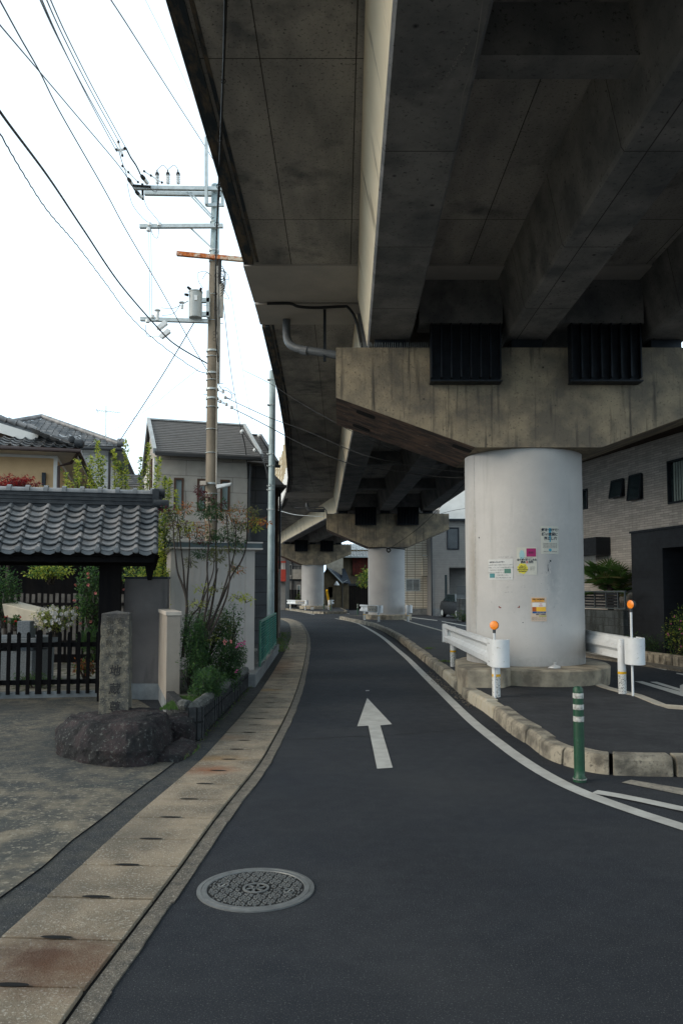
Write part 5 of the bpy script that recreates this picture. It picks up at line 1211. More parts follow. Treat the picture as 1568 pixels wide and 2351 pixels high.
bwx = mk('mossy_block', (.085, .10, .105), (.045, .055, .06), 3, bump=.5, bsc=40, brick=('xz', .4, .19, .01, (.03, .035, .035), .5, .35), streak=((.02, .026, .025), 4, .8, .5, .66), speck=((.15, .16, .16), 25, .6, .72))
m.build('blocks', bwx, bw, local=True)
m = MB(); 
for x in (2.5, 3.05, 3.6, 4.15, 4.45): m.box(x, x+.03, -.95, -.91, 1.18, 1.63)
m.box(2.48, 4.5, -.96, -.90, 1.60, 1.64); m.box(2.48, 4.5, -.96, -.90, 1.18, 1.21); m.build('fence_frame', mk('grey_frame', (.08, .10, .11)), bw, local=True)
m = MB()
for k in range(5): m.box(2.52, 4.2, -.94, -.925, 1.22+k*.077, 1.285+k*.077)
m.build('louvre', garagem, bw, local=True)
m = MB(); m.M = frames[hr.name].copy(); m.box(5.6, 12, -1.35, -1.2, 0, .26)
for k in range(30): m.box(5.6+k*.22, 5.6+k*.22+.19, -1.38, -1.2, .0, .22)
tag(m.build('edging_wall', kerbm, bevel=.01), 'low stone edging in front of the flowering hedge', 'wall')
m = MB(); m.M = frames[hr.name].copy(); m.box(-1, 14, -1.85, -1.45, 0, .045); struct(m, 'right_gutter', border)

# ================================================================== FAR BUILDINGS (right of centre)
def Z(py, Y): return at(784, py, Y).z
def X(px, Y): return (at(px, 1360, Y)).x
Y = 54.
g2 = thing('house', 'warm grey house with a carport and a shuttered window', 'house', (X(991, Y), Y, 0))
ox = X(991, Y); fx = lambda px: X(px, Y)-ox
gar = (fx(1031.5), fx(1071), 0, Z(1303, Y)); slot = (fx(1021), fx(1027), Z(1387.5, Y), Z(1320, Y)); sw = (fx(1027), fx(1055), Z(1262, Y), Z(1211, Y))
m = MB(); facade(m, 0, fx(1110), 0, 7.2, [gar, slot, sw]); m.box(0, gar[0], .125, 8, 0, 7.2); m.box(gar[0], fx(1110), .125, 8, gar[3], 7.2); m.box(gar[0], fx(1110), 5, 8, 0, gar[3]); m.build('wall', greyw, g2, local=True)
m = MB(); m.box(slot[0], slot[1], .03, .05, slot[2], slot[3]); m.build('slot_window', glassd, g2, local=True)
window(g2, *sw, steel_dk, glassd, fw=.07, slats=18, proud=.06)
m = MB(); m.box(fx(1008), fx(1110), -.35, 8, Z(1196, Y), Z(1192, Y)); m.build('eave', steel_dk, g2, local=True)
m = MB(); m.box(fx(1010), fx(1110), -.25, 8, Z(1192, Y)+.01, Z(1112, Y)); m.build('white_upper_storey', whitew, g2, local=True)
m = MB(); m.tube([(.0, -.06, 0), (.0, -.06, 6.8)], .05, 6); m.build('downpipe', pipek, g2, local=True)
m = MB(); m.box(.05, gar[0]-.1, -.03, -.002, 0, .5); m.build('footing', conc_g, g2, local=True)
Y = 57.
t2 = thing('house', 'cream tiled house with a louvred window behind the middle pillar', 'house', (X(900, Y), Y, 0)); ox = X(900, Y)
lw = (fx(931), fx(964.4), Z(1357.5, Y), Z(1329, Y))
m = MB(); facade(m, 0, fx(991), .45, 7.6, [lw]); m.box(0, fx(991), .125, 8, .45, 7.6); m.build('wall', tilew, t2, local=True)
m = MB(); m.box(0, fx(991), -.02, 8, 0, .45); m.build('footing', conc_g, t2, local=True)
window(t2, *lw, galv, glassd, fw=.06, mull=1, slats=9)
m = MB(); m.box(fx(969), fx(990.5), -.5, -.002, Z(1322, Y), Z(1281, Y)); m.build('balcony', tilew, t2, local=True)
m = MB(); m.tube([(fx(969), -.45, Z(1276, Y)), (fx(990), -.45, Z(1276, Y))], .03, 6); m.box(fx(984), fx(990), -.1, -.003, Z(1276, Y), Z(1240, Y)); m.build('balcony_rail', galv, t2, local=True)
# car in the carport
car = thing('parked_car', 'black car parked nose out in the carport of the grey house', 'car', (X(1060, 50), 49.8, 0), R(12))
m = MB()
secs = [(-2.1, .35, .62, .80), (-1.95, .22, .80, .86), (-1.2, .20, .98, .90), (-.75, .2, 1.02, .9), (.0, .2, 1.02, .9), (1.6, .2, 1.05, .88), (2.0, .3, .95, .8)]
rows = []
for y_, z0, z1, hw in secs: rows.append([(-hw*.94, y_, z0), (hw*.94, y_, z0), (hw, y_, (z0+z1)/2), (hw*.93, y_, z1), (-hw*.93, y_, z1), (-hw, y_, (z0+z1)/2)])
m.add([p for r_ in rows for p in r_], [(i*6+j, i*6+(j+1) % 6, (i+1)*6+(j+1) % 6, (i+1)*6+j) for i in range(len(rows)-1) for j in range(6)]+[(5, 4, 3, 2, 1, 0), tuple(36+q for q in range(6))])
m.build('body', carb, car, local=True, smooth=True, bevel=.04)
m = MB(); m.hexa([(-.8, -.9, 1.0), (.8, -.9, 1.0), (.8, 1.5, 1.02), (-.8, 1.5, 1.02)], [(-.62, -.3, 1.5), (.62, -.3, 1.5), (.62, 1.1, 1.5), (-.62, 1.1, 1.5)]); m.build('cabin', glassd, car, local=True, bevel=.05)
for sx in (-1, 1):
    m = MB(); m.box(sx*.62-.17, sx*.62+.17, -2.06, -1.98, .62, .76); m.build('headlight', porc, car, local=True, bevel=.02)
    for yy in (-1.3, 1.3):
        m = MB(); m.lathe([(.3, -.1), (.31, 0), (.3, .1)], (sx*.78, yy, .31), 20, 'x'); w_ = m.build('wheel', black, car, local=True, smooth=True)
        m = MB(); m.lathe([(.18, 0), (.18, .01)], (sx*.78+(.1 if sx > 0 else -.11), yy, .31), 14, 'x'); m.build('rim', galv, w_, local=True)
m = MB(); m.box(-.24, .24, -2.13, -2.11, .38, .52); m.build('number_plate', porc, car, local=True)
m = MB(); m.box(-.5, .5, -2.115, -2.09, .55, .62); m.build('grille', galv, car, local=True)
m = MB(); a, b = gr(1048, 1425), gr(1079, 1432); zz = Z(1374, 44.5)
bwl = thing('block_wall', 'pale stained block wall left of the white pillar with a louvre fence on top', 'wall', (6.5, 43.5, 0))
m.box(X(1047.5, 45), X(1100, 45), 43.2, 45, 0, zz); m.build('blocks', blockw, bwl)
m = MB()
for k in range(9): m.box(X(1048, 45), X(1100, 45), 44.9, 44.95, zz+.03+k*.075, zz+.09+k*.075)
m.build('louvre', mk('grey_louvre', (.12, .125, .125)), bwl)
m = MB(); a = gr(971, 1408.5); m.box(a.x-.32, a.x+.3, a.y, a.y+.35, 0, .3); tag(m.build('flower_trough', mk('terracotta', (.20, .05, .035)), bevel=.02), 'brown trough planter against the cream tiled house', 'planter')
# brown house, hut and dark fence behind the middle pillar
Y = 78.
bh = thing('house', 'old house with red timber screen and silvery roof tiles between two pillars', 'house', (X(790, Y), Y, 0)); ox = X(788, Y)
bh.location.x = ox; frames[bh.name] = Matrix.Translation((ox, Y, 0))
m = MB(); m.box(0, fx(870), 0, 8, 0, Z(1262, Y)); m.build('wall', hutw, bh, local=True)
m = MB(); m.box(fx(809), fx(870), -.25, -.002, Z(1320, Y), Z(1281, Y)); m.build('red_screen', redw, bh, local=True)
m = MB(); m.noflip = True; tile_roof(m, (-1.0, -1.0, Z(1278, Y)), (1, 0, 0), (0, 2.4, 1.25), 22, .30, 9, .32, nm=1, seed=8); m.build('roof', mk('silver_tile', (.40, .40, .39), (.26, .27, .27), 3, rough=.5), bh, local=True, smooth=True)
m = MB(); m.box(-1, fx(870), -1.05, -.98, Z(1281, Y), Z(1277.5, Y)); m.build('gutter', galv, bh, local=True)
bc = thing('house', 'plain beige building showing above the dark hut', 'building', (X(760, 88), 88, 0)); m = MB(); m.box(X(748, 88), X(800, 88), 88, 94, 0, Z(1278, 88)); m.build('wall', mk('beige_wall', (.50, .46, .38)), bc)
m = MB(); m.box(X(746, 88), X(802, 88), 87.8, 94, Z(1278, 88)+.002, Z(1275, 88)); m.build('parapet', conc_cap, bc)
Y = 76.
hu = thing('hut', 'small brown plaster hut with a dark slate lean roof and a gable', 'hut', (X(743, Y), Y, 0)); ox = X(743, Y)
m = MB(); xs = [(0, 0), (fx(785), 0), (fx(785), Z(1336.5, Y)), (fx(752), Z(1304, Y)+.0), (0, Z(1319, Y))]; m.xprism(xs, 0, 4); m.box(fx(785), fx(806), .6, 4, 0, Z(1340, Y)); m.build('wall', hutw, hu, local=True)
m = MB(); a = [(fx(751.6), -.3, Z(1303, Y)), (fx(786), -.3, Z(1337, Y))]
m.hexa([(fx(750), -.3, Z(1305, Y)), (fx(785), -.3, Z(1339.5, Y)), (fx(785)+1.2, 4.5, Z(1339.5, Y)), (fx(750)+.4, 4.5, Z(1305, Y))], [(fx(750), -.3, Z(1303, Y)), (fx(786), -.3, Z(1337, Y)), (fx(786)+1.2, 4.5, Z(1337, Y)), (fx(750)+.4, 4.5, Z(1303, Y))])
m.hexa([(fx(741), -.3, Z(1322, Y)), (fx(751), -.3, Z(1305, Y)), (fx(751), 4.5, Z(1305, Y)), (fx(741), 4.5, Z(1322, Y))], [(fx(741), -.3, Z(1320, Y)), (fx(751), -.3, Z(1303, Y)), (fx(751), 4.5, Z(1303, Y)), (fx(741), 4.5, Z(1320, Y))])
m.hexa([(fx(785), .3, Z(1338, Y)), (fx(806), .3, Z(1340, Y)), (fx(806), 4, Z(1340, Y)), (fx(785), 4, Z(1338, Y))], [(fx(785), 2, Z(1304, Y)), (fx(792), 2, Z(1304, Y)), (fx(792), 4, Z(1304, Y)), (fx(785), 4, Z(1304, Y))]); m.build('roof', mk('blue_slate', (.05, .065, .085), (.035, .045, .06), 5, rough=.6), hu, local=True)
m = MB(); m.beam((fx(751), -.34, Z(1303, Y)), (fx(786), -.34, Z(1338, Y)), .06, .10); m.beam((fx(786), -.34, Z(1338, Y)), (fx(798), -.34, Z(1332, Y)), .05, .06); m.build('verge', galv, hu, local=True)
window(hu, fx(754.5), fx(763.5), Z(1371.5, Y), Z(1348, Y), woodk, glassd, y=-.05)
m = MB(); m.lathe([(.05, .35), (.28, 0), (.26, -.05)], (fx(773), -.4, Z(1343, Y)), 14); m.build('wall_lamp', porc, hu, local=True)
m = MB(); m.tube([(fx(786), -.1, Z(1340, Y)), (fx(786), -.1, 0)], .04, 6); m.build('downpipe', pipek, hu, local=True)
df = thing('board_fence', 'tall black board fence behind the middle pillar', 'fence', (X(800, 72), 72, 0))
m = MB(); x = X(801, 72)
while x < X(850, 72): m.box(x, x+.17, 72, 72.05, 0, Z(1345, 72)); x += .18
m.build('boards', woodk, df)
m = MB(); m.box(X(800, 72), X(850, 72), 71.85, 72.2, Z(1345, 72), Z(1340, 72)); m.build('fence_roof', tile_dk, df)
m = MB(); m.tube([gr(757.8, 1399, .15)+Vector((0, 0, 0)), at(750.3, 1355, 66.5)], .085, 10); tag(m.build('guy_cover', yellow, smooth=True), 'leaning yellow plastic pole cover right of the far pillar', 'pole cover')
# left distance
Y = 84.
r1 = thing('house', 'grey two storey house with a balcony left of the far pillar', 'house', (X(657, Y), Y, 0)); ox = X(657, Y)
w1_ = (fx(664), fx(670), Z(1323, Y), Z(1296, Y)); w2_ = (fx(682), fx(690), Z(1375, Y), Z(1343, Y))
m = MB(); facade(m, 0, fx(720), 0, 6.6, [w1_, w2_]); m.box(0, fx(720), .125, 8, 0, 6.6); m.build('wall', greyw, r1, local=True)
window(r1, *w1_, whitew, glassd, fw=.06); window(r1, *w2_, whitew, frost, fw=.06)
m = MB(); m.box(fx(673), fx(720), -1.0, -.002, Z(1330, Y), Z(1308, Y)); m.build('balcony', mk('cream_balcony', (.50, .46, .40)), r1, local=True)
m = MB()
for k in range(7): xx = lerp(fx(673.5), fx(719), k/6); m.box(xx, xx+.05, -1.0, -.95, Z(1308, Y), Z(1301, Y))
m.box(fx(673), fx(720), -1.0, -.95, Z(1302, Y), Z(1301, Y)); m.build('balcony_rail', steel_dk, r1, local=True)
m = MB(); m.box(fx(657), fx(720), -.12, -.002, Z(1333, Y), Z(1330, Y)); m.tube([(fx(671), -.1, 0), (fx(671), -.1, 6)], .06, 6); m.build('trim', steel_dk, r1, local=True)
rh = thing('house', 'small house with red painted balcony at the far left of the road', 'house', (X(625, 72), 72, 0)); ox = X(625, 72); Y = 72
m = MB(); m.box(0, fx(655), 0, 6, 0, 6.2); m.build('wall', mats['warm_grey_wall'], rh, local=True)
m = MB(); m.box(0, fx(657), -.8, -.002, Z(1335, Y), Z(1308, Y)); m.box(fx(640), fx(657), -.8, -.002, Z(1293, Y), Z(1289, Y)); m.build('red_balcony', redp, rh, local=True)
m = MB()
for k in range(5): xx = fx(641+k*3.2); m.box(xx, xx+.05, -.78, -.74, Z(1308, Y), Z(1293, Y))
m.build('white_bars', whitew, rh, local=True)
bf = thing('panel_fence', 'dark panel fence in front of the far grey house', 'fence', (X(657, 80), 80, 0)); m = MB()
x = X(655, 80)
while x < X(683, 80): m.box(x, x+.28, 80, 80.05, 0, Z(1354, 80)); x += .3
m.build('panels', garagem, bf)
m = MB(); m.box(X(683, 80), X(693, 80), 79.5, 80.3, 0, Z(1378, 80)); tag(m.build('gate_pier', conc_g), 'short grey gate pier at the end of the far panel fence', 'pier')
for lab, p, s_ in (('teal crate with a lid beside the far pillar', gr(722, 1398, .15), 1.0),):
    t = thing('crate', lab, 'crate', p)
    m = MB(); m.hexa([p+Vector(q) for q in ((-.26, 0, .0), (.26, 0, 0), (.26, .35, 0), (-.26, .35, 0))], [p+Vector(q) for q in ((-.3, -.03, .3), (.3, -.03, .3), (.3, .38, .3), (-.3, .38, .3))]); m.build('body', mk('teal_plastic', (.02, .16, .14)), t, bevel=.01)
    m = MB(); m.M = Matrix.Translation(p); m.box(-.31, .31, -.04, .39, .302, .36); m.build('lid', mats['teal_plastic'], t, bevel=.01)
p = gr(717, 1400, .15); m = MB(); m.M = Matrix.Translation(p); m.box(-.13, .13, -.3, -.05, 0, .2); tag(m.build('carton', whitew, bevel=.03), 'small white carton in front of the teal crate', 'box')
# far backdrop so that the street closes round the bend
bk = thing('apartment_block', 'pale apartment block far round the bend behind the left houses', 'building', (-30, 130, 0)); m = MB(); m.box(-60, -16, 130, 140, 0, 9); m.build('wall', greyw, bk); m = MB()
for k in range(12):
    for z in (2, 5): m.box(-58+k*3.5, -56+k*3.5, 129.95, 130.05, z, z+1.3)
m.build('windows', glassd, bk)
# ================================================================== UTILITY POLE
PY = 18.5
A_ = lambda x, y, dy=0: at(x, y, PY+dy)
up = thing('utility_pole', 'tall concrete utility pole carrying crossarms and a grey transformer', 'utility pole', (A_(484, 1400).x, PY, 0))
b0_ = Vector((A_(484, 1300).x, PY, 0)); rp_ = A_(489, 745); tp_ = A_(494.5, 424)
m = MB(); pts = [b0_.lerp(rp_, k/6) for k in range(7)]; m.tube(pts, .15, 20, .122); m.build('shaft', polec, up, smooth=True)
j1 = A_(491, 640)
m = MB(); m.tube([rp_, j1, A_(492, 602)], [.122, .116, .112], 20); m.build('mid_shaft', polec, up, smooth=True)
m = MB(); m.tube([A_(492, 604), A_(494, 520), tp_], [.108, .10, .093], 20); m.build('steel_top', galvp, up, smooth=True)
def arm(p, q, th=.09, mat=galv, nm='crossarm', dy=-.16, par=up):
    m = MB(); m.beam(A_(*p, dy), A_(*q, dy), th, th); return m.build(nm, mat, par, bevel=.004)
arm((307, 430), (518, 433)); arm((332, 443), (520, 446), dy=.16); arm((321, 519), (512, 518)); arm((406, 581.5), (566, 596), .10, rust); arm((322.5, 732), (478, 737))
for a, b in (((430, 440), (486, 500)), ((438, 441), (490, 498)), ((438, 523), (490, 572))): m = MB(); m.beam(A_(*a, -.1), A_(*b, -.1), .03, .03); m.build('brace', galv, up)
m = MB(); m.beam(A_(474, 316, -.2), A_(474, 470, -.2), .14, .06); m.build('top_mast', galv, up)
m = MB(); m.beam(A_(511, 440, -.05), A_(511, 472, -.05), .11, .06); m.beam(A_(474, 470, -.15), A_(512, 470, -.1), .05, .07); m.build('hanger_plate', galv, up)
def ribbed(p, q, r_, n_=5, cap=.38):
    p = Vector(p); q = Vector(q); a = MB(); b = MB(); s = []
    m1 = p.lerp(q, 1-cap)
    pts = []; rr = []
    for k in range(n_*2+1): pts.append(p.lerp(m1, k/(n_*2))); rr.append(r_ if k % 2 else r_*.72)
    a.tube(pts, rr, 12); b.tube([m1, m1.lerp(q, .45), m1.lerp(q, .5), q], [r_*1.05, r_*.85, r_*.35, r_*.25], 12)
    o = a.build('insulator', porc, up, smooth=True); b.build('cap', black, o, smooth=True)
for x in (361.5, 386, 409.5): ribbed(A_(x, 421, -.16), A_(x-.8, 389, -.16), .048)
ribbed(A_(339, 420, -.2), A_(320, 396, -.6), .05, 5, .5); ribbed(A_(305, 424, -.2), A_(291, 404, -.6), .045, 4, .5); ribbed(A_(325, 452, -.1), A_(308, 434, -.6), .045, 4, .5)
m = MB(); m.beam(A_(305, 426, -.2), A_(347, 429, -.2), .12, .03); m.beam(A_(327, 420, -.2), A_(328, 458, 0), .05, .06); m.build('dead_end_bracket', black, up)
for x, y in ((344, 514), (366, 514), (341, 526), (350, 726), (339, 736)):
    m = MB(); c = A_(x, y, -.2); m.lathe([(.02, -.05), (.05, -.04), (.055, 0), (.045, .035), (.01, .045)], c, 14); m.build('spool_insulator', porc, up, smooth=True)
# transformer
tc_ = A_(449, 699, -.25); tr = MB(); h_ = .62
tr.lathe([(.145, -h_/2-.01), (.155, -h_/2), (.155, h_/2-.03), (.165, h_/2-.025), (.165, h_/2), (.1, h_/2+.035), (.01, h_/2+.04)], tc_, 28); tb = tr.build('transformer', mk('transformer_grey', (.38, .41, .41), (.33, .36, .36), 4, rough=.45), up, smooth=True)
m = MB(); m.box(tc_.x+.155, tc_.x+.34, PY-.3, PY-.2, tc_.z+.05, tc_.z+.15); m.box(tc_.x+.155, tc_.x+.34, PY-.3, PY-.2, tc_.z-.28, tc_.z-.18); m.box(tc_.x+.26, tc_.x+.33, PY-.3, PY-.15, tc_.z-.3, tc_.z+.33); m.build('bracket', galv, tb)
for dx, dz_ in ((-.16, .2), (-.1, .33), (.12, .3)):
    m = MB(); c = tc_+Vector((dx, -.08, dz_)); m.tube([c, c+Vector((-.07 if dx < 0 else .03, -.05, .05 if dz_ > .25 else .0))], [.035, .028], 10); m.build('bushing', black, tb, smooth=True)
m = MB(); m.box(tc_.x+.0, tc_.x+.07, PY-.42, PY-.402, tc_.z+.05, tc_.z+.17); m.build('nameplate', porc, tb)
for (x, y, s_) in ((372, 747, 1), (379, 766, 1)):
    m = MB(); c = A_(x, y, -.3); m.M = Matrix.Translation(c) @ Matrix.Rotation(R(-38), 4, 'Y'); m.box(-.13, .13, -.05, .05, -.06, .06); m.box(-.15, .15, -.02, .02, -.02, .02); m.build('switch_box', porc, up, bevel=.015)
m = MB(); m.tube([A_(361, 735, -.2), A_(362, 715, -.2)], .04, 10); m.lathe([(.07, 0), (.075, .02), (.03, .05)], A_(361.5, 713, -.2), 14); m.build('cutout', porc, up, smooth=True)
m = MB(); m.tube([A_(418, 698, -.2), A_(432, 690, -.2)], .015, 6); m.lathe([(.065, 0), (.07, .02), (.02, .05)], A_(417, 695, -.2), 14); m.lathe([(.03, -.09), (.04, 0)], A_(418, 700, -.2), 10); m.build('post_insulator', porc, up, smooth=True)
for y, r_ in ((470, .112), (510, .116), (575, .125), (598, .13), (677, .135), (737, .14), (806, .145), (819, .145), (857, .145), (873, .146), (894, .147), (915, .149), (935, .15), (986, .15), (1040, .152), (1111, .154), (1134, .156), (1195, .158)):
    c = b0_.lerp(rp_, (1300-y)/(1300-745)) if y > 745 else (rp_.lerp(tp_, (745-y)/(745-424)))
    c = Vector((lerp(A_(484, 1300).x, A_(489, 745).x, min(1, (1300-y)/555)) if y > 745 else lerp(A_(489, 745).x, A_(494.5, 424).x, (745-y)/321), PY, at(490, y, PY).z))
    hh = .022 if y in (806, 857, 894, 915, 1111, 575, 598, 470) else .006
    m = MB(); m.lathe([(r_-.004, -hh), (r_+.006-(.012 if y < 745 else 0), -hh), (r_+.006-(.012 if y < 745 else 0), hh), (r_-.004, hh)], c, 20); m.build('steel_band', galv, up, smooth=True)
m = MB(); m.tube([A_(499.5, 610, -.1), A_(499.5, 700, -.1), A_(499, 800, -.1), A_(498, 900, -.12), A_(497, 1118, -.12)], .018, 8); m.tube([A_(503, 590, -.05), A_(503.5, 760, -.05), A_(502, 880, -.05)], .03, 8); m.tube([A_(509, 650, -.1), A_(508.5, 712, -.1), A_(507.5, 728, -.1)], [.045, .045, .05], 10); m.build('conduit', mk('pale_conduit', (.42, .40, .36)), up, smooth=True)
m = MB(); m.tube([A_(505, 586, -.15), A_(505, 600, -.15), A_(505, 650, -.15)], [.055, .04, .028], 10)
for k in range(7): 
    a = A_(505, 610+k*6, -.15); m.tube(smooth_path([a, a+Vector((.08+.03*(k % 3), -.05, -.05)), a+Vector((.10, .02, -.25)), a+Vector((.02, 0, -.35))], 4), .008, 5)
m.build('cable_bundle', black, up)
m = MB()
for k, (y, s_) in enumerate(((742, 1), (880, 1), (700, -1), (905, -1), (645, 1), (918, 1))):
    c = A_(490+9*s_, y, -.05); m.tube([c, c+Vector((s_*.14, 0, 0))], .008, 6)
m.build('step_bolts', galv, up)
m = MB(); m.box(A_(464, 1112).x, A_(478, 1112).x, PY-.28, PY-.12, A_(470, 1115, -.2).z, A_(470, 1105, -.2).z); m.build('control_box', conc_cap, up, bevel=.01)
m = MB(); p = A_(500, 1117, -.25); m.hexa([p+Vector(q) for q in ((-.02, -.06, -.06), (.30, -.05, .02), (.30, .05, .02), (-.02, .06, -.06))], [p+Vector(q) for q in ((-.02, -.06, .04), (.33, -.06, .085), (.33, .06, .085), (-.02, .06, .04))]); m.build('street_light', porc, up, bevel=.012)
for (x, y) in ((512, 899), (517, 912), (505.5, 921), (520, 928), (532, 935)):
    m = MB(); m.lathe([(.02, -.04), (.04, -.03), (.025, -.01), (.042, .0), (.025, .015), (.035, .035)], A_(x, y, -.2), 12); m.build('strain_insulator', porc, up, smooth=True)
m = MB(); m.tube([A_(498, 893, -.1), A_(505, 898, -.15), A_(512, 899, -.2)], .008, 5); m.tube([A_(497, 915, -.1), A_(518, 926, -.2)], .008, 5); m.tube([A_(497, 920, -.1), A_(520, 929, -.2)], .008, 5); m.tube(smooth_path([A_(502, 880), A_(508, 892), A_(524, 898), A_(532, 905), A_(531, 915), A_(520, 912)], 5), .008, 5); m.tube(smooth_path([A_(506, 888), A_(520, 890), A_(535, 903), A_(543, 907)], 5), .006, 5); m.build('drop_wires', black, up)
m = MB()
for pts in ([(342, 430), (360, 438), (361, 392)], [(361, 389), (374, 378), (385, 389)], [(386, 388), (400, 378), (409, 389)], [(293, 420), (296, 440), (305, 470), (326, 498), (341, 510)], [(330, 455), (338, 475), (352, 492), (365, 508)], [(345, 520), (352, 540), (362, 545), (365, 520)],
            [(455, 625), (470, 622), (480, 628)], [(455, 625), (456, 645), (466, 660)], [(465, 640), (475, 625), (484, 632)], [(505, 640), (525, 640), (520, 625), (508, 620)], [(512, 660), (526, 685), (514, 683)], [(370, 706), (395, 708), (415, 700)], [(372, 724), (400, 718), (418, 690)], [(334, 745), (338, 770), (358, 773), (367, 772)]):
    m.tube(smooth_path([A_(x, y, -.2) for x, y in pts], 6), .006, 5)
for x in (342, 346.5): m.tube([A_(x, 528, -.2), A_(x+2.5, 728, -.2)], .005, 4)
m.build('jumper_wires', black, up)
# steel pole
sp_ = gr(621, 1415, .1); sp_ = Vector((X(621.3, 21), 21, 0))
s2 = thing('steel_pole', 'slender grey steel pole rising behind the green fence', 'pole', sp_); m = MB(); m.tube([sp_, Vector((X(623, 21), 21, at(623, 851, 21).z))], .098, 20, .082); m.build('shaft', galvp, s2, smooth=True)
m = MB()
for y in (872, 930, 1043, 1070, 1116, 1125, 1170): p = at(622, y, 21); m.lathe([(.096, -.015), (.099, 0), (.096, .015)], p, 20); m.tube([p+Vector((.06, -.08, 0)), p+Vector((.09, -.12, 0))], .012, 6); m.tube([p+Vector((-.06, -.08, 0)), p+Vector((-.09, -.12, 0))], .012, 6)
m.build('pole_bands', galv, s2)

# ================================================================== OVERHEAD WIRES
def wire(label, pts, r_=.008, seg=6, group='overhead wires', mat=black, cat='wire', wob=0):
    q_ = [at(x, y, d) for x, y, d in pts]
    if pts[0][2] < 13 and pts[0][1] < 300: q_ = [q_[0]+(q_[0]-q_[1])*k_ for k_ in range(max(3, int(20/(q_[0]-q_[1]).length)), 0, -1)]+q_      # runs on overhead past the viewer
    p = smooth_path(q_, 10)
    if wob: p = [q+Vector((0, 0, wob*math.sin(i*2.2))) for i, q in enumerate(resample(p, .12))]
    m = MB(); m.tube(p, r_, seg, cap=False); return tag(m.build('overhead_wire', mat, smooth=True), label, cat, group)
wire('thick black cable sagging from the left picture edge to the pole', [(-40, 180, 7), (0, 255, 7.5), (110, 404, 9.5), (190, 524, 12), (277, 653, 14.5), (366, 756, 17), (406, 793, 17.8), (476, 834, 18.3)], .015)
wire('thin wire spiralled with a black cord below the thick cable', [(-40, 225, 7), (0, 305, 7.5), (55, 400, 9), (110, 484, 10.5), (175, 560, 12.5), (245, 653, 14.5), (300, 727, 16), (366, 788, 17.2), (450, 848, 18.2), (484, 858, 18.4)], .008, wob=.008)
wire('dark wire crossing the upper left sky steeply down to the pole', [(0, 0, 7), (45, 82, 8), (92, 165, 9), (140, 260, 10.5), (240, 435, 13), (290, 528, 14.5), (366, 658, 16.5), (440, 790, 18), (487, 868, 18.35)], .009)
wire('straight dark wire ending at the lowest black insulator', [(-20, 30, 8), (0, 56, 8.4), (95, 168, 11), (160, 245, 13), (275, 382, 17), (308, 434, 17.9)], .009)
for k, (x0, x1, y1) in enumerate(((93, 271, 340), (97, 268, 347), (108, 272, 322), (117, 289, 338))):
    wire('one of the close parallel wires coming from the top left sky', [(x0-14, -40, 7), (x0, 0, 7.5), (x0+(x1-x0)*.26, y1*.29, 9.5), (x0+(x1-x0)*.62, y1*.65, 13), (x1, y1, 17)], .008, group='parallel high voltage wires')
wire('heavy twin leads dropping from the spacer to the black insulators', [(289, 338, 17), (300, 360, 17.2), (312, 378, 17.5), (321, 396, 17.9)], .018)
wire('thin slack lead between the spacer and the leftmost insulator', [(272, 342, 17), (280, 370, 17.3), (288, 392, 17.6), (291, 404, 17.9)], .008)
sp = thing('wire_spacer', 'white cross shaped wire spacer left of the crossarms', 'spacer', at(276, 342, 17))
m = MB()
for a, b in (((271, 326), (277, 344)), ((267, 344), (289, 341)), ((277, 344), (281, 354))): m.tube([at(*a, 17), at(*b, 17)], .028, 8)
m.build('frame', porc, sp, smooth=True)
m = MB()
for a in ((272, 324), (267, 342), (286, 339), (281, 356)): m.lathe([(.01, -.03), (.032, -.01), (.01, .03)], at(*a, 16.95), 8)
m.build('clamps', black, sp)
sp = thing('insulating_rods', 'pair of white rods with black ends hanging left of the crossarms', 'insulator', at(310, 400, 17.6)); 
for a, b in (((331, 392), (372, 418)), ((281, 380), (317, 417))):
    m = MB(); m.tube([at(*a, 17.8), at(*b, 17.8)], .014, 8); rr_ = m.build('rod', porc, sp, smooth=True)
    m = MB(); [m.lathe([(.01, -.03), (.03, 0), (.01, .03)], at(lerp(a[0], b[0], q), lerp(a[1], b[1], q), 17.78), 8) for q in (0, .38, 1)]; m.build('rod_knob', black, rr_)
wire('long wire passing from the top of the sky behind the crossarm mast', [(245, -20, 9), (256, 0, 9.4), (297, 63, 11), (400, 225, 16), (470, 334, 20.5), (508, 396, 24)], .009)
wire('faint wire right of the long sky wire', [(325, -20, 12), (335, 0, 12.4), (380, 90, 14), (440, 215, 18)], .004, mat=galv)
hz = []
hp = [(517.5, -60, 5.9), (517, 0, 6.1), (514.5, 120, 6.8), (512, 185, 7.2), (506.5, 320, 8.4), (502, 425, 9.8), (498, 515, 11.3), (495, 640, 13.8), (494.5, 730, 15.8), (500, 830, 18.2)]
wire('black bundled cable with hanging rings running down in front of the viaduct edge', hp, .012)
for dx, lab in ((2.2, 'thin messenger wire beside the ringed black cable'),): wire(lab, [(x+dx+1.5*math.sin(i*1.7), y, d) for i, (x, y, d) in enumerate(hp)], .006)
rg = thing('hanger_rings', 'small black rings strung along the bundled cable', 'cable ring', at(512, 185, 8.3))
for x, y, d in ((513, 185, 7.2), (505.5, 320, 8.4), (502, 427, 9.8), (497.5, 514, 11.3), (497, 582, 12.6), (498, 631, 13.6), (494, 674, 14.5), (496, 708, 15.3), (494, 764, 16.6), (493.5, 778, 16.9)):
    m = MB(); c = at(x, y, d-.03); R_ = .024*(d/8.3) ** .8; m.tube([c+Vector((R_*math.cos(2*math.pi*k/14), 0, R_*math.sin(2*math.pi*k/14))) for k in range(15)], .0045, 5, cap=False); m.build('ring', black, rg)
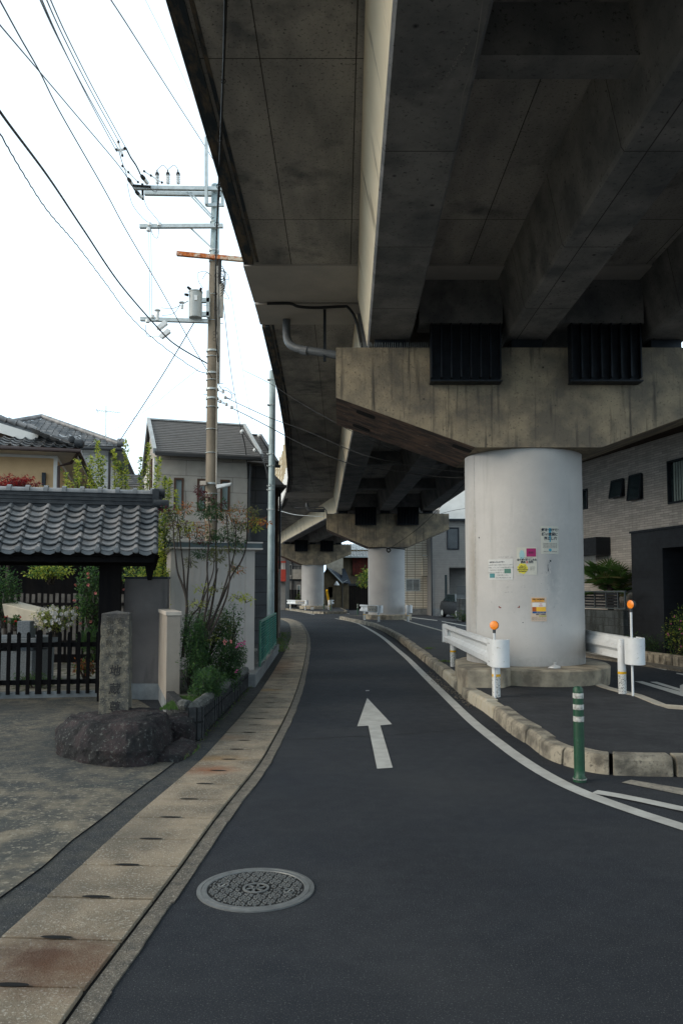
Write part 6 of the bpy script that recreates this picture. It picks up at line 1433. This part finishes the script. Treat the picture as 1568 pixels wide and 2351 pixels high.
wire('taut wire slanting from the transformer arm down to the ochre house roof', [(445, 741, 18.3), (366, 872, 19.5), (275, 1012, 22.2)], .012)
wire('pale thin wire running down left from the pole above the roofs', [(458, 845, 18.3), (400, 890, 19), (330, 945, 21), (200, 1025, 26)], .005, mat=galv)
wire('upper black service wire from the pole towards the viaduct', [(519, 913, 18.3), (560, 932, 18), (620, 959, 17.4), (700, 988, 16.8), (797, 1030, 16), (859, 1051, 15.5), (960, 1072, 15.5), (1076, 1085, 15)], .009)
wire('lower black service wire from the pole towards the viaduct', [(533, 937, 18.3), (570, 955, 18), (620, 981, 17.4), (700, 1023, 16.8), (808, 1066, 16), (900, 1080, 16), (1000, 1094, 16), (1076, 1098, 15.5)], .010)
wire('thin wire from the steel pole over the soffit to the pier cap', [(560, 850, 20.5), (620, 880, 18), (690, 925, 17), (770, 970, 15.4), (858, 1014, 15), (920, 1040, 15)], .006)
wire('dark wire falling from the pole to the corner of the slit window house', [(512, 690, 18.5), (520, 760, 19), (530, 850, 20.5), (545, 940, 22), (553, 985, 23.3)], .008)
wire('faint wire falling to the roof beside the steel pole', [(525, 640, 18.6), (550, 800, 21), (575, 950, 24), (594, 990, 25.5)], .005, mat=galv)
wire('drooping black service lead down the wall of the slit window house', [(553, 985, 23.2), (562, 1020, 23.3), (567, 1060, 23.3), (569, 1100, 23.3)], .016)
wire('black lead crossing from the roof corner to the steel pole', [(555, 988, 23), (575, 1015, 22.7), (598, 1045, 22), (612, 1078, 21.2), (621, 1116, 20.9)], .014)
wire('black lead from the second roof down to the steel pole', [(596, 1000, 25), (600, 1030, 24), (607, 1060, 22), (614, 1100, 21)], .010)
sp = thing('service_insulators', 'white spool insulators hanging at the shaded house roof', 'insulator', at(556, 990, 23))
for x, y, d in ((556, 991, 23), (595.5, 1000, 25), (586, 1033, 22.6)): m = MB(); m.lathe([(.03, -.06), (.065, -.02), (.065, .02), (.03, .06)], at(x, y, d), 12); m.build('spool', porc, sp, smooth=True)
wire('black coil of wire tied round the head of the middle pillar', [(846, 1259, 42.3), (880, 1257, 42.3), (896, 1262, 42.2), (892, 1268, 42.2), (888, 1262, 42.2), (898, 1258, 42.2), (930, 1261, 42.3)], .03)
wire('thin black wire rising from the middle pillar to the right', [(899, 1257, 42), (960, 1213, 39), (1010, 1165, 36), (1076, 1100, 30)], .012)
wire('thin wires strung low across to the house left of the white pillar', [(1010, 1180, 44), (1040, 1172, 44), (1078, 1166, 44)], .012)
wire('slack wire under the third span at the left', [(640, 1172, 48), (680, 1182, 46), (742, 1186, 43)], .02, mat=galv)

# ================================================================== PLANTS
def leaves_cloud(mb, clumps, L, W, nm=1, droop=-.2, rnd=random, flat_=1.):
    for (c, r3, n, mi) in clumps:
        for _ in range(n):
            d = Vector((rnd.gauss(0, 1), rnd.gauss(0, 1), rnd.gauss(0, 1)*flat_))
            if d.length < 1e-3: continue
            rr = rnd.random() ** .45; u = d.normalized()
            p = Vector(c)+Vector((u.x*r3[0], u.y*r3[1], u.z*r3[2]))*rr
            dd = (u+Vector((rnd.gauss(0, .6), rnd.gauss(0, .6), rnd.gauss(0, .5)+droop))).normalized()
            mb.mi = rnd.choice(mi) if isinstance(mi, (list, tuple)) else mi
            s = rnd.uniform(.65, 1.3); mb.leaf(p, dd, (rnd.gauss(0, .5), rnd.gauss(0, .5), 1), L*s, W*s)
def bush(name, label, cat, c, r3, n, L, W, ms, group=None, flowers=None, nclump=14, seed=1, stem=True, clr=.42, flat_=1.):
    rnd = random.Random(seed); c = Vector(c); t = thing(name, label, cat, (c.x, c.y, max(0, c.z-r3[2]-.1)), group=group)
    m = MB(); m.noflip = True; cl = []; cents = []
    for k in range(nclump):
        while True:
            u = Vector((rnd.uniform(-1, 1), rnd.uniform(-1, 1), rnd.uniform(-1, 1)))
            if u.length < 1: break
        q = c+Vector((u.x*r3[0], u.y*r3[1], u.z*r3[2]))*.8; cents.append(q); s_ = rnd.uniform(.7, 1.25)*clr
        cl.append((q, (r3[0]*s_, r3[1]*s_, r3[2]*s_), int(n/nclump), list(range(len(ms)))))
    leaves_cloud(m, cl, L, W, rnd=rnd, flat_=flat_); m.build('foliage', ms, t)
    if stem:
        m = MB(); b = Vector((c.x, c.y, max(0, c.z-r3[2]-.1)))
        for q in cents: m.tube(smooth_path([b+Vector((rnd.uniform(-.05, .05), rnd.uniform(-.05, .05), 0)), b.lerp(q, .5)+Vector((rnd.uniform(-.1, .1)*r3[0], 0, .1*r3[2])), q], 3), .012, 5, .004)
        m.build('stems', bark, t)
    if flowers:
        fm_, nf, fs = flowers; m = MB(); m.noflip = True
        for k in range(nf):
            u = Vector((rnd.gauss(0, 1), -abs(rnd.gauss(0, 1)), rnd.gauss(.3, .8))).normalized(); p = c+Vector((u.x*r3[0], u.y*r3[1], u.z*r3[2]))*rnd.uniform(.85, 1.08)
            for a in range(7):
                an_ = 2*math.pi*a/7+rnd.random()*.3; m.leaf(p, Vector((math.cos(an_), -.5, math.sin(an_))), u, fs, fs*.8)
        m.build('flowers', fm_, t)
    return t
G = fol
def C(px, py, Y): return at(px, py, Y)
bush('azalea', 'dense dark azalea with pink flowers at the end of the planter', 'shrub', C(505, 1520, 11.6), (.36, .45, .42), 7500, .034, .014, [G['dk'], G['dk'], G['md']], group='shrubs in the planter', nclump=26, seed=3)
bush('shrub', 'leafy green shrub low at the front of the planter', 'shrub', C(478, 1568, 9.9), (.24, .38, .18), 4200, .036, .012, [G['md'], G['dk'], G['dk'], G['dk']], group='shrubs in the planter', nclump=22, seed=4)
bush('shrub', 'dark tangled shrub against the beige wall end', 'shrub', C(440, 1500, 10.6), (.20, .4, .55), 5200, .036, .013, [G['dk'], G['dk'], G['md']], group='shrubs in the planter', nclump=24, seed=5)
bush('shrub', 'upright glossy shrub in the middle of the planter', 'shrub', C(474, 1448, 11.9), (.44, .4, .40), 4200, .045, .015, [G['dk'], G['dk'], G['ol']], group='shrubs in the planter', nclump=22, seed=6)
bush('shrub', 'small airy shrub leaning in front of the shed wall', 'shrub', C(533, 1428, 12.4), (.18, .2, .32), 520, .045, .016, [G['dk'], G['md']], group='shrubs in the planter', nclump=14, seed=7)
az = [o_ for o_ in bpy.data.objects if o_.name == 'azalea'][0]
m = MB(); m.noflip = True; rnd = random.Random(5)
for (x, y) in ((552, 1478), (557, 1477), (561, 1480), (555, 1484), (546, 1485), (543, 1488), (548, 1480), (542, 1545), (545, 1540), (562, 1474)):
    p = C(x, y, 11.2)
    for a in range(7): an_ = a*.9+rnd.random(); m.leaf(p, Vector((math.cos(an_), -.6, abs(math.sin(an_)))), (0, -1, .3), .026, .014)
m.build('flowers', petal_p, az)
m = MB(); m.noflip = True
for k in range(7):
    p = C(rnd.uniform(512, 535), rnd.uniform(1470, 1482), 11.2)
    for a in range(5): an_ = a*1.25+rnd.random(); m.leaf(p, Vector((math.cos(an_), -.6, math.sin(an_))), (0, -1, .3), .02, .012)
m.build('red_flowers', petal_s, az)
m = MB(); rnd = random.Random(6)
for k in range(26):
    p = C(rnd.uniform(530, 560), rnd.uniform(1478, 1520), 11.4); m.mi = 0; m.tube([C(520, 1520, 11.6), p], .006, 4, .003)
m.build('outer_stems', bark, az)
m = MB(); m.noflip = True; leaves_cloud(m, [(C(x, y, 11.3), (.10, .1, .07), 70, 0) for x, y in ((548, 1492), (555, 1487), (540, 1500), (535, 1512), (545, 1520), (530, 1490), (538, 1535))], .03, .012, rnd=rnd); m.build('outer_foliage', G['dk'], az)
# nandina
nd = thing('nandina_tree', 'tall bare stemmed nandina with reddish leaf tufts in front of the shed', 'tree', C(466, 1600, 11.2))
D = lambda cx, cy, Y=11.4: at(326.5+.23605*cx, 1077.6+.23605*cy, Y)
stems = [[(395, 1830), (425, 1500), (432, 1280), (385, 1110), (345, 1000), (325, 850), (305, 640), (300, 480)], [(432, 1280), (410, 1100), (400, 950), (370, 700), (345, 500)], [(432, 1280), (440, 1100), (455, 900), (460, 700), (455, 560)],
 [(450, 2000), (560, 1720), (640, 1500), (690, 1250), (720, 1000), (715, 700), (725, 450), (700, 330)], [(560, 1720), (620, 1350), (640, 1150), (630, 900), (660, 600), (625, 400)], [(570, 1700), (720, 1380), (800, 1150), (850, 980), (900, 800), (910, 600), (880, 480)],
 [(600, 1660), (760, 1300), (870, 1040), (960, 900), (1010, 760), (1020, 600), (1030, 430)], [(520, 1750), (600, 1450), (700, 1100), (740, 960)], [(640, 1650), (780, 1350), (840, 1150), (850, 950), (830, 600), (820, 440)], [(480, 1850), (530, 1500), (600, 1250), (690, 1000), (700, 800)], [(400, 1750), (470, 1450), (560, 1330), (620, 1100), (640, 900)]]
for k, s_ in enumerate(stems):
    m = MB(); dy = (k % 4)*.12; m.tube(smooth_path([D(x, y, 11.2+dy) for x, y in s_], 4), .017 if k not in (0, 3) else .024, 7, .006); m.build('stem', bark, nd, smooth=True)
cl = []
M3 = [G['dk'], G['ol'], G['og'], G['br'], G['yg']]
def cc(cx, cy, w_, h_, n, mi): cl.append((D(cx, cy, 11.3+random.uniform(-.1, .3)), (w_*.00148*1.0, .14, h_*.00148), n, mi))
for q in ((240, 400, 70, 40, 55, [3, 3, 0]), (300, 460, 90, 70, 140, [0, 0, 1]), (410, 400, 70, 50, 70, [2, 1]), (440, 345, 50, 40, 35, [2]), (215, 560, 60, 60, 60, [1, 0]), (250, 680, 50, 80, 60, [1, 0]), (350, 520, 80, 50, 60, [3, 1]), (430, 560, 90, 50, 80, [1, 4]), (560, 540, 80, 30, 60, [2, 2, 1]), (610, 600, 80, 40, 60, [2, 1]),
          (560, 210, 30, 50, 55, [3]), (620, 270, 60, 40, 70, [3, 3, 0]), (640, 350, 90, 50, 120, [0]), (590, 420, 60, 40, 60, [0]), (700, 430, 80, 60, 120, [0]), (740, 330, 60, 40, 50, [0, 3]), (820, 420, 80, 50, 80, [1, 2]), (840, 480, 90, 30, 70, [2, 2, 1]), (960, 390, 90, 60, 80, [2, 1]), (900, 560, 90, 70, 110, [1, 0]), (1010, 520, 80, 60, 90, [1, 2]),
          (1080, 560, 70, 40, 60, [4, 1]), (1130, 500, 70, 20, 55, [4, 2]), (1200, 515, 60, 10, 40, [2]), (1080, 420, 50, 70, 40, [1]), (790, 650, 90, 60, 120, [0]), (920, 690, 80, 50, 90, [0]), (600, 700, 80, 50, 90, [0, 3]), (690, 620, 60, 70, 60, [1, 0]), (600, 820, 90, 40, 110, [0]), (770, 780, 90, 50, 70, [1]), (900, 770, 80, 40, 60, [1, 0]), (700, 870, 90, 30, 60, [1]),
          (930, 980, 70, 40, 55, [1, 2]), (880, 940, 60, 40, 40, [1]), (1010, 1270, 60, 30, 40, [4]), (930, 1240, 90, 30, 45, [1, 4]), (600, 1170, 80, 40, 45, [4]), (540, 1310, 90, 30, 50, [4, 1]), (470, 900, 40, 60, 40, [1]), (640, 1640, 80, 30, 70, [4, 1]), (560, 1640, 60, 30, 40, [1]), (730, 1160, 60, 40, 30, [1]), (380, 620, 60, 60, 60, [1]), (520, 640, 60, 40, 40, [2, 1])): cc(*q)
m = MB(); m.noflip = True; leaves_cloud(m, [(c, (r[0]*1.15, r[1], r[2]*1.25), int(n*(1.1 if 2 in (mi if isinstance(mi, list) else [mi]) else 1.8)), mi) for c, r, n, mi in cl], .062, .015, droop=-.3, flat_=.5); m.build('leaves', M3, nd)
m = MB()
for (c, r3, n, mi) in cl:
    for k in range(5): m.tube([c+Vector((0, 0, -r3[2])), c+Vector((random.uniform(-1, 1)*r3[0], random.uniform(-1, 1)*.1, random.uniform(-.3, 1)*r3[2]))], .003, 3)
m.build('twigs', bark, nd)
# yellow-green shoots behind the gate roof
vs_ = thing('climbing_shrub', 'yellow green shrub sending tall shoots up behind the gate roof', 'shrub', C(330, 1500, 14.4))
m = MB(); lf = MB(); lf.noflip = True; rnd = random.Random(9)
for (x0, y0, x1, y1, w_) in ((228, 1150, 224, 1012, 13), (180, 1150, 178, 1058, 16), (205, 1150, 210, 1050, 18), (232, 1150, 236, 1050, 12), (266, 1150, 262, 1030, 9), (290, 1150, 289, 1012, 8), (278, 1150, 276, 1060, 9), (323, 1150, 324, 1050, 7), (338, 1150, 342, 1018, 8), (352, 1200, 365, 1048, 9), (368, 1420, 378, 1095, 10), (374, 1300, 390, 1100, 8), (372, 1430, 362, 1180, 13), (408, 1180, 403, 1125, 6), (378, 1420, 372, 1330, 14), (160, 1150, 150, 1085, 12)):
    Yd = 14.4 if x1 < 350 else 13.6
    a, b = C(x0, y0, Yd), C(x1, y1, Yd); m.tube(smooth_path([Vector((a.x, a.y, a.z-.6)), a, a.lerp(b, .5)+Vector((rnd.uniform(-.04, .04), 0, 0)), b], 4), .008, 5, .003)
    n_ = int(abs(y0-y1)*2.3*(w_/9) ** .6)
    for k in range(n_):
        s_ = rnd.random(); p = a.lerp(b, s_)+Vector((rnd.gauss(0, w_*.0030)*(1.25-s_), rnd.gauss(0, .06), 0)); lf.mi = 0 if rnd.random() < .72 else 1
        lf.leaf(p, (rnd.gauss(0, 1), rnd.gauss(0, 1), rnd.uniform(-.3, 1)), (rnd.gauss(0, .5), rnd.gauss(0, .5), 1), rnd.uniform(.045, .075), rnd.uniform(.024, .038))
m.build('shoots', bark, vs_); lf.build('leaves', [G['yg'], G['md']], vs_)
bush('shrub', 'yellow green hedge filling the gap between gate and shed', 'shrub', C(350, 1318, 13.9), (.35, .3, .22), 1100, .05, .026, [G['yg'], G['md']], nclump=16, seed=12)
# red maple
mp_ = bush('red_maple', 'deep red maple crown behind the tiled gate', 'tree', C(38, 1112, 15.6), (.47, .4, .20), 2600, .05, .02, [G['rd'], G['rd'], G['br']], nclump=22, seed=21, flat_=.6)
m = MB(); c_ = C(38, 1112, 15.6); m.tube(smooth_path([Vector((c_.x-.1, c_.y, 0)), Vector((c_.x-.15, c_.y, 1.6)), Vector((c_.x, c_.y, c_.z-.1))], 4), .05, 8, .02); m.build('trunk', bark, mp_)
# garden
bush('camellia', 'glossy camellia with salmon blooms left of the gate post', 'shrub', C(213, 1375, 14.2), (.33, .35, .62), 2400, .06, .032, [G['dk'], G['md'], G['dk']], flowers=(petal_s, 14, .035), nclump=26, seed=31)
bush('camellia', 'camellia with one pink bloom above the grey stucco wall', 'shrub', C(330, 1330, 14.6), (.55, .3, .32), 1500, .06, .032, [G['md'], G['dk'], G['yg']], flowers=(petal_s, 5, .03), nclump=18, seed=32)
bush('white_azalea', 'green azalea with clusters of white flowers in the garden', 'shrub', C(128, 1420, 13.5), (.36, .3, .21), 2200, .035, .014, [G['yg'], G['md'], G['ol']], flowers=(petal_w, 46, .04), nclump=24, seed=33)
bush('shrub', 'dark leafy shrub at the left edge of the garden', 'shrub', C(8, 1365, 14.2), (.28, .3, .5), 1300, .055, .026, [G['dk'], G['dk'], G['md']], nclump=16, seed=34)
bush('shrub', 'light green leafy branch hanging below the gate lintel', 'shrub', C(118, 1312, 14.4), (.55, .3, .13), 1100, .06, .034, [G['md'], G['yg']], nclump=18, seed=35)
bush('shrub', 'orange leaved ground shrub behind the pickets', 'shrub', C(196, 1530, 13.3), (.24, .3, .17), 800, .045, .02, [G['og'], G['br'], G['md']], nclump=14, seed=36)
bush('shrub', 'grassy green clump behind the pickets near the marker', 'shrub', C(205, 1475, 13.6), (.22, .25, .22), 900, .12, .012, [G['md'], G['dk']], nclump=10, seed=37)
bush('potted_flowers', 'small mixed red and yellow flowers on the granite altar', 'flowers', C(33, 1422, 13.5), (.16, .12, .10), 350, .04, .02, [G['dk'], G['md']], flowers=(red_i, 9, .022), nclump=8, seed=38)
bush('shrub', 'low green clump under the altar edge', 'shrub', C(80, 1560, 13.0), (.5, .2, .10), 700, .05, .014, [G['md'], G['dk']], nclump=14, seed=39)
# right side
HM = frames[hr.name]
def RX(px, yl):   # a point of the right house's frame in front of its wall
    k = (px-784)/F; ca, sa = .219, .976
    ax, ay = 6.9+yl*.976, 24.2+yl*.219
    x = (ay*k-ax)/(ca+sa*k); return Vector((ax+ca*x, ay-sa*x, 0))
p = RX(1465, -1.15); bush('hedge', 'low dark green hedge at the foot of the black porch', 'hedge', (p.x, p.y, .32), (.62, .5, .33), 3000, .04, .02, [G['dk'], G['dk'], G['md']], nclump=30, seed=41)
p = RX(1560, -1.1); bush('flowering_bush', 'bright leaved bush with red flowers at the right picture edge', 'shrub', (p.x, p.y, .62), (.38, .4, .60), 2600, .05, .022, [G['md'], G['dk'], G['yg']], flowers=(petal_p, 12, .022), nclump=26, seed=42)
# fan palm
p = RX(1400, -.45); pm = thing('fan_palm', 'windmill palm with fan leaves behind the dark louvre fence', 'palm', p)
m = MB(); m.tube([p, p+Vector((0, 0, 1.8))], .09, 10, .08); m.build('trunk', bark, pm)
rnd = random.Random(44)
for k in range(46):
    an_ = k*2.4; el = rnd.uniform(-.25, 1.1); d = Vector((math.cos(an_)*math.cos(el), math.sin(an_)*math.cos(el), math.sin(el)))
    hub = p+Vector((rnd.uniform(-.32, .32), rnd.uniform(-.2, .2), rnd.uniform(1.55, 2.1)))+d*rnd.uniform(.2, .42)
    m = MB(); m.noflip = True; side = d.cross(Vector((0, 0, 1))).normalized(); upv = side.cross(d)
    for q in range(17):
        a_ = lerp(-1.9, 1.9, q/16); dd = (d*math.cos(a_)+side*math.sin(a_)+upv*(.18)).normalized(); L_ = .46*(1-.18*abs(a_)/1.9)
        n1 = dd.cross(Vector((0, 0, 1))).normalized()*.017
        tip = hub+dd*L_+Vector((0, 0, -.07)); mid = hub+dd*L_*.55
        m.add([hub, mid+n1, tip, mid-n1], [(0, 1, 2), (0, 2, 3)])
    m.build('frond', G['md'] if k % 3 else G['ol'], pm)
m = MB(); rnd = random.Random(44)
for k in range(34): m.tube([p+Vector((0, 0, 1.7)), p+Vector((rnd.uniform(-.3, .3), rnd.uniform(-.2, .2), rnd.uniform(1.7, 2.1)))], .008, 4)
m.build('leaf_stalks', bark, pm)
bush('shrub', 'bright green shrub beside the middle pillar', 'shrub', C(838, 1326, 70), (.9, .6, .8), 600, .22, .12, [G['md'], G['yg']], nclump=12, seed=51)
a = gr(971, 1408.5); bush('trough_flowers', 'red flowers growing in the brown trough', 'flowers', (a.x, a.y+.15, .62), (.4, .2, .35), 260, .14, .05, [G['md'], G['dk']], flowers=(petal_p, 8, .07), nclump=8, seed=52)
bush('shrub', 'low weedy growth at the foot of the pale block wall', 'shrub', (X(1064, 42.8), 42.9, .3), (.7, .25, .32), 500, .10, .04, [G['dk'], G['md'], G['ol']], nclump=10, seed=53)
bush('shrub', 'small bush on the gate pier at the far left', 'shrub', (X(687, 80), 79.9, Z(1378, 80)+.3), (.4, .3, .35), 120, .18, .08, [G['ol'], G['md']], nclump=6, seed=54)
# weeds along the kerbs and the verge
m = MB(); m.noflip = True; rnd = random.Random(61)
def weeds(c, r_, n, L):
    for _ in range(n):
        q = c+Vector((rnd.gauss(0, r_), rnd.gauss(0, r_), .0)); m.mi = rnd.randrange(2); m.leaf(q, (rnd.gauss(0, .6), rnd.gauss(0, .6), 1), (rnd.gauss(0, 1), 1, 0), L*rnd.uniform(.5, 1.2), L*.28)
for x, y, r_, n in ((1038, 1521, .08, 70), (1095, 1500, .05, 0), (985, 1490, .07, 60), (1018, 1520, .06, 60)): weeds(gr(x, y, KH-.01), r_, n, .05)
for k in range(16): weeds(gr(lerp(652, 640, k/16), lerp(1455, 1500, k/16), .02), .12, 26, .09)
for k in range(18): q = pb_.lerp(pc_, k/18)+Vector((.06, 0, .01)); weeds(q, .03, 5, .04)
for k in range(10): weeds(gr(lerp(450, 420, k/10), lerp(1716, 1745, k/10), .01), .04, 5, .05)
tag(m.build('weeds', [G['md'], G['ol']]), 'small weeds sprouting along the kerbs and verge', 'weeds', kind='stuff')
m = MB(); m.noflip = True
for _ in range(1500):
    q = Vector((rnd.uniform(-2.0, -1.66), rnd.uniform(8.85, 9.9), .30)); m.leaf(q, (rnd.gauss(0, .5), rnd.gauss(0, .5), 1), (rnd.gauss(0, 1), 1, 0), .045, .008)
tag(m.build('planter_moss', G['md']), 'short bright moss and grass at the front of the planter', 'grass', kind='stuff')
